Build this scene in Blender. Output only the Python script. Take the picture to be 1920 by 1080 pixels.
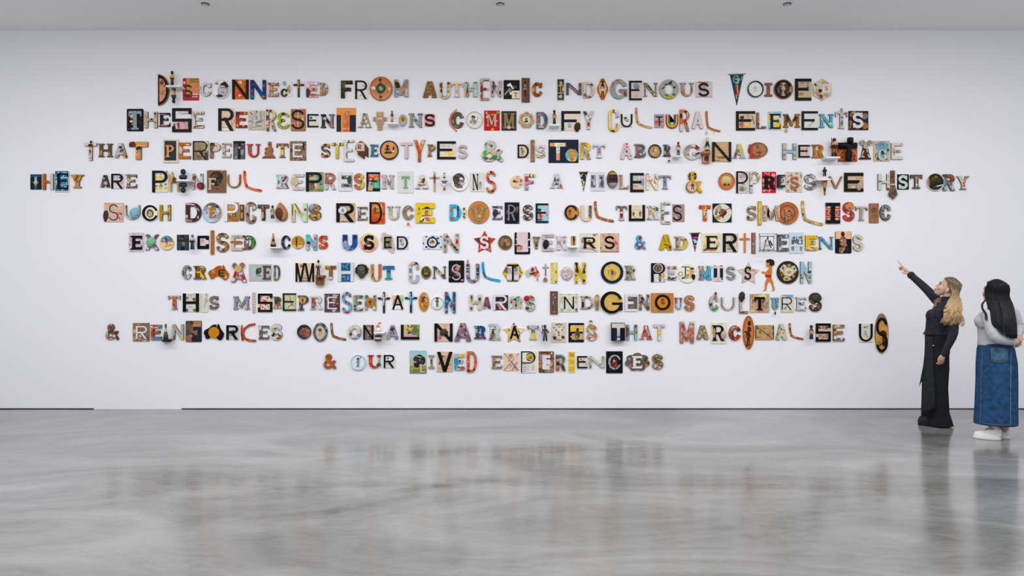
import bpy, bmesh, math, random, re
import numpy as np
from mathutils import Vector, Matrix
from mathutils.geometry import tessellate_polygon, delaunay_2d_cdt

for o in list(bpy.data.objects):
 bpy.data.objects.remove(o)
sc = bpy.context.scene
col = sc.collection
R = math.radians

# ------------------------------------------------------------------ camera
CAM_H = 1.55                      # eye height of the photographer
S = CAM_H / 227.0                 # metres per pixel on the wall plane
F_PX = 26.0 / 36.0 * 1920.0
D = F_PX * S                      # distance from camera to the wall
cam = bpy.data.objects.new('camera', bpy.data.cameras.new('camera'))
col.objects.link(cam)
cam.data.lens = 26.0
cam.data.sensor_width = 36.0
cam.location = (0, -D, CAM_H)
cam.rotation_euler = (R(90), 0, 0)
sc.camera = cam

# ------------------------------------------------------------------ world, lamps, exposure
sc.view_settings.view_transform = 'Standard'
sc.view_settings.look = 'None'
sc.view_settings.gamma = 1.0
sc.view_settings.use_curve_mapping = False
sc.view_settings.exposure = 0.33
world = bpy.data.worlds.new('world')
sc.world = world
world.use_nodes = True
bg = world.node_tree.nodes['Background']
bg.inputs['Color'].default_value = (0.945, 0.965, 1.0, 1)
bg.inputs['Strength'].default_value = 0.62

def area_lamp(name, loc, rot, sx, sy, power, color=(1, 1, 1)):
 d = bpy.data.lights.new(name, 'AREA')
 d.shape = 'RECTANGLE'; d.size = sx; d.size_y = sy
 d.energy = power; d.color = color
 o = bpy.data.objects.new(name, d); col.objects.link(o)
 o.location = loc; o.rotation_euler = rot
 return o
CEIL = CAM_H + 483.0 * S
# rows of gallery lights on the ceiling, aimed down and at the wall
area_lamp('ceiling_light_row', (0, -3.6, CEIL - 0.12), (R(7), 0, 0), 15.0, 0.6, 330, (1.0, 0.985, 0.97))
area_lamp('ceiling_light_row', (0, -7.2, CEIL - 0.12), (0, 0, 0), 15.0, 0.8, 330, (0.97, 0.985, 1.0))

# ------------------------------------------------------------------ small helpers
def lin(h):
 h = h.strip()
 if len(h) == 3: h = ''.join(c + c for c in h)
 v = [int(h[i:i + 2], 16) / 255.0 for i in (0, 2, 4)]
 return [c / 12.92 if c <= 0.04045 else ((c + 0.055) / 1.055) ** 2.4 for c in v]
def alb(h, k=0.88, sat=1.07):
 c = lin(h)
 if abs(c[0] - c[1]) < .05 and c[1] < c[2] < c[1] * 1.4: c[2] -= (c[2] - c[1]) * .6
 g = .3 * c[0] + .59 * c[1] + .11 * c[2]
 return tuple(min(0.9, max(0.003, (g + (x - g) * sat) * k)) for x in c) + (1.0,)

MATS = {}
def mat(pat, cols, rough=0.5):
 """procedural print / paint material. pat: p plain, b blotches, s stripes, w wood, d dots, t patchwork, z dense print, g faint grid"""
 key = (pat, tuple(cols), rough)
 if key in MATS: return MATS[key]
 m = bpy.data.materials.new({'p': 'paint', 'b': 'collage_print', 's': 'striped_print', 'w': 'wood_grain', 'd': 'dotted_print', 't': 'patchwork_print',
        'z': 'engraved_print', 'g': 'gridded_paper', 'i': 'print_ink'}.get(pat, 'paint') + '_' + '_'.join(cols))
 m.use_nodes = True
 nt = m.node_tree; nd = nt.nodes; ln = nt.links
 b = nd['Principled BSDF']
 b.inputs['Roughness'].default_value = rough
 b.inputs['Specular IOR Level'].default_value = 0.10 if rough > .3 else 0.4
 cs = [alb(c) for c in cols]
 if pat == 'i': cs = [tuple(x * .5 for x in cs[0][:3]) + (1,), cs[0], tuple(min(.9, x * 1.15 + .01) for x in cs[0][:3]) + (1,)]
 if pat == 'p' and len(cs) == 1:
  b.inputs['Base Color'].default_value = cs[0]
  MATS[key] = m
  return m
 tc = nd.new('ShaderNodeTexCoord'); oi = nd.new('ShaderNodeObjectInfo')
 add = nd.new('ShaderNodeVectorMath'); add.operation = 'MULTIPLY_ADD'
 comb = nd.new('ShaderNodeCombineXYZ')
 for i in range(3): ln.new(oi.outputs['Random'], comb.inputs[i])
 add.inputs[1].default_value = (37.0, 11.0, 23.0)
 ln.new(comb.outputs[0], add.inputs[0]); ln.new(tc.outputs['Object'], add.inputs[2])
 vec = add.outputs[0]
 ramp = nd.new('ShaderNodeValToRGB')
 n = len(cs)
 el = ramp.color_ramp.elements
 while len(el) < n: el.new(0.5)
 while len(el) > max(n, 1): el.remove(el[-1])
 def fill(lo, hi, interp):
  ramp.color_ramp.interpolation = interp
  for i in range(n):
   el[i].position = lo + (hi - lo) * i / max(n, 1) if interp == 'CONSTANT' else lo + (hi - lo) * i / max(n - 1, 1)
  for i in range(n): el[i].color = cs[i]
 def noise(scale, detail=3.0, rough_=0.6, dist=0.0, src=None):
  t = nd.new('ShaderNodeTexNoise'); t.inputs['Scale'].default_value = scale; t.inputs['Detail'].default_value = detail
  t.inputs['Roughness'].default_value = rough_; t.inputs['Distortion'].default_value = dist
  ln.new(src or vec, t.inputs['Vector']); return t.outputs['Fac']
 if pat == 's':
  t = nd.new('ShaderNodeTexWave'); t.inputs['Scale'].default_value = 22; t.inputs['Distortion'].default_value = 4
  t.inputs['Detail'].default_value = 2; ln.new(vec, t.inputs['Vector']); fac = t.outputs['Fac']; fill(0.1, 0.95, 'EASE')
 elif pat == 'w':
  mp = nd.new('ShaderNodeMapping'); mp.inputs['Scale'].default_value = (1.0, 1.0, 0.09); ln.new(vec, mp.inputs['Vector'])
  fac = noise(70, 4, 0.6, 0.6, mp.outputs[0]); fill(0.3, 0.68, 'EASE')
 elif pat == 'd':
  t = nd.new('ShaderNodeTexVoronoi'); t.inputs['Scale'].default_value = 75; t.inputs['Randomness'].default_value = 0.3
  ln.new(vec, t.inputs['Vector'])
  inv = nd.new('ShaderNodeMath'); inv.operation = 'SUBTRACT'; inv.inputs[0].default_value = 1.0; ln.new(t.outputs['Distance'], inv.inputs[1])
  fac = inv.outputs[0]; fill(0.35, 1.05, 'CONSTANT')
 elif pat == 't':
  t = nd.new('ShaderNodeTexVoronoi'); t.distance = 'CHEBYCHEV'; t.inputs['Scale'].default_value = 48; ln.new(vec, t.inputs['Vector'])
  sp = nd.new('ShaderNodeSeparateColor'); ln.new(t.outputs['Color'], sp.inputs[0]); fac = sp.outputs[0]; fill(0.0, 1.0, 'CONSTANT')
 elif pat == 'z':
  fac = noise(70, 4, 0.65, 1.2); fill(0.3, 0.72, 'CONSTANT')
 elif pat == 'g':
  t = nd.new('ShaderNodeTexBrick'); t.inputs['Scale'].default_value = 22; ln.new(vec, t.inputs['Vector']); fac = t.outputs['Fac']; fill(0.0, 1.0, 'LINEAR')
 elif pat == 'p':
  fac = noise(30, 4, 0.6); fill(0.35, 0.65, 'LINEAR')
 elif pat == 'i':
  fac = noise(95, 3, 0.6, 1.0); fill(0.30, 0.62, 'LINEAR')
 else:
  fac = noise(46, 5, 0.65, 0.8); fill(0.32, 0.68, 'EASE')
 ln.new(fac, ramp.inputs['Fac'])
 if pat in 'bstz':                       # fine dark specks of the printed collage
  sp_ = nd.new('ShaderNodeValToRGB'); sp_.color_ramp.elements[0].position = .36; sp_.color_ramp.elements[1].position = .47
  sp_.color_ramp.elements[0].color = (.22, .19, .17, 1); sp_.color_ramp.elements[1].color = (1, 1, 1, 1)
  ln.new(noise(110, 3, .6, 1.5), sp_.inputs['Fac'])
  mu = nd.new('ShaderNodeMix'); mu.data_type = 'RGBA'; mu.blend_type = 'MULTIPLY'; mu.inputs[0].default_value = .8
  ln.new(ramp.outputs['Color'], mu.inputs[6]); ln.new(sp_.outputs['Color'], mu.inputs[7]); ln.new(mu.outputs[2], b.inputs['Base Color'])
 else: ln.new(ramp.outputs['Color'], b.inputs['Base Color'])
 MATS[key] = m
 return m

def simple(name, color, rough=0.5, **kw):
 if name in MATS: return MATS[name]
 m = bpy.data.materials.new(name); m.use_nodes = True
 b = m.node_tree.nodes['Principled BSDF']
 b.inputs['Base Color'].default_value = tuple(color) + (1.0,)
 b.inputs['Roughness'].default_value = rough
 for k, v in kw.items(): b.inputs[k].default_value = v
 MATS[name] = m
 return m

def tag(o, label=None, cat=None, group=None, kind=None):
 if label: o['label'] = label
 if cat: o['category'] = cat
 if group: o['group'] = group
 if kind: o['kind'] = kind
 return o

def link_mesh(name, verts, faces, mats, fmat=None, parent=None, loc=(0, 0, 0), smooth=False, fsmooth=None):
 me = bpy.data.meshes.new(name)
 me.from_pydata(verts, [], faces)
 for m in mats: me.materials.append(m)
 if fmat is not None and len(mats) > 1: me.polygons.foreach_set('material_index', fmat)
 if smooth: me.polygons.foreach_set('use_smooth', [True] * len(me.polygons))
 if fsmooth is not None: me.polygons.foreach_set('use_smooth', fsmooth)
 me.update()
 o = bpy.data.objects.new(name, me); col.objects.link(o)
 if parent: o.parent = parent
 o.location = loc
 return o

def box_mesh(x0, y0, z0, x1, y1, z1):
 v = [(x, y, z) for x in (x0, x1) for y in (y0, y1) for z in (z0, z1)]
 f = [(0, 1, 3, 2), (4, 6, 7, 5), (0, 4, 5, 1), (2, 3, 7, 6), (0, 2, 6, 4), (1, 5, 7, 3)]
 return v, f
def box_obj(name, a, b, m, parent=None, bev=0.0):
 c = [(a[i] + b[i]) / 2 for i in range(3)]
 v, f = box_mesh(*[a[i] - c[i] for i in range(3)], *[b[i] - c[i] for i in range(3)])
 o = link_mesh(name, v, f, [m], parent=parent, loc=c)
 if bev:
  md = o.modifiers.new('edge', 'BEVEL'); md.width = bev; md.segments = 2
 return o

# ------------------------------------------------------------------ room shell
wall_m = simple('white_wall_paint', (0.785, 0.79, 0.832), 0.75)
nt = wall_m.node_tree
tx = nt.nodes.new('ShaderNodeTexNoise'); tx.inputs['Scale'].default_value = 300; tx.inputs['Detail'].default_value = 2
bp = nt.nodes.new('ShaderNodeBump'); bp.inputs['Strength'].default_value = 0.04; bp.inputs['Distance'].default_value = 0.002
nt.links.new(tx.outputs['Fac'], bp.inputs['Height']); nt.links.new(bp.outputs[0], nt.nodes['Principled BSDF'].inputs['Normal'])
ceil_m = simple('ceiling_paint', (0.88, 0.885, 0.89), 0.9)
gap_m = simple('dark_shadow_gap', (0.02, 0.02, 0.025), 0.9)  # near-black colour paints in the shade inside the wall gap

floor_m = simple('polished_concrete', (0.4, 0.4, 0.4), 0.2)
nt = floor_m.node_tree; nd = nt.nodes; ln = nt.links; pb = nd['Principled BSDF']; pb.inputs['IOR'].default_value = 1.65
tc = nd.new('ShaderNodeTexCoord')
mp = nd.new('ShaderNodeMapping'); mp.inputs['Scale'].default_value = (0.45, 1.0, 1.0); mp.inputs['Rotation'].default_value = (0, 0, R(8))
ln.new(tc.outputs['Object'], mp.inputs['Vector'])
n1 = nd.new('ShaderNodeTexNoise'); n1.inputs['Scale'].default_value = 1.0; n1.inputs['Detail'].default_value = 9; n1.inputs['Roughness'].default_value = 0.56; n1.inputs['Distortion'].default_value = 1.4
n2 = nd.new('ShaderNodeTexNoise'); n2.inputs['Scale'].default_value = 7.0; n2.inputs['Detail'].default_value = 8; n2.inputs['Roughness'].default_value = 0.65; n2.inputs['Distortion'].default_value = 2.0
for n_ in (n1, n2): ln.new(mp.outputs[0], n_.inputs['Vector'])
mx = nd.new('ShaderNodeMath'); mx.operation = 'MULTIPLY_ADD'; mx.inputs[1].default_value = 0.28
ln.new(n2.outputs['Fac'], mx.inputs[0]); ln.new(n1.outputs['Fac'], mx.inputs[2])
cr = nd.new('ShaderNodeValToRGB')
cr.color_ramp.elements[0].position = 0.46; cr.color_ramp.elements[0].color = (0.105, 0.103, 0.098, 1)
cr.color_ramp.elements[1].position = 0.80; cr.color_ramp.elements[1].color = (0.25, 0.25, 0.246, 1)
ln.new(mx.outputs[0], cr.inputs['Fac']); ln.new(cr.outputs['Color'], pb.inputs['Base Color'])
rr = nd.new('ShaderNodeMapRange'); rr.inputs['From Min'].default_value = 0.3; rr.inputs['From Max'].default_value = 0.7
rr.inputs['To Min'].default_value = 0.10; rr.inputs['To Max'].default_value = 0.20
ln.new(n2.outputs['Fac'], rr.inputs['Value']); ln.new(rr.outputs[0], pb.inputs['Roughness'])
bp = nd.new('ShaderNodeBump'); bp.inputs['Strength'].default_value = 0.06; bp.inputs['Distance'].default_value = 0.01
ln.new(n2.outputs['Fac'], bp.inputs['Height']); ln.new(bp.outputs[0], pb.inputs['Normal'])

W2, BACK = 9.0, -12.5
tag(box_obj('floor', (-W2, BACK, -0.2), (W2, 0.4, 0.0), floor_m), kind='structure')
tag(box_obj('ceiling', (-W2, BACK, CEIL), (W2, 0.4, CEIL + 0.2), ceil_m), kind='structure')
tag(box_obj('wall_back', (-W2, 0.0, 0.011), (W2, 0.2, CEIL), wall_m), kind='structure')
tag(box_obj('trim_1', (-W2, 0.02, 0.0), (W2, 0.2, 0.011), gap_m), kind='structure')  # recessed strip, its dark colour stands for shade under the wall
tag(box_obj('baseboard_back', ((176 - 960) * S, 0.0, 0.0), ((340 - 960) * S, 0.02, 0.011), wall_m), kind='structure')
tag(box_obj('wall_left', (-W2 - 0.2, BACK, 0.0), (-W2, 0.4, CEIL), wall_m), kind='structure')
tag(box_obj('wall_right', (W2, BACK, 0.0), (W2 + 0.2, 0.4, CEIL), wall_m), kind='structure')

# ------------------------------------------------------------------ flat shapes as distance fields (pixel units of the wall plane, y down)
def U_(*a):
 r = a[0]
 for b in a[1:]: r = np.minimum(r, b)
 return r
def I_(*a):
 r = a[0]
 for b in a[1:]: r = np.maximum(r, b)
 return r
def box(X, Y, x0, y0, x1, y1):
 return np.maximum(np.abs(X - (x0 + x1) / 2) - abs(x1 - x0) / 2, np.abs(Y - (y0 + y1) / 2) - abs(y1 - y0) / 2)
def rbox(X, Y, x0, y0, x1, y1, r):
 qx = np.abs(X - (x0 + x1) / 2) - (x1 - x0) / 2 + r; qy = np.abs(Y - (y0 + y1) / 2) - (y1 - y0) / 2 + r
 return np.hypot(np.maximum(qx, 0), np.maximum(qy, 0)) + np.minimum(np.maximum(qx, qy), 0) - r
def ell(X, Y, cx, cy, rx, ry):
 k = np.hypot((X - cx) / rx, (Y - cy) / ry)
 g = np.hypot((X - cx) / rx ** 2, (Y - cy) / ry ** 2) + 1e-6
 return np.where(k < 0.3, (k - 1) * min(rx, ry), k * (k - 1) / g)
def seg(X, Y, ax, ay, bx, by, t):
 dx, dy = bx - ax, by - ay
 u = np.clip(((X - ax) * dx + (Y - ay) * dy) / (dx * dx + dy * dy + 1e-9), 0, 1)
 return np.hypot(X - ax - u * dx, Y - ay - u * dy) - t / 2
def bar(X, Y, ax, ay, bx, by, t):          # square-ended stroke
 dx, dy = bx - ax, by - ay; L = math.hypot(dx, dy) + 1e-9; dx /= L; dy /= L
 u = (X - ax) * dx + (Y - ay) * dy; v = (Y - ay) * dx - (X - ax) * dy
 return np.maximum(np.abs(u - L / 2) - L / 2, np.abs(v) - t / 2)
def pline(X, Y, pts, t):
 return U_(*[seg(X, Y, *pts[i], *pts[i + 1], t) for i in range(len(pts) - 1)])
def poly(X, Y, pts):
 d = np.full(X.shape, 1e9); s = np.ones(X.shape)
 n = len(pts)
 for i in range(n):
  ax, ay = pts[i]; bx, by = pts[i - 1]
  ex, ey = bx - ax, by - ay; wx, wy = X - ax, Y - ay
  u = np.clip((wx * ex + wy * ey) / (ex * ex + ey * ey + 1e-9), 0, 1)
  d = np.minimum(d, (wx - ex * u) ** 2 + (wy - ey * u) ** 2)
  c1 = Y >= ay; c2 = Y < by; c3 = ex * wy > ey * wx
  s = np.where((c1 & c2 & c3) | (~c1 & ~c2 & ~c3), -s, s)
 return s * np.sqrt(d)
def npoly(X, Y, b, pts):
 x0, y0, x1, y1 = b
 return poly(X, Y, [(x0 + u * (x1 - x0), y0 + v * (y1 - y0)) for u, v in pts])
def spl(p, n=3):
 P = [p[0]] + p + [p[-1]]; o = []
 for i in range(1, len(P) - 2):
  for k in range(n):
   t = k / n; o.append(tuple(.5 * (2 * b + (c - a) * t + (2 * a - 5 * b + 4 * c - d) * t * t + (3 * b - a - 3 * c + d) * t ** 3) for a, b, c, d in zip(P[i - 1], P[i], P[i + 1], P[i + 2])))
 return o + [p[-1]]
def arcpts(cx, cy, rx, ry, a0, a1, n=14):
 return [(cx + rx * math.cos(R(a0 + (a1 - a0) * i / n)), cy + ry * math.sin(R(a0 + (a1 - a0) * i / n))) for i in range(n + 1)]

BASE_T = {'b': .30, 's': .24, 'm': .25, 'h': .31, 'l': .12, 'q': .17, 'r': .16, 'n': .22}
CHILD_T = {'b': .27, 's': .21, 'm': .145, 'h': .185, 'l': .075, 'q': .16, 'r': .12, 'n': .24}

def glyph(X, Y, ch, st, b, child=False):
 x0, y0, x1, y1 = b; w = x1 - x0; h = y1 - y0
 t = (CHILD_T if child else BASE_T).get(st[0], .2) * min(w * 1.05, h)
 if ch in 'ILTEF' and not child: t = min(t, .34 * w) if ch != 'I' else t
 if ch in 'MNWX': t *= {'b': .66, 's': .8}.get(st[0], .84 if ch in 'MN' else .68)
 serif = st[0] in 'bsn' and ch != '&'
 k = .5 if st[0] == 's' else (.36 if st[0] == 'n' else .8)      # thin / thick contrast
 tn = t * k
 tb = t * (.62 if st[0] in 'sn' else (.78 if st[0] == 'b' else .92))      # horizontal bars
 sl = h * (.10 if st[0] == 'b' else .065)                       # slab height
 cx, cy = (x0 + x1) / 2, (y0 + y1) / 2
 B = lambda *a: box(X, Y, *a)
 pad = 3
 def feet(xs, wd=2.0):
  o = []
  for x, where, tt in xs:
   hw = max(tt * wd / 2, t * .75)
   a, c = max(x0, x - hw), min(x1, x + hw)
   o.append(B(a, y0, c, y0 + sl) if where == 't' else B(a, y1 - sl, c, y1))
  return o
 ins = t * .42 if serif else 0.0                                # stems step in to leave room for serifs
 L, Rt = x0 + ins, x1 - ins
 if ch == 'I':
  if serif or child:
   ss = tb if child and not serif else sl * 1.6
   tt = t if child else min(t * 1.25, w * .5)
   return U_(B(cx - tt / 2, y0, cx + tt / 2, y1), B(x0, y0, x1, y0 + ss), B(x0, y1 - ss, x1, y1))
  return B(x0, y0, x1, y1)
 if ch in 'EFL':
  s = [B(L, y0, L + t, y1)]
  if ch in 'EF': s.append(B(L, y0, x1, y0 + tb))
  if ch in 'EL': s.append(B(L, y1 - tb, x1, y1))
  if ch in 'EF':
   my = cy - (h * .02 if ch == 'E' else -h * .0)
   s.append(B(L, my - tb / 2, x0 + w * (.82 if serif else .86 if not child else .8), my + tb / 2))
  if serif:
   s.append(B(x0, y0, L + t, y0 + sl)); s.append(B(x0, y1 - sl, L + t * 1.3, y1))
   e = t * .45
   if ch in 'EF': s.append(npoly(X, Y, (x1 - e, y0, x1, y0 + h * .26), [(0, 0), (1, 0), (1, 1), (.55, 1)]))
   if ch in 'EL': s.append(npoly(X, Y, (x1 - e, y1 - h * .28, x1, y1), [(.55, 0), (1, 0), (1, 1), (0, 1)]))
   if ch in 'EF': s.append(B(x0 + w * .82 - e * .7, my - h * .11, x0 + w * .82, my + h * .11))
  if ch == 'E' and st.startswith('m3'):
   s = [pline(X, Y, arcpts(x0 + w * .52, y0 + h * .28, w * .42, h * .22, -20, -270), t * .9),
     pline(X, Y, arcpts(x0 + w * .52, y0 + h * .71, w * .45, h * .24, 20, 270), t * .9)]
  return U_(*s)
 if ch == 'T':
  s = [B(x0, y0, x1, y0 + tb), B(cx - t / 2, y0, cx + t / 2, y1)]
  if serif:
   e = t * .5
   s += [npoly(X, Y, (x0, y0, x0 + e, y0 + h * .3), [(0, 0), (1, 0), (.5, 1), (0, 1)]), npoly(X, Y, (x1 - e, y0, x1, y0 + h * .3), [(0, 0), (1, 0), (1, 1), (.5, 1)])]
   s += feet([(cx, 'b', t)])
  return U_(*s)
 if ch == 'H':
  s = [B(L, y0, L + t, y1), B(Rt - t, y0, Rt, y1), B(L, cy - tb * .45, Rt, cy + tb * .45)]
  if serif: s += feet([(L + t / 2, 't', t), (L + t / 2, 'b', t), (Rt - t / 2, 't', t), (Rt - t / 2, 'b', t)])
  return U_(*s)
 if ch == 'N':
  a = tn if serif and st[0] != 'b' else t
  s = [B(L, y0, L + a, y1), B(Rt - a, y0, Rt, y1), I_(bar(X, Y, L + t * .3 - w * .1, y0 - h * .13, Rt - t * .3 + w * .1, y1 + h * .13, t * 1.02), B(x0, y0, x1, y1))]
  if serif: s += feet([(L + a / 2, 't', a), (L + a / 2, 'b', a), (Rt - a / 2, 't', a)])
  return U_(*s)
 if ch == 'M':
  a = tn if serif and st[0] != 'b' else t
  e = (0, 0)
  s = [B(L, y0, L + a, y1), B(Rt - t, y0, Rt, y1)]
  vb = y0 + h * .82
  s.append(I_(U_(bar(X, Y, L + t * .1, y0 - h * .2, cx, vb, t * .95), bar(X, Y, Rt - t * .1, y0 - h * .2, cx, vb, tn if st[0] == 's' else t * .9)), B(L, y0, Rt, y1)))
  s.append(I_(ell(X, Y, cx, vb, t * .5, t * .5), B(x0, y0, x1, y1)))
  if serif: s += feet([(L + a / 2, 't', a), (L + a / 2, 'b', a), (Rt - t / 2, 't', t), (Rt - t / 2, 'b', t)])
  return U_(*s)
 if ch in 'AV':
  f = (lambda y: y) if ch == 'A' else (lambda y: y0 + y1 - y)
  t1, t2 = (tn, t) if ch == 'A' else (t, tn)
  if not serif: t1 = t2 = t
  q = t * .5 + ins * .6
  s = [I_(U_(bar(X, Y, x0 + q - (cx - x0 - q) * .15, f(y1 + h * .15), cx, f(y0 + t * .1), t1 * 1.1), bar(X, Y, x1 - q + (x1 - q - cx) * .15, f(y1 + h * .15), cx, f(y0 + t * .1), t2 * 1.1),
    B(cx - t * .55, f(y0) if ch == 'A' else f(y0) - t * .8, cx + t * .55, f(y0) + t * .8 if ch == 'A' else f(y0))), B(x0, y0, x1, y1))]
  if ch == 'A': s.append(I_(B(x0 + w * .2, y0 + h * .62, x1 - w * .2, y0 + h * .62 + tb * .8), bar(X, Y, cx, y0, cx, y1, w * .62)))
  if serif:
   for x, tt in ((x0 + q, t1), (x1 - q, t2)): s += feet([(x, 'b' if ch == 'A' else 't', tt)], 2.2)
  return U_(*s)
 if ch == 'W':
  a, c = x0 + w * .28, x1 - w * .28
  return I_(U_(bar(X, Y, x0 + t * .5, y0 - h * .1, a, y1 + h * .1, t), bar(X, Y, cx, y0 - h * .2, a, y1, t), bar(X, Y, cx, y0 - h * .2, c, y1, t), bar(X, Y, x1 - t * .5, y0 - h * .1, c, y1 + h * .1, t),
      B(x0, y0, x0 + t, y1), B(x1 - t, y0, x1, y1)), B(x0, y0, x1, y1))
 if ch == 'X':
  s = [I_(U_(bar(X, Y, x0 - w * .05, y0 - h * .2, x1 + w * .05, y1 + h * .2, t * 1.1), bar(X, Y, x1 + w * .05, y0 - h * .2, x0 - w * .05, y1 + h * .2, t * .9)), B(x0, y0, x1, y1))]
  if serif: s += feet([(x0 + t * .6, 't', t), (x0 + t * .6, 'b', t), (x1 - t * .6, 't', t), (x1 - t * .6, 'b', t)])
  return U_(*s)
 if ch == 'Y':
  my = y0 + h * .52
  s = [I_(U_(bar(X, Y, x0 + t * .2 + ins * .5, y0 - h * .15, cx, my + t * .2, t), bar(X, Y, x1 - t * .2 - ins * .5, y0 - h * .15, cx, my + t * .2, tn if serif else t), B(cx - t / 2, my - t * .1, cx + t / 2, y1)), B(x0, y0, x1, y1))]
  if serif: s += feet([(cx, 'b', t), (x0 + t * .6, 't', t), (x1 - t * .6, 't', tn)])
  return U_(*s)
 if ch == 'O':
  return np.maximum(ell(X, Y, cx, cy, w / 2, h / 2), -ell(X, Y, cx, cy, max(w / 2 - t * 1.05, 1), max(h / 2 - t * .95, 1)))
 if ch in 'CG':
  if w < h * .62:
   ring = np.maximum(rbox(X, Y, x0, y0, x1, y1, w * .48), -rbox(X, Y, x0 + t, y0 + t, x1 - t, y1 - t, (w - 2 * t) * .45))
  else:
   ring = np.maximum(ell(X, Y, cx, cy, w / 2, h / 2), -ell(X, Y, cx + t * .12, cy, max(w / 2 - t, 1), max(h / 2 - t * .82, 1)))
  cut = npoly(X, Y, (cx, y0, x1 + 1, y1), [(.1, .5), (.55, .37), (1, .32), (1, .68 if ch == 'C' else .52), (.55, .63 if ch == 'C' else .52)])
  s = [np.maximum(ring, -cut)]
  if ch == 'G': s += [B(cx + w * .02, cy, x1 - w * .01, cy + tb * .8), B(x1 - t * .95, cy, x1 - w * .01, y1 - h * .14)]
  if serif: s.append(B(x1 - t * .55, y0 + h * .03, x1 - t * .12, y0 + h * .34))
  return U_(*s)
 if ch == 'D':
  sx = min(w * .5, h * .5)
  outer = I_(U_(ell(X, Y, x1 - w * .52, cy, w * .52, h / 2), B(L, y0, x1 - w * .5, y1)), B(L, y0, x1, y1))
  iw = max(w * .52 - t, 1.2)
  inner = I_(U_(ell(X, Y, x1 - w * .52, cy, iw, h / 2 - tb * .9), B(L + t, y0 + tb * .9, x1 - w * .5, y1 - tb * .9)), B(L + t, y0, x1, y1))
  s = [np.maximum(outer, -inner)]
  if serif: s += [B(x0, y0, L + t, y0 + sl), B(x0, y1 - sl, L + t, y1)]
  return U_(*s)
 if ch in 'PRB':
  def bowl(ya, yb, xr):
   r = (yb - ya) / 2; bx = max(L + t, xr - r * 1.1)
   o = U_(ell(X, Y, bx, ya + r, xr - bx, r), B(L, ya, bx, yb)); o = I_(o, B(L, ya, xr, yb))
   i = I_(U_(ell(X, Y, bx, ya + r, max(xr - bx - t * .95, .6), max(r - tb * .85, .5)), B(L + t, ya + tb * .85, bx, yb - tb * .85)), B(L + t * .9, ya, xr, yb))
   return np.maximum(o, -i)
  mid = y0 + h * (.56 if ch != 'B' else .5)
  s = [B(L, y0, L + t, y1), bowl(y0, mid + (tb * .35 if ch == 'B' else 0), x1 - (w * .07 if ch != 'P' else 0))]
  if ch == 'B': s.append(bowl(mid - tb * .35, y1, x1))
  if ch == 'R': s.append(I_(bar(X, Y, L + t + (x1 - L - t) * .22, mid - h * .16, x1 - t * .45, y1 + h * .12, t * (1.0 if not serif else .95)), B(x0, mid - tb, x1, y1)))
  if serif:
   s += [B(x0, y0, L + t, y0 + sl), B(x0, y1 - sl, min(L + t * 1.4, x1), y1)]
   if ch == 'R': s.append(B(x1 - t * .9, y1 - sl * .8, x1, y1))
  return U_(*s)
 if ch == 'S':
  if st[0] == 'q':
   m = h / 2
   return U_(B(x0, y0, x1, y0 + tb), B(x0, cy - tb / 2, x1, cy + tb / 2), B(x0, y1 - tb, x1, y1), B(x0, y0, x0 + t, cy), B(x1 - t, cy, x1, y1), B(x1 - t, y0, x1, y0 + h * .25), B(x0, y1 - h * .25, x0 + t, y1))
  rx, ry = w / 2 - t / 2, (h - t) / 4
  p = arcpts(cx, y0 + t / 2 + ry, rx * .96, ry, -25, -180, 14) + arcpts(cx, y0 + t / 2 + ry, rx * .96, ry, -195, -255, 5)
  q = arcpts(cx, y1 - t / 2 - ry, rx, ry, -70, 0, 6) + arcpts(cx, y1 - t / 2 - ry, rx, ry, 10, 160, 14)
  s = [pline(X, Y, p + q, t)]
  if serif: s += [B(x1 - t * .75, y0 + h * .02, x1 - t * .3, y0 + h * .33), B(x0 + t * .2, y1 - h * .33, x0 + t * .65, y1 - h * .02)]
  return U_(*s)
 if ch == 'U':
  if st[0] == 'q': return U_(B(x0, y0, x0 + t, y1), B(x1 - t, y0, x1, y1), B(x0, y1 - t, x1, y1))
  r = min((Rt - L) / 2, h * .48); by = y1 - r; a = tn if serif else t
  ring = I_(np.maximum(ell(X, Y, (L + Rt) / 2, by, (Rt - L) / 2, r), -ell(X, Y, (L + t + Rt - a) / 2, by, max((Rt - L - t - a) / 2, .6), max(r - tb * .9, .6))), B(x0, by, x1, y1))
  s = [ring, B(L, y0, L + t, by + .2), B(Rt - a, y0, Rt, by + .2)]
  if serif: s += feet([(L + t / 2, 't', t), (Rt - a / 2, 't', max(a, t * .8))])
  return U_(*s)
 if ch == 'm':
  t = w * .24; r = w * .29
  s = [B(x0, y0 + h * .04, x0 + t, y1)]
  for c in (x0 + r, x1 - r):
   s.append(I_(np.maximum(ell(X, Y, c, y0 + h * .34, r, h * .34), -ell(X, Y, c, y0 + h * .36, r - t * .9, h * .14)), B(x0, y0, x1, y0 + h * .36)))
  s += [B(cx - t / 2, y0 + h * .3, cx + t / 2, y1), B(x1 - t, y0 + h * .3, x1, y1)]
  return U_(*s)
 if ch == '&':
  t = w * (.21 if st[0] == 'h' else .16)
  P = lambda u, v: (x0 + u * w, y0 + v * h)
  return U_(pline(X, Y, spl([P(.93, .95), P(.60, .62), P(.28, .33), P(.24, .2), P(.33, .1), P(.45, .09), P(.56, .15), P(.57, .27), P(.44, .4), P(.2, .55), P(.1, .68), P(.12, .82), P(.25, .91), P(.45, .91), P(.65, .8), P(.8, .62), P(.84, .52)]), t),
     B(x0 + .72 * w, y0 + .46 * h, x1, y0 + .54 * h))
 return B(x0, y0, x1, y1)

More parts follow.
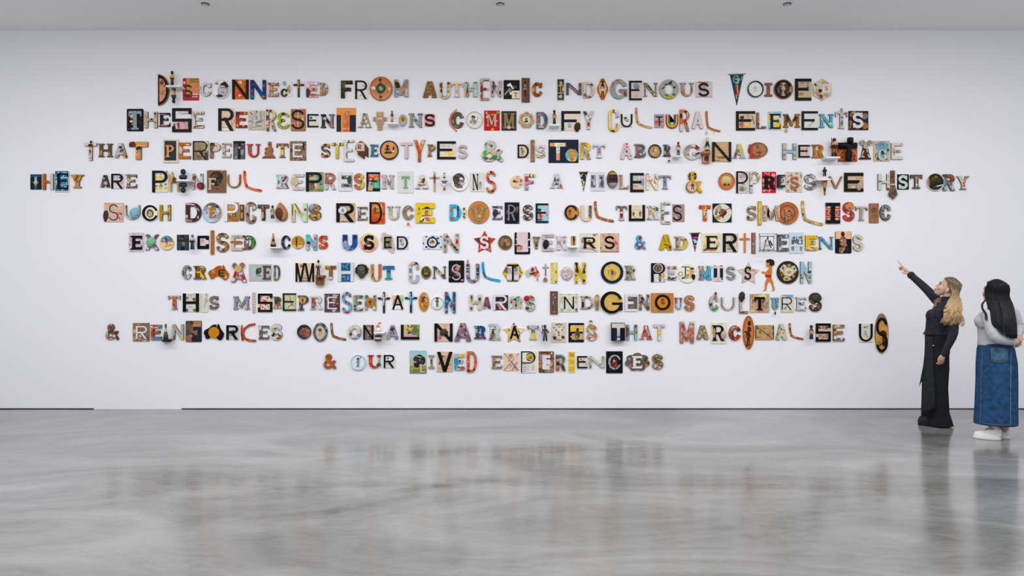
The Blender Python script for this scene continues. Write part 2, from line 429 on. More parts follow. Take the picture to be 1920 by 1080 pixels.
AUS = [(.02, .45), (.1, .36), (.22, .3), (.33, .2), (.42, .1), (.55, .06), (.62, .08), (.6, .2), (.66, .25), (.7, .02), (.76, .1), (.82, .3), (.93, .48), (1, .62), (.97, .8), (.88, .96), (.78, 1), (.66, .88), (.58, .76), (.48, .72), (.36, .74), (.25, .9), (.12, .92), (.06, .72), (0, .58)]
SEATED = [(.0, .96), (.12, .86), (.3, .8), (.18, .74), (.2, .62), (.3, .55), (.2, .5), (.22, .4), (.36, .34), (.5, .34), (.52, .3), (.45, .27), (.42, .16), (.46, .05), (.56, 0), (.68, .04), (.72, .14), (.7, .3), (.8, .42), (.86, .56), (.78, .66), (.84, .8), (.98, .9), (1, 1), (.02, 1)]
BOY = [(.32, .06), (.45, .0), (.7, .0), (.92, .04), (.98, .14), (.92, .2), (.8, .22), (.78, .3), (.78, .45), (.72, .52), (.73, .58), (.86, .72), (.9, .82), (.98, .94), (.98, .97), (.78, 1), (.78, .985), (.86, .95), (.76, .8), (.58, .68), (.44, .78), (.38, .88), (.34, .98), (.12, .99), (.12, .975), (.24, .96), (.26, .76), (.36, .64), (.4, .58), (.28, .54), (.28, .5), (.34, .47), (.05, .43), (0, .41), (.02, .385), (.2, .395), (.34, .41), (.4, .37), (.55, .3), (.56, .24), (.42, .25), (.36, .22), (.4, .2), (.34, .18), (.38, .13)]
SHIELD = [(.35, 0), (.6, .04), (.8, .2), (1, .4), (1, .92), (.86, .82), (.74, .78), (.7, 1), (.46, .86), (.16, .72), (.2, .62), (.05, .52), (0, .4), (.08, .18)]
BUST = [(.25, .1), (.45, 0), (.7, .0), (.9, .1), (1, .3), (.96, .5), (1, .62), (.9, .72), (.78, .75), (.66, .95), (.4, 1), (.16, .9), (.2, .78), (.04, .68), (.08, .56), (0, .5), (.1, .38), (.12, .2)]

def man_sdf(X, Y, b):
 x0, y0, x1, y1 = b; w = x1 - x0; h = y1 - y0; cx = (x0 + x1) / 2
 P = lambda u, v: (x0 + u * w, y0 + v * h)
 t = max(min(w * .2, h * .09), .5)
 return U_(ell(X, Y, *P(.5, .1), max(h * .085, .6), max(h * .1, .7)),
    npoly(X, Y, b, [(.26, .2), (.74, .2), (.66, .42), (.7, .58), (.3, .58), (.34, .42)]),
    bar(X, Y, *P(.26, .24), *P(.1, .52), t), bar(X, Y, *P(.74, .24), *P(.9, .5), t),
    bar(X, Y, *P(.38, .5), *P(.3, 1), t * 1.25), bar(X, Y, *P(.62, .5), *P(.7, 1), t * 1.25))

def shape(X, Y, code, b, child=False):
 """distance field of a named outline inside the box b"""
 x0, y0, x1, y1 = b; w = x1 - x0; h = y1 - y0; cx, cy = (x0 + x1) / 2, (y0 + y1) / 2
 if re.match(r'^[A-Z&][a-z]\d?$', code): return glyph(X, Y, code[0], code[1:], b, child)
 if code == 'mm': return glyph(X, Y, 'm', 'm', b, child)
 if code == 'rnd': return rbox(X, Y, x0, y0, x1, y1, min(w, h) * .07)
 if code in ('disc', 'dish', 'oval', 'mask', 'pom'): return ell(X, Y, cx, cy, w / 2, h / 2)
 if code == 'ring': return np.abs(ell(X, Y, cx, cy, w / 2 - .5, h / 2 - .5)) - .5
 if code == 'rrod': return rbox(X, Y, x0, y0, x1, y1, w * .48)
 if code == 'boat': return U_(npoly(X, Y, b, [(0, .35), (.12, .12), (.4, .0), (.8, .1), (1, .45), (.92, .8), (.6, 1), (.2, .95), (.03, .7)]))
 if code == 'hd': return np.maximum(ell(X, Y, x0, cy, w, h / 2), x0 - X)
 if code == 'pen': return npoly(X, Y, b, [(.1, .05), (.9, .05), (.5, 1)])
 if code == 'hex': return npoly(X, Y, b, [(.5, 0), (1, .25), (1, .75), (.5, 1), (0, .75), (0, .25)])
 if code == 'hex2': return npoly(X, Y, b, [(.25, 0), (.75, 0), (1, .5), (.75, 1), (.25, 1), (0, .5)])
 if code == 'star': return npoly(X, Y, b, [(.5, 0), (.66, .3), (1, .36), (.76, .62), (.8, 1), (.5, .85), (.2, 1), (.24, .62), (0, .36), (.34, .3)])
 if code == 'torn': return npoly(X, Y, b, [(.1, .03), (.3, 0), (.5, .1), (.75, .12), (.9, .3), (.92, .5), (1, .78), (.96, .95), (.85, 1), (.6, .92), (.5, .78), (.1, .8), (.12, .6), (.05, .45), (0, .3), (.08, .18)])
 if code == 'spin': return U_(ell(X, Y, cx, cy, w / 2, h * .3), ell(X, Y, cx, cy, w * .36, h * .5))
 if code == 'flower':
  n = 7
  return U_(ell(X, Y, cx, cy, w * .34, h * .34), *[ell(X, Y, cx + w * .31 * math.sin(2 * math.pi * i / n), cy - h * .31 * math.cos(2 * math.pi * i / n), w * .185, h * .185) for i in range(n)])
 if code == 'cross':
  t = max(w * .16, .7)
  return U_(box(X, Y, cx - t / 2, y0, cx + t / 2, y1), box(X, Y, x0, y0 + h * .30 - t / 2, x1, y0 + h * .30 + t / 2))
 if code == 'icon': return U_(box(X, Y, cx - w * .17, y0, cx + w * .17, y1), box(X, Y, x0, y0 + h * .28, x1, y0 + h * .50), box(X, Y, cx - w * .24, y0, cx + w * .24, y0 + h * .22), box(X, Y, cx - w * .26, y0 + h * .5, cx + w * .26, y0 + h * .7))
 if code == 'boom':
  t = min(w, h) * .135
  a, c = (x0 + t / 2 + w * .02, y0 + t / 2), (x1 - t / 2, y1 - t / 2)
  e = (x0 + t * .55, y1 - t * 1.4)
  pts = [((1 - u) ** 2 * a[0] + 2 * u * (1 - u) * e[0] + u * u * c[0], (1 - u) ** 2 * a[1] + 2 * u * (1 - u) * e[1] + u * u * c[1]) for u in [i / 16 for i in range(17)]]
  # tighten the bend towards the elbow
  pts = [(px * .55 + .45 * (a[0] * max(0, 1 - 2 * u) + e[0] * (1 - abs(1 - 2 * u)) + c[0] * max(0, 2 * u - 1)), py * .55 + .45 * (a[1] * max(0, 1 - 2 * u) + e[1] * (1 - abs(1 - 2 * u)) + c[1] * max(0, 2 * u - 1))) for (px, py), u in zip(pts, [i / 16 for i in range(17)])]
  return pline(X, Y, pts, t)
 if code == 'strip':
  return pline(X, Y, [(x1 - w * .12, y0 + h * .03), (x0 + w * .35, y0 + h * .2), (x0 + w * .1, y0 + h * .45), (x0 + w * .2, y0 + h * .7), (x1 - w * .1, y1 - h * .03)], w * .17)
 if code in ('man', 'spear'): return man_sdf(X, Y, b)
 if code.startswith('continent'): return npoly(X, Y, b, AUS)
 if code == 'seated': return npoly(X, Y, b, SEATED)
 if code == 'boy': return npoly(X, Y, b, BOY)
 if code == 'shield': return npoly(X, Y, b, SHIELD)
 if code == 'head': return npoly(X, Y, b, BUST) if w > 4 else ell(X, Y, cx, cy, w / 2, h / 2)
 if code == 'face': return ell(X, Y, cx, cy - h * .02, w / 2, h / 2)
 if code == 'rock': return npoly(X, Y, b, [(.05, .6), (.1, .35), (.3, .2), (.42, .06), (.5, .16), (.62, .12), (.7, .0), (.78, .18), (.95, .4), (1, .6), (.9, .85), (.7, .8), (.66, 1), (.3, .96), (.12, .86)])
 if code == 'house': return U_(npoly(X, Y, b, [(0, .12), (.17, .2), (.27, 0), (.42, .25), (.66, .35), (.95, .45), (.95, .56), (0, .56)]), box(X, Y, x0 + w * .05, y0 + h * .5, x0 + w * .22, y1), box(X, Y, x1 - w * .22, y0 + h * .5, x1 - w * .04, y1))
 if code == 'arcC':
  return U_(pline(X, Y, [(x1 - w * .1, y0 + h * .06), (x0 + w * .55, y0 + h * .12), (x0 + w * .25, y0 + h * .3), (x0 + w * .14, y0 + h * .55), (x0 + w * .22, y0 + h * .78), (x0 + w * .5, y0 + h * .92), (x1 - w * .06, y0 + h * .95)], w * .125),
     pline(X, Y, [(x0 + w * .07, y0 + h * .15), (x0 + w * .06, y0 + h * .5), (x0 + w * .12, y0 + h * .92)], w * .1))
 if code == 'block': return glyph(X, Y, 'E', 'h', b)
 if code == 'cord': return box(X, Y, x0, y0, max(x1, x0 + .45), y1)
 return box(X, Y, x0, y0, x1, y1)

def blob_sdf(X, Y, c, a):
 x, y = a[0], a[1]
 if c == 'l': return bar(X, Y, x - a[2] / 2 * math.cos(R(a[4])), y - a[2] / 2 * math.sin(R(a[4])), x + a[2] / 2 * math.cos(R(a[4])), y + a[2] / 2 * math.sin(R(a[4])), a[3])
 w, h = max(a[2], .5), max(a[3], .5)
 b = (x - w / 2, y - h / 2, x + w / 2, y + h / 2)
 if c == 'r': return box(X, Y, *b)
 if c == 'm': return man_sdf(X, Y, b)
 if c == 'h': return U_(ell(X, Y, x, y - h * .12, w * .5, h * .38), ell(X, Y, x - w * .08, y + h * .1, w * .34, h * .34), box(X, Y, x - w * .18, y + h * .2, x + w * .22, y + h * .5))
 if c == 't':
  n = max(2, int(h / 1.6)); s = h / n
  rows = [box(X, Y, b[0] + (i % 2) * w * .06, b[1] + i * s, b[2] - ((i * 7) % 3) * w * .1, b[1] + i * s + s * .5) for i in range(n)]
  return np.maximum(U_(*rows), -(np.abs(np.sin(X * 2.6 + np.floor(Y) * 1.7)) - .93) * -1.0 * .4 - .2) if w > 4 else U_(*rows)
 if c == 'o':
  t = max(min(w, h) * .14, .45)
  return np.maximum(ell(X, Y, x, y, w / 2, h / 2), -ell(X, Y, x, y, max(w / 2 - t, .3), max(h / 2 - t, .3)))
 if c == 's':
  r = (w * w / 4 + h * h / 4) / w
  return np.maximum(np.hypot(X - (x + w / 2 - r), Y - y) - r, np.hypot(X - (x - w / 2 + r), Y - y) - r)
 if c == 'D': return np.maximum(ell(X, Y, b[0], y, w, h / 2), b[0] - X)
 if c == 'U': return U_(box(X, Y, b[0], b[1], b[2], b[3] - w / 2), ell(X, Y, x, b[3] - w / 2, w / 2, w / 2))
 if c == 'z': return npoly(X, Y, b, [(.5, 0), (1, 1), (0, 1)])
 if c == 'v': return npoly(X, Y, b, [(0, 0), (1, 0), (.6, 1), (.4, 1)])
 if c == 'b': return U_(npoly(X, Y, b, [(0, .9), (.3, .55), (.5, .5), (.75, .05), (1, .0), (.8, .3), (.9, .45), (.65, .75), (.35, .85)]))
 if c == 'k': return U_(npoly(X, Y, b, [(.6, 0), (.75, .1), (.66, .22), (.75, .4), (.8, .75), (1, .95), (.4, 1), (.15, .9), (0, .95), (.2, .7), (.3, .45), (.45, .25), (.5, .1)]))
 d = ell(X, Y, x, y, w / 2, h / 2)
 k = min(min(w, h) * .08, .7)
 return d + k * np.sin(X * 5.2 / max(w, 2) + x * 1.7) * np.cos(Y * 6.1 / max(h, 2) + y * 2.3)

# ------------------------------------------------------------------ outline tracing and meshing
def contours(f, x0, y0, c):
 """closed loops of the zero level of f (negative inside), in plane units; grid origin x0,y0 and cell c"""
 ny, nx = f.shape
 f = np.where(np.abs(f) < 1e-5, 1e-5, f)
 ins = f < 0
 segs = {}
 cs = ins[:-1, :-1] * 1 + ins[:-1, 1:] * 2 + ins[1:, 1:] * 4 + ins[1:, :-1] * 8
 for j, i in zip(*np.nonzero((cs > 0) & (cs < 15))):
  k = cs[j, i]
  T_, R_, B_, L_ = ('h', j, i), ('v', j, i + 1), ('h', j + 1, i), ('v', j, i)
  tb = {1: [(L_, T_)], 2: [(T_, R_)], 3: [(L_, R_)], 4: [(R_, B_)], 5: [(L_, T_), (R_, B_)], 6: [(T_, B_)], 7: [(L_, B_)], 8: [(B_, L_)], 9: [(B_, T_)],
    10: [(T_, R_), (B_, L_)], 11: [(B_, R_)], 12: [(R_, L_)], 13: [(R_, T_)], 14: [(T_, L_)]}[int(k)]
  for a, b in tb: segs[a] = b
 def pt(e):
  k, j, i = e
  if k == 'h':
   a, b = f[j, i], f[j, i + 1]; return (x0 + (i + a / (a - b)) * c, y0 + j * c)
  a, b = f[j, i], f[j + 1, i]; return (x0 + i * c, y0 + (j + a / (a - b)) * c)
 loops = []
 while segs:
  s, n = segs.popitem(); lp = [s]
  while n != s:
   lp.append(n)
   if n not in segs: break
   n = segs.pop(n)
  p = [pt(e) for e in lp]
  p = simplify(p, c * .16)
  if len(p) >= 3: loops.append(p)
 return loops

def simplify(p, eps):
 if len(p) < 5: return p
 P = np.array(p)
 k = int(np.argmax(((P - P[0]) ** 2).sum(1)))
 def rdp(a, b):
  if b - a < 2: return []
  A, B_ = P[a], P[b % len(P)]
  d = B_ - A; L = math.hypot(*d) + 1e-12
  q = P[a + 1:b]
  e = np.abs((q[:, 0] - A[0]) * d[1] - (q[:, 1] - A[1]) * d[0]) / L
  i = int(np.argmax(e))
  if e[i] < eps: return []
  i += a + 1
  return rdp(a, i) + [i] + rdp(i, b)
 idx = [0] + rdp(0, k) + [k] + rdp(k, len(P))
 return [p[i] for i in idx]

def area2(p): return sum(p[i - 1][0] * p[i][1] - p[i][0] * p[i - 1][1] for i in range(len(p)))

def grid(b, cell, pad=1.6):
 x0, y0, x1, y1 = b[0] - pad, b[1] - pad, b[2] + pad, b[3] + pad
 nx = max(8, int((x1 - x0) / cell) + 1); ny = max(8, int((y1 - y0) / cell) + 1)
 X, Y = np.meshgrid(x0 + np.arange(nx) * cell, y0 + np.arange(ny) * cell)
 return X, Y, x0, y0

class Flat:
 """collects prisms and printed areas for one mesh. Points are wall-plane pixels; depth is metres from the wall"""
 def __init__(s, cx, cy):
  s.cx, s.cy = cx, cy; s.v = []; s.f = []; s.m = []; s.mats = []; s.sm = []
 def mi(s, m):
  if m not in s.mats: s.mats.append(m)
  return s.mats.index(m)
 def P(s, p, dep, ref):
  k = S * (D - ref) / D
  return ((p[0] - 960) * k - (s.cx - 960) * S, -dep, -(p[1] - 540) * k + (s.cy - 540) * S)
 def cap(s, loops, dep, ref, m, flip=False):
  tri = tessellate_polygon([[Vector((x, y, 0)) for x, y in l] for l in loops])
  flat = [p for l in loops for p in l]
  o = len(s.v); s.v += [s.P(p, dep, ref) for p in flat]; k = s.mi(m)
  for a, b, c in tri:
   pa, pb, pc = flat[a], flat[b], flat[c]
   cr_ = (pb[0] - pa[0]) * (pc[1] - pa[1]) - (pb[1] - pa[1]) * (pc[0] - pa[0])
   if abs(cr_) < 1e-9: continue
   s.f.append((o + a, o + c, o + b) if (cr_ > 0) != flip else (o + a, o + b, o + c)); s.m.append(k); s.sm.append(False)
 def prism(s, loops, d0, d1, front, side, ref=None):
  ref = d1 if ref is None else ref
  s.cap(loops, d1, ref, front); s.cap(loops, d0, ref, side, True)
  k = s.mi(side)
  for l in loops:
   o = len(s.v); n = len(l)
   s.v += [s.P(p, d0, ref) for p in l] + [s.P(p, d1, ref) for p in l]
   for i in range(n):
    j = (i + 1) % n
    s.f.append((o + i, o + j, o + n + j, o + n + i)); s.m.append(k); s.sm.append(False)
 def puff(s, sdf, b, d0, hmax, mats, bands=None, bump=None, ref=None, cell=None):
  """rounded relief: rises from d0 following the outline"""
  cell = cell or max(.35, min(b[2] - b[0], b[3] - b[1]) / 16)
  X, Y, gx, gy = grid(b, cell)
  f = sdf(X, Y); loops = contours(f, gx, gy, cell)
  if not loops: return
  ref = d0 if ref is None else ref
  pts = []; edges = []
  for l in loops:
   o = len(pts); pts += l; edges += [(o + i, o + (i + 1) % len(l)) for i in range(len(l))]
  nb = len(pts)
  msk = f < -cell * .7
  pts += list(zip(X[msk].tolist(), Y[msk].tolist()))
  vo, eo, fo, *_ = delaunay_2d_cdt([Vector(p) for p in pts], edges, [], 1, 1e-5)
  A = np.array([(p.x, p.y) for p in vo])
  d = np.clip(-sdf(A[:, 0], A[:, 1]), 0, None); dm = max(float(d.max()), 1e-3)
  u = np.clip(d / min(dm, 5.0), 0, 1)
  hgt = hmax * np.sqrt(np.clip(1 - (1 - u) ** 2, 0, 1))
  if bump is not None: hgt = hgt + bump(A[:, 0], A[:, 1]) * u
  o = len(s.v)
  for (x, y), z in zip(A, hgt): s.v.append(s.P((x, y), d0 + z, ref))
  for fc in fo:
   fc = list(fc)
   if area2([tuple(A[i]) for i in fc]) > 0: fc = fc[::-1]
   c = A[fc].mean(0)
   k = 0
   if bands is not None: k = bands(c[0], c[1])
   s.f.append(tuple(o + i for i in fc)); s.m.append(s.mi(mats[min(k, len(mats) - 1)])); s.sm.append(True)
  # back
  s.cap(loops, d0, ref, mats[0], True)
 def obj(s, name, parent=None):
  o = link_mesh(name, s.v, s.f, s.mats, s.m, parent, fsmooth=s.sm)
  if parent is None: o.location = ((s.cx - 960) * S, 0, CAM_H - (s.cy - 540) * S)
  return o

def trace(sdf, b, cell):
 X, Y, gx, gy = grid(b, cell)
 return contours(sdf(X, Y), gx, gy, cell)

def tube_mesh(path, r, n=8, closed=False):
 V, F = [], []
 m = len(path)
 for i, p in enumerate(path):
  a = Vector(path[i - 1] if (i or closed) else path[i]); b = Vector(path[(i + 1) % m] if (i < m - 1 or closed) else path[i])
  d = (b - a).normalized(); up = Vector((0, 0, 1)) if abs(d.z) < .9 else Vector((1, 0, 0))
  u = d.cross(up).normalized(); w = d.cross(u)
  rr = r[i] if isinstance(r, (list, tuple)) else r
  for k in range(n):
   q = 2 * math.pi * k / n; V.append(tuple(Vector(p) + (u * math.cos(q) + w * math.sin(q)) * rr))
 for i in range(m if closed else m - 1):
  for k in range(n):
   a, b, c, d_ = i * n + k, i * n + (k + 1) % n, ((i + 1) % m) * n + (k + 1) % n, ((i + 1) % m) * n + k
   F.append((a, b, c, d_))
 if not closed: F += [tuple(range(n))[::-1], tuple((m - 1) * n + k for k in range(n))]
 return V, F

# ------------------------------------------------------------------ the pieces on the wall
EDGE = simple('dark_board_edge', (0.03, 0.026, 0.024), 0.7)
ORD = ['', 'first', 'second', 'third', 'fourth', 'fifth', 'sixth', 'seventh', 'eighth', 'ninth', 'last']
LETTER_D, TILE_D = 0.022, 0.010

def pal(s, rough=.45):
 s = s.strip()
 if ':' in s: p, c = s.split(':')
 else: p, c = 'p', s
 return mat(p, c.split(','), rough)

NAMES = {'rect': ('picture_tile', 'tile'), 'rnd': ('picture_card', 'card'), 'hex': ('hexagon_tile', 'tile'), 'hex2': ('hexagon_tile', 'tile'), 'torn': ('bark_sheet', 'tile'),
   'disc': ('round_plaque', 'plaque'), 'dish': ('wall_plate', 'plate'), 'oval': ('oval_plaque', 'plaque'), 'spin': ('spindle_plaque', 'plaque'), 'hd': ('half_moon_plaque', 'plaque'),
   'star': ('star_plaque', 'plaque'), 'flower': ('flower_plaque', 'plaque'), 'pen': ('felt_pennant', 'pennant'), 'cross': ('wall_cross', 'cross'), 'boom': ('boomerang', 'boomerang'),
   'rrod': ('clapstick', 'stick')}
CHILD = {'disc': 'badge', 'oval': 'pendant', 'rect': 'small_panel', 'head': 'carved_head', 'man': 'figure_relief', 'pom': 'topper', 'ring': 'hanging_ring', 'cord': 'hanging_cord',
   'boat': 'boat_relief', 'continent': 'country_cutout', 'flower': 'flower_ornament', 'rock': 'carved_cap'}
CROSS_ICON = 'painted tan icon'

def num(s, ox, oy, sc_): return [ox + s[0] / sc_, oy + s[1] / sc_, ox + s[2] / sc_, oy + s[3] / sc_]

def parse_blobs(txt, ox, oy, k):
 out = []
 for t in filter(None, (q.strip() for q in txt.split(';'))):
  p = t.split(',')
  mm_ = re.match(r'^w(\w+):(-?[\d.]+)$', p[0])
  if mm_: c, first = 'w' + mm_.group(1), mm_.group(2)
  else: c, first = p[0][0], p[0][1:]
  color = p[-1]; n = [float(first)] + [float(x) for x in p[1:-1]]
  a = [ox + n[0] / k, oy + n[1] / k] + [x / k for x in n[2:4]] + (n[4:5] or [0])
  out.append((c, a, color))
 return out

def prints(F, blobs, clip, dep, lim, ref=None):
 """printed areas lying on the front of a piece"""
 n = max(len(blobs), 1); st = min(.00018, .0042 / n)
 for i, (c, a, color) in enumerate(blobs):
  m = mat('i' if a[2] > 2.2 else 'p', [color], .45)
  if c[0] == 'w':
   word = c[1:]; w = a[2] / len(word)
   loops = None
   for j, ch in enumerate(word):
    bx = (a[0] - a[2] / 2 + j * w + w * .08, a[1] - a[3] / 2, a[0] - a[2] / 2 + (j + 1) * w - w * .08, a[1] + a[3] / 2)
    if ch == 'I': bx = (bx[0] + w * .35, bx[1], bx[2] - w * .35, bx[3])
    tl = trace(lambda X, Y: np.maximum(glyph(X, Y, ch, 'q' if ch not in 'SU' else 'l', bx), clip(X, Y) + .05), bx, .09)
    if tl: F.cap(tl, dep + st * (i + 1), dep if ref is None else ref, m)
  else:
   hw, hh = (a[2] / 2, a[3] / 2) if c != 'l' else (a[2] / 2 + a[3],) * 2
   bx = (max(a[0] - hw, lim[0]), max(a[1] - hh, lim[1]), min(a[0] + hw, lim[2]), min(a[1] + hh, lim[3]))
   if bx[2] - bx[0] < .2 or bx[3] - bx[1] < .2: continue
   cell = min(.45, max(.12, min(bx[2] - bx[0], bx[3] - bx[1]) / 9))
   loops = trace(lambda X, Y: np.maximum(blob_sdf(X, Y, c, a), clip(X, Y) + .08), bx, cell)
  if loops: F.cap(loops, dep + st * (i + 1), dep if ref is None else ref, m)

def face_bump(b, amp):
 x0, y0, x1, y1 = b; w = x1 - x0; h = y1 - y0
 def g(X, Y, u, v, su, sv): return np.exp(-((X - x0 - u * w) / (su * w)) ** 2 - ((Y - y0 - v * h) / (sv * h)) ** 2)
 return lambda X, Y: amp * (.55 * g(X, Y, .5, .55, .1, .16) + .25 * g(X, Y, .5, .42, .34, .05) - .5 * g(X, Y, .32, .48, .11, .05) - .5 * g(X, Y, .68, .48, .11, .05)
        - .35 * g(X, Y, .5, .73, .2, .025) + .2 * g(X, Y, .5, .7, .2, .03) + .2 * g(X, Y, .5, .79, .18, .03))

def add_child(parent, F0, code, b, pstr, dep, grp=None):
 if pstr == 'x': return
 p = pstr.split('/')
 if p[0] in ('111', '112', '113', '122', '123'): p[0] = '0f0f12'
 m = mat(p[0], p[1:], .4) if len(p) > 1 else mat('p', [p[0]], .4)
 F = Flat(F0.cx, F0.cy)
 sdf = lambda X, Y: shape(X, Y, code, b, True)
 isg = bool(re.match(r'^[A-Z&][a-z]\d?$', code))
 name = 'raised_letter' if isg else CHILD.get(code, 'ornament')
 if code in ('head', 'boat', 'rock', 'pom', 'flower') or (code == 'oval'):
  amp = min(b[2] - b[0], b[3] - b[1]) * S * .35
  F.puff(sdf, b, max(dep - .004, .001), amp, [m], bump=face_bump(b, amp * .5) if code in ('head', 'rock') else None, ref=dep)
 elif code == 'ring':
  cx, cy = (b[0] + b[2]) / 2, (b[1] + b[3]) / 2
  F.prism(trace(sdf, b, .25), max(dep - .004, .001), dep, m, m)
 elif code in ('cord', 'man'):
  F.prism(trace(sdf, (b[0], b[1], max(b[2], b[0] + .5), b[3]), .2), max(dep - .004, .001), dep + .001, m, m)
 else:
  th = .008 if not (isg and code[1] in 'bsn') else .012
  F.prism(trace(sdf, b, max(.16, min(.4, min(b[2] - b[0], b[3] - b[1]) / 40))), dep, dep + th, m, m if not isg else EDGE)
 if F.f: return F.obj(name, parent)

def figure(kind, b, cols, base_dep, label, cat, group):
 """small statuettes: rounded bodies coloured in bands, head as its own part"""
 x0, y0, x1, y1 = b; w = x1 - x0; h = y1 - y0; cx = (x0 + x1) / 2
 flip = kind in ('dn', 'bustd', 'vased', 'mug', 'hat')
 F = Flat(cx, (y0 + y1) / 2); H_ = Flat(cx, (y0 + y1) / 2)
 ms = [mat('p', [c], .3) for c in cols]
 V = lambda v: y0 + (1 - v if flip else v) * h
 def bx(u0, v0, u1, v1):
  a, c = sorted((V(v0), V(v1))); return (x0 + u0 * w, a, x0 + u1 * w, c)
 def E(X, Y, u, v, ru, rv): return ell(X, Y, x0 + u * w, V(v), ru * w, rv * h)
 def Q(X, Y, pts): return poly(X, Y, [(x0 + u * w, V(v)) for u, v in pts])
 hd = None
 if kind in ('up', 'dn', 'mug'):
  body = lambda X, Y: U_(Q(X, Y, [(.35, .22), (.65, .22), (.95, .42), (.9, .56), (.75, .56), (.78, .72), (.85, 1), (.15, 1), (.22, .72), (.25, .56), (.1, .56), (.05, .42)]), E(X, Y, .5, .36, .34, .12))
  hd = (.5, .12, .3 if h / w > 2 else .36, .125)
  if kind == 'mug':
   body = lambda X, Y: U_(E(X, Y, .45, .45, .42, .42), Q(X, Y, [(.05, .6), (.85, .6), (.9, 1), (.05, 1)])); hd = None
 elif kind in ('man', 'spear'):
  body = lambda X, Y: man_sdf(X, Y, bx(0, .02, 1, 1))
  hd = (.5, .1, min(.24, .1 * h / w), .1)
  if kind == 'spear': body = lambda X, Y: U_(man_sdf(X, Y, bx(.1, .05, .95, 1)), Q(X, Y, [(.1, .0), (.2, .02), (.3, .3), (.2, .3)]), Q(X, Y, [(.75, .42), (1, .38), (1, .44), (.8, .5)]))
 elif kind in ('bust', 'bustd'):
  body = lambda X, Y: U_(Q(X, Y, [(.36, .38), (.66, .38), (.7, .52), (.98, .6), (1, .8), (.85, 1), (.15, 1), (0, .8), (.03, .62), (.3, .54)]))
  hd = (.52, .26, .33, .26)
 elif kind in ('vase', 'vased'):
  body = lambda X, Y: Q(X, Y, [(.34, 0), (.66, 0), (.64, .06), (.66, .3), (.78, .55), (.95, .8), (.98, .92), (.9, 1), (.1, 1), (.02, .92), (.05, .8), (.22, .55), (.34, .3), (.36, .06)])
 elif kind == 'hat':
  body = lambda X, Y: U_(E(X, Y, .5, .84, .5, .12), E(X, Y, .5, .93, .28, .07), Q(X, Y, [(.35, .1), (.65, .1), (.68, .45), (.75, .6), (.7, .78), (.3, .78), (.25, .6), (.32, .45)]), E(X, Y, .5, .06, .16, .06))
 elif kind == 'rabbit':
  body = lambda X, Y: U_(E(X, Y, .5, .75, .4, .25), E(X, Y, .42, .4, .3, .2))
  hd = None
 g0 = min(w, h) * S * .5
 dep = base_dep
 nb = len(ms)
 band = lambda x, y: int(min(nb - 1, max(0, ((y - y0) / h if not flip else (y1 - y) / h) * nb)))
 th = min(w, h * .5) * S * .42
 F.puff(body, b, dep, th, ms, bands=band, cell=max(.25, min(w, h) / 26))
 # the far half of the body, mirrored
 G = Flat(cx, (y0 + y1) / 2); G.puff(body, b, dep, -th, ms, bands=band, cell=max(.25, min(w, h) / 26))
 off = len(F.v); F.v += G.v; F.f += [tuple(off + i for i in f) for f in G.f]
 for k in G.m: F.m.append(F.mi(G.mats[k]))
 F.sm += G.sm
 o = F.obj('figurine'); tag(o, label, cat, group)
 if hd:
  r = hd[2] * w * S * (D - dep) / D; rz = hd[3] * h * S * (D - dep) / D
  p = F.P((x0 + hd[0] * w, V(hd[1])), dep, dep)
  bm = bmesh.new(); bmesh.ops.create_uvsphere(bm, u_segments=16, v_segments=10, radius=1.0)
  for v in bm.verts:
   nose = .18 * math.exp(-((v.co.x / .2) ** 2 + ((v.co.z + .1) / .25) ** 2)) if v.co.y < 0 else 0
   v.co = Vector((p[0] + v.co.x * r, p[1] + (v.co.y - nose) * min(r, rz) * 1.05, p[2] + v.co.z * rz))
  vs = [tuple(v.co) for v in bm.verts]; fs = [tuple(v.index for v in f.verts) for f in bm.faces]; bm.free()
  link_mesh('head', vs, fs, [ms[0]], parent=o, smooth=True)
 if kind == 'rabbit':
  for u, tilt in ((.55, .2), (.8, .5)):
   e = Flat(cx, (y0 + y1) / 2); bb = bx(u - .12, .0, u + .2, .22)
   e.puff(lambda X, Y: ell(X, Y, (bb[0] + bb[2]) / 2, (bb[1] + bb[3]) / 2, (bb[2] - bb[0]) / 2, (bb[3] - bb[1]) / 2), bb, dep, .008, [ms[1]])
   e.obj('ear', o)
 if kind == 'man' and 'spear' in label:
  a = F.P((x0 + .1 * w, y0), dep + .02, dep); c = F.P((x0 + .16 * w, y1), dep + .02, dep)
  V_, F_ = tube_mesh([a, c], .004, 6); link_mesh('spear', V_, F_, [mat('p', ['522'], .5)], parent=o)
  s_ = Flat(cx, (y0 + y1) / 2); bb = (x0 + .62 * w, y0 + .4 * h, x1, y0 + .8 * h)
  s_.puff(lambda X, Y: ell(X, Y, (bb[0] + bb[2]) / 2, (bb[1] + bb[3]) / 2, (bb[2] - bb[0]) / 2, (bb[3] - bb[1]) / 2), bb, dep + .02, .012, [mat('p', ['532'], .4)])
  s_.obj('shield', o)
 return o

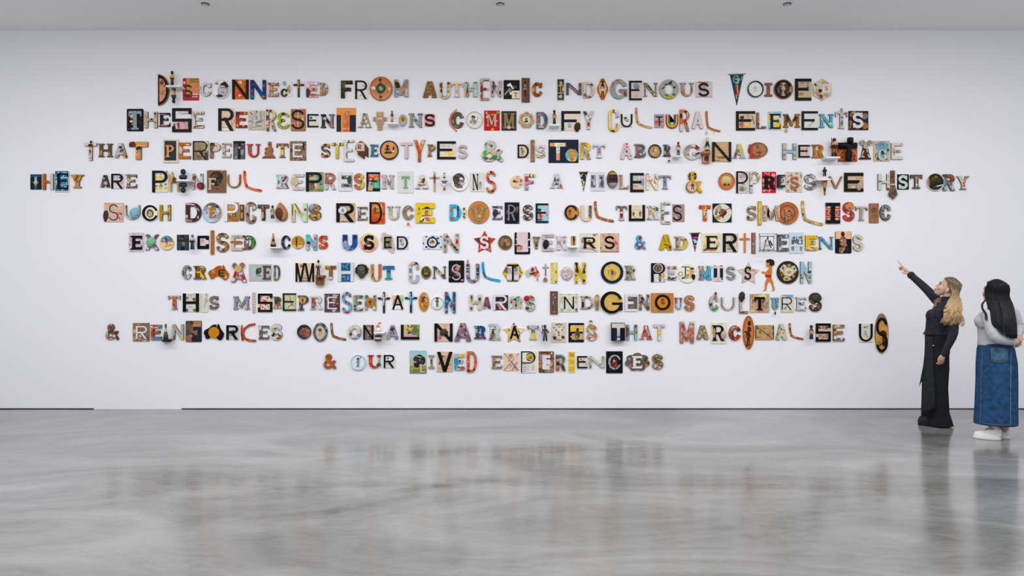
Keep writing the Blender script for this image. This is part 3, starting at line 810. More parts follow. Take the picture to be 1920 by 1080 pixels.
def build_piece(line, ox, oy, k, word, row):
 f = line.split('|')
 base = f[0].strip(); b = num([float(x) for x in f[1].split()], ox, oy, k)
 pstr = f[2].strip() if len(f) > 3 else ''
 look = f[-1].strip()
 blobs = parse_blobs(f[3], ox, oy, k) if len(f) >= 6 and f[3] else []
 kids = f[4] if len(f) >= 6 else ''
 place = (' in ' + word if word != '&' else '') + ', ' + ORD[row] + ' line'
 if word == '&': place = ' opening the ' + ORD[row] + ' line' if row in (9, 10) else ' on the ' + ORD[row] + ' line'
 if 'line' in look.split() or len((look + place).split()) > 16: place = place.split(',')[0]
 if len((look + place).split()) > 16: place = ''
 label = look + place
 group = 'pieces of the ' + ORD[row] + ' line of wall text'
 cx, cy = (b[0] + b[2]) / 2, (b[1] + b[3]) / 2
 kind = base.split()[1] if ' ' in base else ''
 base = base.split()[0]
 F = Flat(cx, cy)
 sdf = lambda X, Y: shape(X, Y, base, b)
 cell = max(.2, min(.42, min(b[2] - b[0], b[3] - b[1]) / 48))
 dep = TILE_D; o = None
 isg = bool(re.match(r'^[A-Z&][a-z]\d?$', base)) or base == 'mm'
 if base == 'fig':
  d0 = .075 if kind not in ('up',) or True else .075
  if 'perched' in look: d0 = .016
  return figure(kind, b, pstr.split(','), d0, label, 'figurine', group)
 if base == 'shelf':
  dd = .15; k2 = S * (D - dd) / D
  tf = .02 if b[3] - b[1] > 5 else .014
  z1 = CAM_H - (b[1] - 540) * k2; xs = [(x - 960) * k2 for x in (b[0], b[2])]
  xw = [(x - 960) * S for x in (b[0], b[2])]
  o = box_obj('wall_shelf', (min(xs[0], xs[0]), -dd, z1 - tf), (xs[1], 0, z1), simple('white_shelf_paint', (.8, .8, .81), .5), bev=.002)
  return tag(o, label, 'shelf', group)
 if base == 'bracket':
  dd = .09; F.cx, F.cy = cx, cy; m = pal(pstr)
  hh = b[3] - b[1]; lip = min(hh * .22, 5)
  F.prism(trace(lambda X, Y: box(X, Y, b[0] + .6, b[1] + lip * .6, b[2] - .6, b[3]), b, .4), 0, .05, m, m)
  prints(F, blobs, lambda X, Y: box(X, Y, b[0] + .6, b[1] + lip, b[2] - .6, b[3]), .05, b)
  o = tag(F.obj('wall_bracket'), label, 'bracket', group)
  G = Flat(cx, cy); G.prism(trace(lambda X, Y: box(X, Y, b[0], b[1], b[2], b[1] + lip), b, .3), 0, .12, m, m); G.obj('top_board', o)
  return o
 if base == 'bottle':
  V, Fc = [], []; hpx = b[3] - b[1]; dd = .06; k2 = S * (D - dd) / D
  prof = [(.0, 1), (.44, 1), (.5, .97), (.5, .62), (.42, .5), (.24, .32), (.22, .12), (.27, .1), (.27, .0), (0, 0)]
  w_ = (b[2] - b[0]) * k2; X0 = (cx - 960) * (k2 - S); 
  def lathe(pr, n=18):
   V, Fc = [], []
   for r, v in pr:
    z = CAM_H - (b[1] + v * hpx - 540) * k2 - (CAM_H - (cy - 540) * S)
    for q in range(n): V.append((X0 + r * w_ * math.cos(2 * math.pi * q / n), -dd + r * w_ * math.sin(2 * math.pi * q / n), z))
   for i in range(len(pr) - 1):
    for q in range(n): Fc.append((i * n + q, i * n + (q + 1) % n, (i + 1) * n + (q + 1) % n, (i + 1) * n + q))
   return V, Fc
  V, Fc = lathe(prof)
  o = link_mesh('glass_bottle', V, Fc, [simple('dark_bottle_glass', (.012, .02, .012), .08)], smooth=True)
  o.location = ((cx - 960) * S, 0, CAM_H - (cy - 540) * S)
  V, Fc = lathe([(.25, .26), (.26, .2), (.3, .1), (.3, .0), (0, -.003)]); link_mesh('foil_cap', V, Fc, [simple('gold_foil', (.55, .5, .22), .35, Metallic=.6)], parent=o, smooth=True)
  V, Fc = lathe([(.51, .72), (.512, .73), (.512, .92), (.51, .93)]); link_mesh('paper_label', V, Fc, [mat('p', ['cb8'], .6)], parent=o, smooth=True)
  return tag(o, label, 'bottle', group)
 if base == 'doll':
  m = mat('p', ['1a1a1a'], .35); m2 = mat('p', ['222'], .4)
  body = lambda X, Y: U_(npoly(X, Y, b, [(.34, .26), (.66, .26), (.6, .6), (.64, .62), (.62, 1), (.52, 1), (.5, .7), (.47, 1), (.34, 1), (.34, .62), (.38, .58)]),
        npoly(X, Y, b, [(.0, .27), (.35, .27), (.65, .27), (.85, .3), (1, .31), (1, .33), (.85, .37), (.62, .42), (.36, .42), (.14, .4), (0, .36)]))
  F.puff(body, b, .075, .05, [m]); G = Flat(cx, cy); G.puff(body, b, .075, -.05, [m])
  off = len(F.v); F.v += G.v; F.f += [tuple(off + i for i in q) for q in G.f]; F.m += [0] * len(G.f); F.sm += G.sm
  o = tag(F.obj('carved_doll'), label, 'doll', group)
  hb = (b[0] + .40 * (b[2] - b[0]), b[1], b[0] + .68 * (b[2] - b[0]), b[1] + .26 * (b[3] - b[1]))
  H_ = Flat(cx, cy); H_.puff(lambda X, Y: rbox(X, Y, *hb, 3.2), hb, .075, .06, [m2], bump=face_bump(hb, .012)); H_.obj('head', o)
  return o
 if base == 'brush':
  hb = (b[0] + .30 * (b[2] - b[0]), b[1], b[0] + .68 * (b[2] - b[0]), b[1] + .47 * (b[3] - b[1]))
  F.prism(trace(lambda X, Y: box(X, Y, *hb), hb, .3), 0, .02, mat('t', ['543', '754', 'a43', '876'], .6), EDGE)
  o = tag(F.obj('bristle_brush'), label, 'brush', group)
  rnd = random.Random(5); V, Fc = [], []
  mcx = (hb[0] + hb[2]) / 2
  for i in range(220):
   a = rnd.uniform(-1, 1); L = rnd.uniform(.72, 1.0) * (1 - .25 * abs(a))
   p0 = F.P((mcx + a * (hb[2] - hb[0]) * .42, hb[3] - .6), .004 + rnd.random() * .016, .01)
   p1 = F.P((mcx + a * 5 + rnd.uniform(-1, 1), hb[3] + (b[3] - hb[3]) * L * .55), .006 + rnd.random() * .03, .01)
   p2 = F.P((mcx - .8 + a * (b[2] - b[0]) * .42 + rnd.uniform(-1.2, 1.2), hb[3] + (b[3] - hb[3]) * L), .006 + rnd.random() * .035, .01)
   v, f2 = tube_mesh([p0, p1, p2], [.0022, .0026, .001], 3); of = len(V); V += v; Fc += [tuple(of + q for q in t) for t in f2]
  link_mesh('bristles', V, Fc, [mat('b', ['a98', '765', 'cba'], .8)], parent=o)
  ch = Flat(cx, cy); bb = (hb[0] - .4, hb[3] - 1.6, hb[2] + .4, hb[3] + .4)
  ch.prism(trace(lambda X, Y: box(X, Y, *bb), bb, .2), 0, .024, mat('p', ['ddc'], .5), mat('p', ['ddc'], .5)); ch.obj('binding', o)
  return o
 if base == 'wire':
  m = simple('black_wire', (.015, .015, .018), .4)
  bb = (b[0] + 2.8, b[1] + 5, b[2] - 6, b[3] - 4.5)
  fr = (b[0] + .8, b[1] + .5, b[2] - .4, b[3] - 2)
  V, Fc = [], []
  def add(path, r, closed=False):
   v, f2 = tube_mesh(path, r, 6, closed); of = len(V); V.extend(v); Fc.extend(tuple(of + q for q in t) for t in f2)
  c4 = lambda q, d: [F.P(p, d, d) for p in ((q[0], q[1]), (q[2], q[1]), (q[2], q[3]), (q[0], q[3]))]
  A, B_ = c4(fr, .16), c4(bb, .006)
  add(A, .004, True); add(B_, .004, True)
  for p, q in zip(A, B_): add([p, q], .0035)
  o = tag(link_mesh('wire_frame', V, Fc, [m], loc=((cx - 960) * S, 0, CAM_H - (cy - 540) * S)), label, 'sculpture', group)
  V, Fc = [], []
  q = lambda u, v: F.P((b[0] + u * (b[2] - b[0]), b[1] + v * (b[3] - b[1])), .09, .09)
  add([q(.25, .98), q(.32, .68), q(.4, .4), q(.5, .28), q(.58, .6)], .005); add([q(.34, .64), q(.6, .64)], .004); add([q(.6, .85), q(.53, .95)], .006)
  add([q(.33, .46), q(.42, .3)], .005); add([q(.5, .02), q(.5, .28)], .0015)
  link_mesh('wire_figure', V, Fc, [m], parent=o)
  G = Flat(cx, cy)
  for u0, v0, u1, v1, ww in ((.62, .4, .74, .62, .09), (.56, .46, .68, .74, .07)):
   p = (b[0] + u0 * (b[2] - b[0]), b[1] + v0 * (b[3] - b[1])); r_ = (b[0] + u1 * (b[2] - b[0]), b[1] + v1 * (b[3] - b[1]))
   G.prism(trace(lambda X, Y: seg(X, Y, *p, *r_, ww * 30), b, .3), .085, .092, m, m)
  e = (b[0] + .5 * (b[2] - b[0]), b[1] + .24 * (b[3] - b[1])); G.prism(trace(lambda X, Y: ell(X, Y, *e, 1.5, 2.2), b, .25), .085, .095, m, m)
  G.obj('wire_figure_body', o)
  return o
 if base in ('head', 'mask'):
  cs = pstr.split(':')[-1].split(','); ms = [mat('p', [c], .35) for c in cs]
  if 'shell' in look:
   F.puff(sdf, b, 0, .03, [mat('p', ['dcc'], .5)])
   o = tag(F.obj('shell_cluster'), label, 'ornament', group)
   rnd = random.Random(3)
   for i in range(38):
    a, r_ = rnd.random() * 6.28, math.sqrt(rnd.random()) * .86
    x, y = cx + math.cos(a) * r_ * (b[2] - b[0]) / 2, cy + math.sin(a) * r_ * (b[3] - b[1]) / 2
    q = rnd.uniform(1.4, 2.4); bb = (x - q, y - q * .8, x + q, y + q * .8); G = Flat(cx, cy)
    G.puff(lambda X, Y: ell(X, Y, x, y, q, q * .8), bb, .012 + .018 * (1 - r_ * r_), .014, [mat('b', ['ede', 'dcc', 'a98'], .4)], cell=.4); G.obj('shell', o)
   return o
  amp = .07 if 'nut' not in look else .06
  if 'nut' in look:
   sdf = lambda X, Y: npoly(X, Y, b, [(.34, .0), (.44, .03), (.7, .2), (.9, .42), (1, .62), (.95, .85), (.75, 1), (.4, 1), (.12, .85), (.0, .6), (.06, .4), (.2, .2)])
   F.puff(sdf, b, 0, amp, [pal(pstr)]); o = tag(F.obj('carved_nut'), label, 'ornament', group)
   fb = (b[0], b[1] + .28 * (b[3] - b[1]), b[0] + .74 * (b[2] - b[0]), b[3] - .6)
   G = Flat(cx, cy); G.puff(lambda X, Y: np.maximum(ell(X, Y, (fb[0] + fb[2]) / 2, (fb[1] + fb[3]) / 2, (fb[2] - fb[0]) / 2, (fb[3] - fb[1]) / 2), sdf(X, Y) + .4), fb, .022, .05, [mat('w', ['853', '532', '643'], .4)], bump=face_bump(fb, .02)); G.obj('carved_face', o)
   return o
  if base == 'mask':
   F.puff(sdf, b, 0, .05, [mat('w', ['765', '543'], .5)]); o = tag(F.obj('carved_mask'), label, 'mask', group)
   fb = (b[0] + 2.4, b[1] + 3.2, b[2] - .8, b[3])
   G = Flat(cx, cy); hm = [mat('p', [c], .35) for c in ('ca3', '422', '522', '999')]
   G.puff(lambda X, Y: np.maximum(ell(X, Y, (fb[0] + fb[2]) / 2, (fb[1] + fb[3]) / 2 - 1, (fb[2] - fb[0]) / 2, (fb[3] - fb[1]) / 2 + .6), fb[1] - Y), fb, .025, .06, hm,
     bands=lambda x, y: 0 if y < fb[1] + 5 else 1 if y < fb[1] + 17 else 2 if y < fb[1] + 20.5 else 3, bump=face_bump(fb, .025)); G.obj('painted_face', o)
   return o
  hb = b; F.puff(lambda X, Y: U_(ell(X, Y, cx, cy - 2, (b[2] - b[0]) * .42, (b[3] - b[1]) * .46), ell(X, Y, cx, cy + 4, (b[2] - b[0]) * .3, (b[3] - b[1]) * .36)), b, 0, .06, [mat('p', ['443'], .3)], bump=face_bump(b, .03))
  o = tag(F.obj('wooden_mask'), label, 'mask', group)
  G = Flat(cx, cy); rnd = random.Random(8)
  hs = [(cx + math.cos(a) * (b[2] - b[0]) * .43, cy - 2.5 + math.sin(a) * (b[3] - b[1]) * .38, rnd.uniform(1.8, 3)) for a in [R(150 + q * 15) for q in range(17)]] + [(cx + rnd.uniform(-7, 7), b[1] + rnd.uniform(2.5, 6), 2.4) for q in range(8)]
  for x, y, q in hs:
   bb = (x - q, y - q, x + q, y + q); G.puff(lambda X, Y: ell(X, Y, x, y, q, q), bb, .015, .04, [mat('p', ['332'], .35)], cell=.5)
  G.obj('curly_hair', o)
  return o
 # ---- everything cut from board, tile, china or timber
 m = pal(pstr or 'p:ccc')
 side = EDGE
 th = TILE_D
 nm, cat = NAMES.get(base, ('wall_ornament', 'ornament'))
 if isg: nm, cat, th = 'letter', 'letter', LETTER_D
 elif base == 'stat':
  th = {'box': .07, 'block': .06, 'man': .03, 'boy': .012, 'plaque': .02, 'house': .03}.get(kind, .02)
  nm, cat = {'man': ('wooden_statuette', 'statuette'), 'shield': ('carved_wooden_head', 'carving'), 'house': ('wooden_stand', 'stand'), 'block': ('box_frame', 'box'), 'plaque': ('timber_plaque', 'plaque'),
     'boy': ('wooden_cutout', 'cutout'), 'arcC': ('boomerang_pair', 'boomerang'), 'box': ('lidded_box', 'box'), 'flower': ('scalloped_plaque', 'plaque')}.get(kind, ('country_cutout', 'plaque'))
  code = {'man': 'seated', 'plaque': 'rect', 'box': 'rect'}.get(kind, kind)
  sdf = lambda X, Y: shape(X, Y, code, b)
  side = mat('p', [pstr.split(':')[-1].split(',')[-1]], .5)
 elif base in ('disc', 'oval', 'spin', 'hd', 'star', 'flower', 'boom', 'cross', 'rrod'):
  th = {'boom': .012, 'cross': .02, 'star': .01, 'rrod': .025}.get(base, .018)
  side = mat('p', [pstr.split(':')[-1].split(',')[-1]], .5)
  if base == 'cross' and CROSS_ICON in look: sdf = lambda X, Y: shape(X, Y, 'icon', b)
  if kind == 'ud': sdf = lambda X, Y: shape(X, Y, 'strip', b); nm = 'carved_strip'
 elif base in ('rect', 'rnd'):
  if pstr.startswith('w:'): th = .02; nm = 'timber_plaque'; cat = 'plaque'
  side = mat('p', [pstr.split(':')[-1].split(',')[-1]], .5)
 if base == 'dish':
  cs = pstr.split(':')[-1].split(',')
  rim = mat('p', [cs[-1]], .2)
  rx, ry = (b[2] - b[0]) / 2, (b[3] - b[1]) / 2
  X0 = lambda q: (lambda X, Y: ell(X, Y, cx, cy, rx * q, ry * q))
  outer = trace(X0(1.0), b, cell); inner = trace(X0(.9), b, cell)
  mg = mat(m.name.split('_')[0][0] if False else pstr.split(':')[0], cs, .22)
  F.prism(outer, 0, .014, mg, rim, ref=.02)
  sdf = X0(.93)
  prints(F, blobs, sdf, .014, b, ref=.02)
  o = tag(F.obj(nm), label, cat, group)
  # raised rim
  n = 48; V, Fc = [], []
  prof = [(1.0, .008), (1.01, .016), (.995, .024), (.965, .025), (.935, .018), (.91, .0145)]
  for q, d_ in prof:
   for i in range(n):
    a = 2 * math.pi * i / n; V.append(F.P((cx + rx * q * math.cos(a), cy + ry * q * math.sin(a)), d_, .02))
  for j in range(len(prof) - 1):
   for i in range(n): Fc.append((j * n + i, j * n + (i + 1) % n, (j + 1) * n + (i + 1) % n, (j + 1) * n + i))
  link_mesh('rim', V, Fc, [mg], parent=o, smooth=True)
  dep = .0155
 elif base == 'pen':
  F.prism(trace(sdf, b, cell), 0.002, .006, m, m)
  prints(F, blobs, sdf, .006, b)
  o = tag(F.obj(nm), label, cat, group)
  V, Fc = tube_mesh([F.P((b[0], b[1] + .07 * (b[3] - b[1])), .01, .01), F.P((b[2], b[1] + .05 * (b[3] - b[1])), .01, .01)], .006, 8)
  link_mesh('hanging_stick', V, Fc, [mat('p', ['b95'], .5)], parent=o)
  dep = .006
 elif base == 'stat' and kind in ('man', 'shield'):
  F.puff(sdf, b, 0, .035, [m], cell=.4)
  prints(F, blobs, sdf, .04, b)
  o = tag(F.obj(nm), label, cat, group); dep = .037
 elif isg or base != 'dish':
  F.prism(trace(sdf, b, cell), 0, th, m, side)
  prints(F, blobs, sdf, th, b)
  o = tag(F.obj(nm), label, cat, group); dep = th
 tops = []
 for t in filter(None, (q.strip() for q in kids.split(';'))):
  if t == 'x': continue
  p = t.split(',')
  mm_ = re.match(r'^(mm|[A-Z&][a-z](?=-?\d)|[a-z]+)(-?[\d.]+)$', p[0])
  code, first = mm_.group(1), mm_.group(2)
  bb = num([float(first)] + [float(x) for x in p[1:4]], ox, oy, k)
  dd = max([dep] + [t_ for b_, t_ in tops if b_[0] < bb[2] and b_[2] > bb[0] and b_[1] < bb[3] and b_[3] > bb[1]])
  if code in ('cord', 'ring', 'pom'): dd = dep
  add_child(o, F, code, bb, p[4] if len(p) > 4 else '111', dd)
  tops.append((bb, dd + (.012 if code[0].isupper() and code[1] in 'bsn' else .008)))
 return o

def build_wall(data):
 ox = oy = 0.0; k = 8.0; word = ''; row = 1
 for line in data.strip().split('\n'):
  if line[0] == '@': ox, oy, k = [float(x) for x in line[1:].split()]
  elif line[0] == '#': word, row = line[1:].split()[0], int(line[1:].split()[1])
  else:
   try: build_piece(line, ox, oy, k, word, row)
   except Exception as e: print('PIECE', repr(e), line[:90])

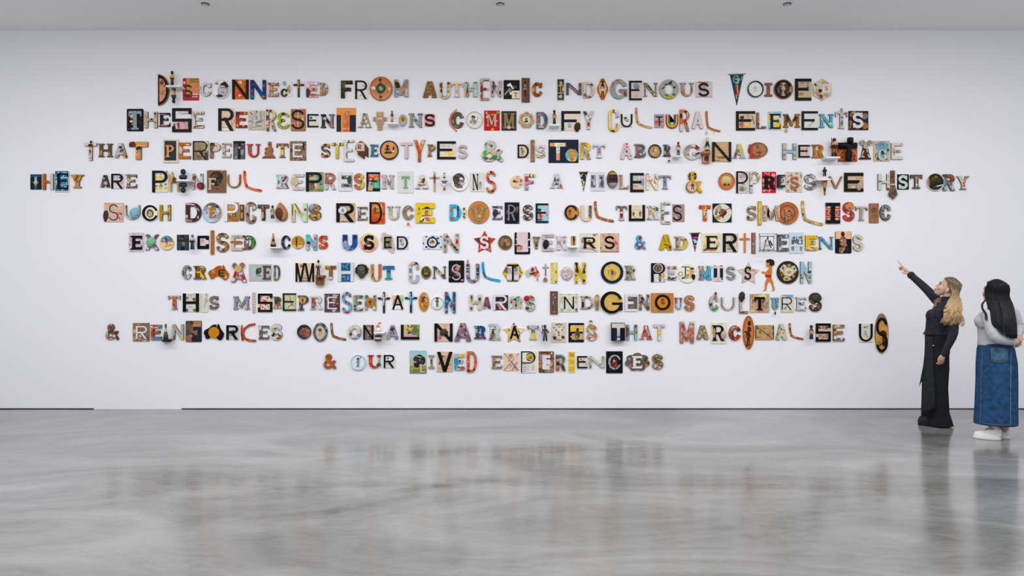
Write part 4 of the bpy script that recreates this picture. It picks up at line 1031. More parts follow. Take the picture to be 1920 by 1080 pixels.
# one line per piece: outline | box | material | printed areas | raised parts | description
DATA = r"""
@280 125 6.857
#DISCONNECTED 1
hd|110 95 257 502|w:b84,963|D182,300,138,386,111;D172,300,85,300,d97;e160,205,45,60,643;e190,250,30,25,864;e165,350,60,30,b75;e180,320,60,10,864||half moon wooden plaque with black border forming D
fig up|262 55 325 240|111,da3,222,421||||black and gold carved figurine standing on the small white shelf
shelf|213 238 402 300|||||small white floating shelf between two black figurines
fig dn|278 268 348 470|111,222,da3,331||||black and gold carved figurine hanging upside down below the white shelf
rnd|430 147 637 433|p:b34|r560,250,165,205,c95;t575,180,120,60,843;e590,290,90,120,d86;r590,355,85,12,eed;t590,390,80,25,eaa;e450,205,28,28,eee|Sh437,232,550,390,b/111/222/b84|red and tan printed playing card with black S
Cs|652 205 795 380|b:eee,ddd,222|||white and black blotched serif letter C
dish|806 165 1032 412|p:eeeef2|e945,300,140,190,a9a6a8;e970,235,110,80,222;e935,300,110,130,cbc;e900,375,85,40,333;e865,215,50,40,8a7;r950,270,80,8,444;e940,330,50,12,877||white porcelain plate with a grey bearded portrait forming O
rect|1063 165 1277 417|b:d53,e95,b22,f83|e1170,200,50,50,fc8;e1160,340,70,70,e42;e1240,260,40,40,c31;e1160,370,30,30,fdb|Nh1063,165,1277,417,111|orange red patterned tile with large black N
Nm|1297 170 1497 415|b:147,15a,024,136|e1325,200,35,50,422;e1325,310,25,40,c33;e1470,245,25,40,c43;e1465,390,45,40,a63;e1320,385,30,40,485||blue painted letter N with red spots
Eb|1522 205 1660 382|b:a52,842,eca,b63|||rust brown slab letter E with white flecks
rect|1687 187 1832 387|p:eee|e1738,215,50,75,aab;e1800,290,45,120,ca8;l1790,300,90,10,60,785;e1770,340,50,50,dcb|Cb1687,282,1777,387,432|white card with a small dark brown letter c
@540 125 6.857
cross|68 165 202 390|p:432|m135,230,40,100,a85||dark wooden crucifix forming T
Eh|232 192 383 390|p:fde|t300,215,110,45,e7a;r300,290,150,60,e99;e255,340,60,120,435;e330,365,100,40,c64;e330,290,30,30,333;r300,270,150,16,fa8||pale pink paper letter E with sunset beach print
Db|402 207 508 370|b:222,eca,642,b52|e440,350,60,30,c62;e490,250,20,60,ddc||black letter D with cream and orange collage
#FROM 1
Fh|680 178 828 403|b:211,321,211,e95|e720,232,80,110,443;e725,240,40,60,664||black flecked letter F with a carved dark face
rect|862 177 1027 415|g:edeae6,cbb|l930,372,30,6,-40,235;e1010,290,20,50,bcd;e965,250,30,12,c77|Rm862,177,1027,415,112|white map page with large black R
dish|1049 128 1343 437|w:c73,b63|e1195,278,200,210,c84;e1193,278,126,130,155;e1193,278,52,56,c96;m1185,178,60,70,221;m1190,392,60,60,321;e1095,272,60,40,edc;m1303,285,50,55,ddd||large round wooden dish with teal ring centre forming O
Mh|1365 165 1543 388|b:532,8bc,b86,532|e1410,225,75,110,321;e1415,185,60,30,c94;r1410,350,40,80,9cd;e1470,300,70,60,c85;r1525,330,30,100,cba;e1495,245,50,60,a76||brown and pale blue letter M with a dark carved face
@780 125 6.857
#AUTHENTIC 1
Ah|88 187 268 397|b:c96,b85,532,da7|l130,320,90,5,-60,432;l225,330,90,5,60,432;e190,260,40,12,432||tan timber patterned letter A
Um|302 195 437 415|p:dca|e325,245,40,70,642;e330,310,40,50,321;e415,215,40,40,733;e410,260,30,50,c83;r365,368,78,60,bba;r365,368,60,44,843;e410,320,30,40,a74||cream letter U with a brown head and a small picture
Ts|452 207 603 388|p:eca|r528,215,100,20,ec8;e525,275,40,40,dcb;e525,320,40,40,ca9;r526,380,110,16,dde||cream and tan serif letter T
Hh|625 197 790 388|b:cdd,bcc,9bb|e645,207,40,16,563;e765,205,50,16,563;k660,300,55,170,842;l720,280,70,6,20,222;e660,360,30,40,d84;e770,310,30,50,dd9||pale blue letter H with a brown kangaroo
Em|827 152 945 432|b:dcb,cb9,dcb|e905,185,70,25,432;l840,230,60,12,80,643;e850,385,40,80,944;r885,405,100,25,a63;e915,400,40,25,d43;e860,290,95,95,732;e862,290,60,60,922;e860,285,25,30,b43||cream letter E with a red carved head
Nh|963 180 1102 388|p:cba8a0|e998,205,30,40,546;m1000,270,60,120,435;e1035,265,40,50,546;e1080,335,25,50,222;r980,330,14,40,433;e1060,283,82,48,bcc||beige letter N with dark figure prints
rect|1127 172 1333 415|b:111,111,222|e1190,240,40,30,eee;l1225,250,90,26,55,eee;l1175,320,110,26,-50,788;e1270,260,60,25,654;e1205,310,40,60,987;e1220,345,30,40,ddd;r1283,360,102,102,edc|Tm1262,332,1303,388,221|black tile with pale streaks and a small cream T tile
rect|1358 145 1462 457|w:754,643,865|m1403,285,50,200,322;e1403,245,30,40,a87;e1400,285,60,30,877||tall brown timber plank with a thin dark figure forming I
Cb|1490 200 1628 387|b:d73,c62,321,e84|e1520,290,60,70,b63;e1505,300,30,60,e96;l1545,225,40,16,60,211;l1560,355,40,16,60,211||orange and brown banded letter C
@1030 125 6.857
#INDIGENOUS 1
rect|100 157 193 437|p:cb9|r146,202,80,76,234;r146,292,80,84,334;r146,385,80,84,234;l146,290,220,10,86,e93;e150,215,40,50,ba7;e142,385,50,40,cb9;e175,290,20,60,dcb||tall cream panel of three dark squares forming I
Nm|217 207 413 362|s:655,443,766|r397,275,30,12,b86;l310,290,150,10,40,99b||grey brown striped letter N
Dm|435 195 580 402|b:eca,dcb,eca|e545,230,40,40,654;e470,365,60,50,765;e520,390,60,20,543;e555,320,30,50,cba||tan letter D with brown leafy marks
spin|617 150 755 425|w:b62,a52|s685,285,100,220,e95;s685,285,80,180,fb7;m685,285,60,215,221;e685,285,40,60,dde;e690,270,30,30,79b||orange spindle shaped plaque with a dark figure
Gm|785 160 1002 415|b:aba9a0,9a9,bbb|r870,180,60,30,a76;e812,240,22,90,b75;e820,215,20,20,643;r945,305,100,22,876;e975,350,45,70,843;e985,220,20,40,876||grey green letter G with brown marks
rect|1030 180 1192 430|p:dccbc0|e1120,255,80,70,88a;t1120,230,50,40,ba9;e1115,375,50,40,cbb;l1120,330,100,5,30,caa|Em1026,180,1192,430,112|cream card with a ship sketch and large black E
Ns|1210 207 1393 382|b:ba8,cb9,643,a86|l1300,270,90,30,45,432;e1335,310,40,40,964||tan and brown collage serif letter N
Om|1415 165 1665 415|p:aaa9a0|b1530,215,130,70,222;l1470,270,60,14,-30,222;e1610,265,30,30,333;e1540,380,150,50,bb7;e1510,370,50,30,574;e1560,390,60,30,c93;e1600,360,40,30,453||grey ring letter O with a black bird and foliage
Us|1680 207 1862 382|b:cba,b97,cba|e1725,330,40,50,a75;e1830,300,20,80,964||tan map print serif letter U
@1290 125 6.857
rect|98 192 312 395|p:dcc|t200,205,150,26,b65;e205,255,60,50,aa9;e160,300,50,50,b9b;e205,315,50,40,aab;r200,386,210,8,b98|Sh135,207,272,382,111|cream card with a large black S
#VOICES 1
pen|516 70 738 505|p:045|e620,165,80,110,9cb;e618,160,60,80,156;r630,160,60,8,eb9;t650,165,50,40,cdd;l632,300,150,26,80,d43;l640,285,110,12,84,f97;l622,385,60,14,84,da4;l690,150,60,6,-80,bcb||dark green felt pennant forming V
dish|768 180 972 393|p:111|e870,287,172,180,dcb;e870,287,158,166,eee;m865,282,60,80,bbc;l865,322,100,6,-20,ccc||white dish with thick black rim and faint figure
Ib|990 207 1085 382|b:733,b76,532,cb9|||red brown speckled serif letter I
dish|1105 165 1350 415|w:b73,963|e1225,290,180,190,ca8;h1195,290,70,150,434;h1268,295,85,160,433;l1200,250,40,6,-30,ddc;e1230,275,50,60,ca8|Cm1115,172,1335,405,111|round wooden plate with two dark heads and a black C
rnd|1377 153 1590 435|p:cb9|t1465,225,70,50,a98;t1540,240,40,100,976;e1455,350,80,40,b85;r1520,355,60,50,cba;e1540,290,40,50,876|Eh1377,153,1587,435,112|cream book page with a large black E
hex|1607 155 1845 437|b:dcc,bb8,eee,cba|l1635,230,80,20,50,433;e1735,170,50,30,cc4;e1770,200,110,30,c99;e1700,310,50,50,322;e1670,355,60,60,d87;e1710,385,50,60,833;e1780,370,70,40,ba7;e1665,270,60,50,cc8;r1783,280,104,104,edc|Sl1763,255,1800,308,222|hexagonal collage tile with a small cream S tile
@230 190 8
#THESE 2
rnd|62 112 310 448|p:111|e145,230,70,60,c84;e140,215,60,40,ec9;e175,180,50,30,eef;e130,300,50,40,dcb;e150,340,40,30,b83;e205,290,30,25,ddc;l250,310,60,8,40,345;l110,410,70,6,-20,964|Tb88,145,280,425,b/9ab/89a/bcd|black rounded tile with a pale blue slab T
Hm|325 155 518 398|b:cba,dcb,b97,a98|e485,185,30,35,223;r435,270,35,30,222;r435,305,35,20,666;e370,260,30,40,ca9;e490,320,30,20,334||pinkish brown print letter H with small black spots
Es|540 172 708 378|b:223,224,112|r600,195,70,14,a85;l630,255,60,14,40,ba8;r620,362,100,14,b84;e600,350,40,20,c94;e680,340,30,20,a84||dark navy serif letter E with gold scrolls
rect|740 100 1030 462|p:eee|r885,185,240,110,eee;t905,170,170,60,daf;r880,355,260,160,ebb;e835,345,40,40,434;m840,370,50,110,645;e775,355,30,40,334;m775,390,40,80,866;e925,310,30,50,c64;e980,340,40,50,a67;e880,360,50,120,cab;e950,370,60,90,d9a;r960,300,50,60,bac;r900,420,180,20,e99|Sq740,100,1030,462,112|large pink beach card with huge squared black S
Em|1045 152 1215 398|b:edc,ddc,edc|l1080,230,150,12,75,733;e1130,180,60,10,543;l1140,370,150,26,-12,843;e1170,265,50,20,765;e1185,180,20,30,643||cream letter E with curling brown branches
#REPRESENTATIONS 2
rnd|1432 104 1680 440|b:edb,edc,ed9|e1500,200,70,80,ec8;e1540,320,100,90,eca;e1540,265,80,40,322;e1570,280,50,60,987;o1650,300,50,60,b54;e1560,410,120,70,eed;l1530,390,90,8,10,777;e1640,360,30,60,e99|Rh1432,104,1680,440,112|cream illustrated card with large black R
Em|1695 155 1862 395|b:b31,d52,611,a20|r1730,180,50,40,411;r1835,180,40,30,e73;e1720,270,30,60,c22;e1780,285,40,20,f62;e1720,360,40,40,e94;e1810,360,40,40,f84||glossy red letter E with orange patches
@460 190 8
rect|42 137 287 430|b:dccbb5,cba,ddc,ccb|l90,185,60,14,40,654;e170,160,20,50,765;e235,200,50,80,ba9;e80,300,60,14,755;l220,310,90,14,-15,654;e210,370,100,16,876;e80,400,50,30,ba9;e250,290,40,40,a98|Pb108,195,228,385,b/432/eee/332|beige script covered card with small white and black P
Rm|310 120 468 445|t:da5,ebc,657,dc4|r330,140,30,30,335;r380,140,20,50,223;r420,150,40,40,ec5;r345,190,40,30,cc9;r330,235,40,50,445;r440,200,30,60,ec5;r430,270,50,30,ba7;r360,300,60,30,eb6;r330,330,40,30,dcd;r440,330,40,60,cb6;r340,380,40,30,eb5;r440,400,40,50,a99;r340,425,30,30,445||yellow patchwork letter R
Em3|487 167 648 405|b:cc2,bb2,222|e570,190,60,40,222;e560,270,40,30,966;r545,300,20,60,222;e570,370,70,50,222;e600,210,25,20,c55;e575,380,40,30,a88||lime yellow letter E shaped as reversed three
rect|683 115 898 440|w:a64,b75,954|r790,270,10,320,dca;r785,225,200,10,dca;e740,160,60,60,c86;r785,325,200,8,cba;e830,160,50,50,a53;e720,400,60,40,c86;e860,270,30,60,eda|Sm690,128,882,418,111|terracotta patterned tile with large black S
rect|928 190 1096 388|p:eed|e985,245,46,32,378;e985,258,40,14,654;e1065,235,50,40,dcb;l1000,325,40,5,50,889;l1055,315,60,6,30,99a;r1030,335,120,30,ddc|Em928,190,1096,388,112|cream card with blue parasol and black E
Nb|1130 193 1335 397|b:223,222,334|e1190,260,60,50,bbc;l1185,285,50,10,50,445;r1300,210,60,20,877;r1295,290,26,150,988;e1300,375,60,40,a77;e1270,345,40,40,966;e1165,385,50,12,659||dark navy serif letter N with grey right leg
rect|1368 98 1658 455|p:e95|r1512,330,100,250,d75;e1530,175,70,60,a64;e1515,225,60,70,d85;r1400,330,70,250,123;r1612,330,94,250,123;e1525,180,45,40,e97;e1520,235,40,40,a74;e1490,300,30,60,e96;e1530,350,40,60,b63;l1510,412,90,12,0,eca;e1515,430,60,40,c64;l1495,195,50,6,60,743|Th1368,98,1658,455,x|orange and black tile of a bent figure forming T
As|1688 180 1890 392|b:543,bbb,432|l1760,310,170,24,-78,c84;l1830,300,100,18,75,b83;e1780,195,26,30,522;e1815,300,30,40,eee;e1725,360,30,40,ddd;e1840,360,30,50,eee;e1790,250,20,40,eee;e1860,340,20,50,c85||brown white and ochre brushstroke serif letter A
@660 190 8
cross|315 158 518 430|b:b97,ca8,a86|r415,185,85,50,ba5;e415,200,40,40,d99;m410,310,60,180,a87;e350,265,40,40,987;e480,265,40,40,987;e410,260,90,30,dcb;e412,330,30,60,998||painted tan icon cross forming T
fig up|573 138 628 314|b72,332,ba8,c74||||slim brown banded clapstick figure on the small white shelf
shelf|518 314 682 384|||||small white floating shelf after the painted tan cross
oval|703 192 823 376|z:ccc,777,eee,98a|e765,270,110,105,ca6;e765,270,92,88,b95;h765,270,46,62,543;e765,265,30,40,875;e760,345,80,20,aac|Or703,188,823,378,x|feathered oval charm with a tan medal forming O
Nb|850 178 1062 387|z:999,bbb,556,ddd|e910,215,50,50,974;e930,260,60,30,bbb;r880,310,40,100,998;e960,285,60,50,667;r1020,200,70,20,557;r1020,360,30,40,889||grey striped serif letter N with a brown head
rect|1090 190 1243 376|b:e88,f9a,e76|e1165,240,40,30,ccb;e1185,345,50,40,eaa;e1105,205,25,25,f84;e1230,200,25,25,e95|Sh1090,190,1243,376,112|salmon pink tile with a chunky black S
#COMMODIFY 2
Ch|1485 158 1682 405|b:432,654,543,875|e1530,200,60,60,653;e1655,215,40,40,88a;e1560,380,80,30,875;e1515,300,30,60,986||dark brown carved letter C
boom ud|1449 118 1579 457|w:e87,d76|l1590,135,40,30,50,643|||thin pink curved strip hugging the carved brown C
dish|1715 150 1962 407|p:dcb|e1838,279,225,232,e5e5e2;e1820,235,60,50,432;e1815,275,50,60,ba9;m1825,300,60,110,998;e1845,305,50,60,a87;l1880,265,80,5,-75,765;e1785,310,30,50,987||white plate showing a seated child
@890 190 8
rect|142 138 376 437|p:c12|e178,172,40,42,787;e178,172,30,30,ab9;e348,167,44,38,7b5;e262,197,36,36,d83;o185,320,40,50,911;e325,295,40,30,cba;o195,385,40,40,811;e185,235,30,40,dcb;z268,415,56,50,cb5|Ms182,192,332,375,b/ddc/bba/edc|bright red tile with cream serif M and dots
rect|402 147 626 437|b:321,432,221|e415,360,30,60,543;r515,420,220,30,332;e505,190,60,40,543|Mb430,175,602,408,b/875/986/764;disc485,365,542,415,dbb|dark brown tile with carved brown M and round badge
flower|657 152 897 408|w:b97,ca8,a86|e778,280,118,122,224;e778,280,110,114,eed;h775,280,54,80,987;e775,305,60,30,333;l783,180,60,8,10,654;l710,235,60,8,-50,654;l845,235,60,8,50,654;l722,362,50,8,20,654;l830,365,50,8,-20,654||flower shaped carved wooden plaque forming O
Dh|928 160 1097 412|z:543,889,222,a98|e950,280,30,60,b63;r1060,260,30,90,467;e985,200,80,30,98a;e1000,385,90,30,bba;e960,340,50,50,997;e1080,260,20,90,345||dark grey collage letter D
fig up|1160 128 1230 340|321,432,d95,222,211||||small black carved statuette with gold apron on the white shelf
shelf|1123 340 1274 412|||||small white floating shelf carrying the black statuette with gold apron
rect|1300 145 1588 437|p:edc|l1425,360,50,70,0,9bb;e1425,340,50,40,ace;o1425,370,50,60,788|Fm1300,145,1588,437,112;head1488,315,1590,460,432|cream card with large black F and carved bearded head
Ym|1625 145 1790 422|b:ccb,dcb,bba|e1662,180,75,60,445;r1710,345,40,60,943;e1760,220,60,30,da2;e1740,230,40,40,ddd;l1740,265,60,20,-50,853;r1705,400,60,30,ccc;e1690,250,40,40,ddd||beige letter Y with a grey head and yellow tip
@1120 190 8
#CULTURAL 2
Cm|170 120 326 457|p:ec2|r300,200,60,90,ccc;e270,150,50,60,ddd;r245,150,30,60,d43;l187,280,220,14,88,eec;r285,380,40,90,cb9;l285,380,90,14,-65,222;r230,445,60,30,534;e300,230,40,16,999||yellow and white condensed letter C
rect|352 190 528 388|p:eeede6|e420,250,50,30,234;e440,280,80,40,aaa;e450,300,50,20,988;r440,380,160,10,bb9|Um352,190,528,388,112|white card with a wave sketch and black U
boom|562 90 826 412|w:c96,ca7|e595,312,30,24,322;e580,170,16,40,654;e665,350,30,14,432;e790,390,30,16,bba||pale wooden boomerang with dark burnt marks forming L
rect|857 193 1000 398|b:a8a,ba9,869|r925,210,140,30,99c;e960,265,70,30,c98;e890,310,60,50,b55;e960,310,60,30,b46;r925,385,140,20,c9a;e880,265,30,40,cab|Tm880,225,982,368,111|purple sunset tile with a black T
Uh|1030 195 1215 407|p:b22|U1122,296,163,196,e72;U1122,291,142,180,ec3;U1122,285,122,165,285;U1122,278,100,148,258;U1122,268,76,128,424||rainbow striped felt letter U
Rm|1240 120 1393 450|b:e74,e73,d64|r1265,185,30,150,e74;e1258,220,36,80,211;e1335,155,60,30,222;l1380,200,120,14,85,755;e1350,190,20,80,bba;l1310,300,60,20,-50,322;l1345,335,60,16,60,322;r1265,380,60,60,cdd;r1262,430,60,40,ccc;r1365,430,60,36,789||orange tea towel letter R with black figures
Am|1422 152 1590 408|d:dcc,dcc,222||| white letter A with small black tick marks
boom|1618 143 1848 462|w:b74,a63|r1640,200,50,6,543;r1655,230,40,5,654;e1685,360,30,20,853|cord1638,400,1640,460,bbb;ring1618,458,1656,500,bbb;cord1745,455,1748,492,ba7|wooden boomerang with a hanging key ring forming L
@1370 190 7.111
#ELEMENTS 2
rect|72 130 328 388|b:dcb,eca,ec7|e155,220,50,60,654;e150,215,60,30,223;e145,310,60,70,b66;e230,195,50,60,ba9;l225,315,100,8,-20,876;e210,310,70,40,ec6;l300,250,120,14,75,876;e270,280,40,40,dcb|Em72,130,328,388,111|cream and yellow picture card with large black E
Lm|347 148 475 362|b:653,a75,322|r385,160,40,30,976;e382,200,40,40,b74;e375,270,30,50,888;e392,338,60,34,269;e392,338,28,26,eee;e445,340,40,24,864;e375,300,40,30,322||brown letter L with a blue round badge
rect|498 135 680 383|p:dde|r625,155,110,40,9cd;r540,225,80,90,ec5;r540,325,90,90,9cd;r630,330,90,90,ec4;r600,260,60,60,dc9;e640,270,40,60,cb8;e520,150,40,30,dbb|Es520,165,665,365,111|blue and yellow checked tile with black serif E
Mb|705 168 928 347|b:b82,a71,321|r755,250,40,130,422;e750,290,40,30,c22;r855,240,50,70,432;e870,220,40,40,322;e840,290,40,40,d92;l780,230,80,20,60,322|oval722,358,762,412,cb9|mustard and dark letter M with hanging pendant
rect|947 130 1165 383|p:e2e2e0|e1088,262,36,30,876;l1075,300,70,10,-60,a97;l1050,320,60,8,-30,b98;e1095,270,20,40,987|Em947,130,1165,383,112|white card with a small brown figure and black E
Nb|1185 168 1375 350|b:4ac,5bd,4ac|l1240,240,90,24,60,b83;l1225,250,60,10,40,eda;e1330,300,40,40,dc9;r1345,180,30,20,a66||sky blue serif letter N with ochre streaks
Ts|1400 140 1560 362|b:dcc,ccc,edc|e1490,215,40,30,764;e1485,290,40,70,876;e1540,155,30,16,543;e1500,165,50,20,ba9|ring1466,88,1494,140,765|beige carved letter T hanging from a brown cord
rect|1572 128 1836 383|p:322|e1640,150,60,30,b96;e1605,180,40,50,865;e1600,290,40,80,965;e1790,200,80,80,876;e1790,325,75,90,b73;e1790,325,40,50,964;e1680,370,60,20,744;e1720,150,90,20,654;e1590,350,30,40,865|Sb1625,150,1770,358,dde|dark brown ornament tile with white serif S
@150 245 8
#THAT 3
Tm|65 185 248 445|b:dcc,edd,dcc|o158,225,90,60,b85;e150,310,40,60,654;r155,425,50,8,c45;r155,405,50,6,a44;e150,350,30,40,a87|pom145,145,182,200,823|white letter T topped with a small dark red flower
Hs|270 195 488 392|b:543,654,443|e320,330,40,80,b85;e430,350,50,60,986;e410,250,30,60,875;e320,225,60,30,654||dark brown collage serif letter H
Am|515 185 705 405|b:bbb,ccb,445|e610,250,50,40,223;e635,290,50,40,346;l640,320,110,16,10,b65;e660,360,60,50,c74;e560,350,50,60,bbb;e600,210,30,40,ccc;e690,385,30,30,422||grey letter A with dark and orange collage right leg
Th|735 165 1015 433|p:d95|e788,220,104,104,421;e788,220,70,70,632;e885,300,130,170,fc5;e888,270,100,80,222;e885,325,84,84,b86;e885,345,40,8,dcb;t970,185,60,30,ca8;r880,400,110,60,d85;e940,240,60,40,eb7||orange letter T printed with a cartoon face and brown sun
#PERPETUATE 3
rect|1245 130 1475 478|w:edc,dca|r1356,300,178,296,234|Pb1283,215,1408,398,b/d84/e94/cba|cream framed chalkboard holding a small orange P
Em|1488 178 1655 420|b:b61,c72,b61|e1510,290,50,110,ccb;e1590,270,50,20,ddc;e1615,210,60,20,edc;e1515,385,50,40,c73;e1500,200,30,30,a52||orange letter E with pale drips
rect|1692 155 1922 437|b:986,a97,765|e1790,350,110,150,864;e1785,330,70,90,a86;e1760,215,100,70,987;e1890,180,60,60,dca;e1900,270,60,50,dcb;r1895,380,60,110,444;l1760,240,70,6,30,543;e1770,400,60,60,765;e1830,340,30,60,432|Rl1692,155,1922,437,111|brown page with a red brown face and thin black R
@380 245 8
Ph|105 180 265 412|p:dba|r130,300,50,230,865;l130,300,120,14,60,543;l130,360,100,12,60,a86;e145,200,70,60,432;l125,250,80,10,60,543||cream and dark brown banded letter P
Es|285 185 422 402|b:dcb,cba,dcb,543|e310,200,40,16,654;e315,340,24,24,332;e400,310,40,20,433;e390,380,40,30,ba8;l300,270,50,8,60,a98||cream speckled serif letter E
rect|457 155 635 427|b:556,445,99a|e600,190,50,50,778;e590,320,60,90,89a;e500,340,60,120,667;e490,190,40,50,445;r465,290,10,260,567;r625,290,10,260,456;e500,400,40,40,99a|Th465,158,628,425,111;disc530,235,568,275,c84|blue grey collage tile with a black cross shaped T
Us|658 200 862 400|b:c33,b43,c33|e715,270,40,40,a67;l710,290,100,10,70,964;e690,220,50,40,c44;e840,230,30,60,a33;e700,330,50,60,d43;e780,385,60,20,c22||red serif letter U with orange marbling
stat man|890 160 1098 418|b:964,a75,853|||carved tan wooden statuette of a seated figure forming A
Ts|1105 192 1282 402|b:432,654,ca6|r1195,315,46,60,ec2;r1195,240,50,60,b85;e1190,265,50,20,853;e1130,220,40,40,b73;e1260,225,30,50,a52;e1195,355,46,30,bbb;r1195,385,100,30,764||brown collage serif letter T with a yellow block
rect|1308 158 1550 447|b:a86,543,b97,332|e1375,180,40,36,332;e1375,180,26,24,d95;e1490,420,44,44,222;e1490,415,30,30,d95;e1515,230,30,120,322;e1335,300,30,60,433|Eh1350,196,1500,400,dde|brown bark patterned tile with a white E
@595 245 8
#STEREOTYPES 3
Ss|55 195 192 400|b:334,543,222|e165,220,50,40,d84;l165,350,70,24,60,e95;e80,380,50,30,e95;l120,300,100,10,45,a98;e80,220,40,30,c85;l110,250,60,14,45,998||black and orange swirl letter S
Tm|213 180 383 418|p:dc2|r300,210,50,60,ddd;e290,215,40,30,b95;r262,210,20,60,223;r345,205,20,50,334;e300,320,40,80,db3;r300,395,50,30,ca3;r300,360,40,20,b97||yellow cartoon print letter T
Em|403 140 545 462|p:ddd6d0|r533,162,18,42,eb4;r520,305,14,40,da5;l460,190,90,24,-65,543;e443,380,36,100,632;e460,425,60,30,742;r480,430,110,30,e5e0da;l465,290,90,4,0,bbb;t500,440,60,14,bbb||white letter E with brown bird drawings
stat shield|570 155 770 435|w:642,543,753|l650,355,120,90,35,532;l740,320,60,6,0,321;l740,280,60,5,0,321|rect583,180,706,305,dba;Rm610,210,660,278,222|brown carved wooden head holding a small cream R tile
Eb|793 207 910 388|b:145,267,58a,134|e830,290,40,50,478;e870,370,60,20,379;e880,225,40,20,79a||teal blue marbled slab letter E
dish|937 147 1217 437|p:112|e1077,290,244,250,c84;e1077,290,220,226,d95;m1050,290,110,110,223;e1050,232,44,40,223;r1060,330,110,30,223;m1142,280,36,110,223;e1090,350,160,14,b96;l1110,320,60,6,30,322;r1140,310,24,30,eda;e1100,200,50,50,d96;l1120,210,30,60,-20,da7||round black rimmed plaque with two dark figures and O
Tm|1253 178 1420 420|d:dcc,cbb,a87|||white letter T patterned with tiny rows of brown dots
Ym|1443 140 1618 467|b:c42,b52,d83,942|e1590,180,50,60,dc8;e1560,250,50,60,ca5;e1500,250,50,80,d43;e1530,390,50,60,a63;e1520,440,40,40,854;e1470,170,40,40,d85;e1530,330,60,50,d32||red orange and cream print letter Y
Pb|1650 205 1770 387|b:a76,854,b97|e1690,240,60,50,875;e1685,330,30,60,b76;e1745,240,30,60,b86||reddish brown slab letter P
@810 245 8
rect|75 158 358 428|p:e2e0dc|e260,330,150,110,ec8;e190,360,100,50,eda;e310,280,60,70,ed9;wUSTRALIAN:190,232,150,34,b77;e310,210,30,40,cba;e290,320,60,40,fd7|Em75,158,358,428,112|cream magazine card with yellow map and large black E
Sm|388 212 528 420|b:cba,dcc,cbb,a77|l450,310,90,6,40,b99;e410,380,40,30,dcc;e510,240,20,30,777;l440,260,60,6,40,987||pale pink brown speckled letter S
&h|750 153 1055 455|b:ddd,ccc,998|l790,325,120,60,70,6a3;e805,200,36,60,774;r800,405,80,20,353;e810,420,60,40,564;e880,425,70,30,c63;e935,400,90,70,284;e905,330,50,60,db5;e985,290,70,50,b22;e1020,400,40,90,886;e980,440,60,30,332;e965,350,30,50,ba5;e890,230,40,40,544||white and green collage ampersand with a red bird
#DISTORT 3
rect|1283 207 1452 408|p:dcb|e1350,280,50,50,996;e1360,320,50,50,885;e1350,360,70,20,b97;e1345,265,20,30,543|Dm1283,207,1452,408,112|white card with a plant sketch and black D
rect|1480 138 1540 467|w:864,975,753|e1510,380,24,30,c95;e1510,430,30,30,b84;e1525,200,20,40,c95;r1510,280,12,200,777;e1500,180,14,30,654||tall slim weathered brown strip forming I
Ss|1565 210 1705 405|b:dcc,edd,dcc|e1660,295,40,40,843;e1690,310,30,50,c96;e1680,370,40,40,796;e1605,385,50,24,db6;e1590,365,30,40,eb8;e1640,380,50,20,865||white serif letter S with floral red and green print
@1020 245 8
rect|68 135 517 482|p:123|r130,210,84,54,e97;r245,210,164,54,eed;r210,340,54,204,eed;r210,388,54,104,e97;l250,212,100,20,-10,dc9;r320,210,20,52,d96;e210,255,20,30,a66;e215,300,20,30,9a7;e412,368,182,186,5bd;e425,430,130,60,ec4;h415,350,120,150,c85;e440,330,110,90,b84;e435,345,80,60,c95;e420,430,70,50,b74;e480,410,40,60,da4|x|wide black tile with peach T and a round face badge
Rh|548 178 710 428|b:cb7,da4,765|e670,250,70,110,ec4;e590,200,60,40,a74;e650,310,50,40,7ac;e570,290,40,50,7ab;e570,360,40,70,db4;e670,370,50,60,876;e580,405,50,30,ccc;e690,400,40,30,bba||yellow letter R with a cartoon collage of blue and brown
Ts|740 205 915 407|b:cbc,bbc|r830,220,160,30,cde;e830,280,40,60,a7a;e835,320,50,50,978;e895,240,30,30,786;r830,385,100,30,eee||pale blue and lilac serif letter T
#ABORIGINAL 3
Am|1147 182 1322 427|b:dcd,ecd,dcc|e1242,200,26,30,c13;e1243,245,24,24,d22;e1235,400,22,22,d34;e1200,320,26,40,db4;e1270,330,40,30,8cd;e1300,380,30,30,c56;e1215,280,24,30,b8c;e1265,270,30,30,9c9;e1180,380,30,30,dba;l1243,310,20,30,0,554||white letter A with bright red pink and green spots
Bb|1355 200 1530 405|b:cbb,444,ddd|e1408,225,20,20,d22;e1406,300,20,20,c22;e1408,338,24,24,d22;e1408,372,24,24,d22;e1490,260,30,50,444;e1450,225,40,20,345;e1500,330,40,40,bbb;r1370,390,60,20,445;e1500,380,40,30,765||grey letter B with a column of red dots
dish|1565 203 1762 408|p:111|e1662,312,154,156,c96;l1640,310,90,14,-80,865;l1620,300,80,8,-80,a75;e1675,292,34,50,ca6;e1675,292,24,36,eb7;e1630,350,60,40,ba8;e1690,350,50,40,b86||small round wooden plate with thick black rim
Rb|1790 208 1905 387|b:445,333,998|e1860,230,50,30,99a;e1815,330,30,60,ba7;e1860,330,40,40,865;e1880,370,30,30,754;e1870,270,40,30,445|cord1870,390,1874,440,aaa;disc1862,438,1892,470,346|dark collage letter R with a tiny hanging bell
@1230 245 8
fig man|298 165 372 375|222,b42,ddd,333,853||||small toy soldier figurine with red apron on a shelf
shelf|275 372 388 408|||||thin white floating shelf carrying the toy soldier figurine
Gm|425 200 672 437|b:ccc,ddd,ccc|e490,260,130,110,a98;l450,320,120,20,80,998;e470,240,90,50,987;e620,250,70,60,832;l560,290,60,6,80,aaa;l625,345,70,30,-30,622;e480,360,40,40,a85;e600,380,50,40,aaa;l610,215,50,14,20,434||white round letter G with a furry grey brown upper left
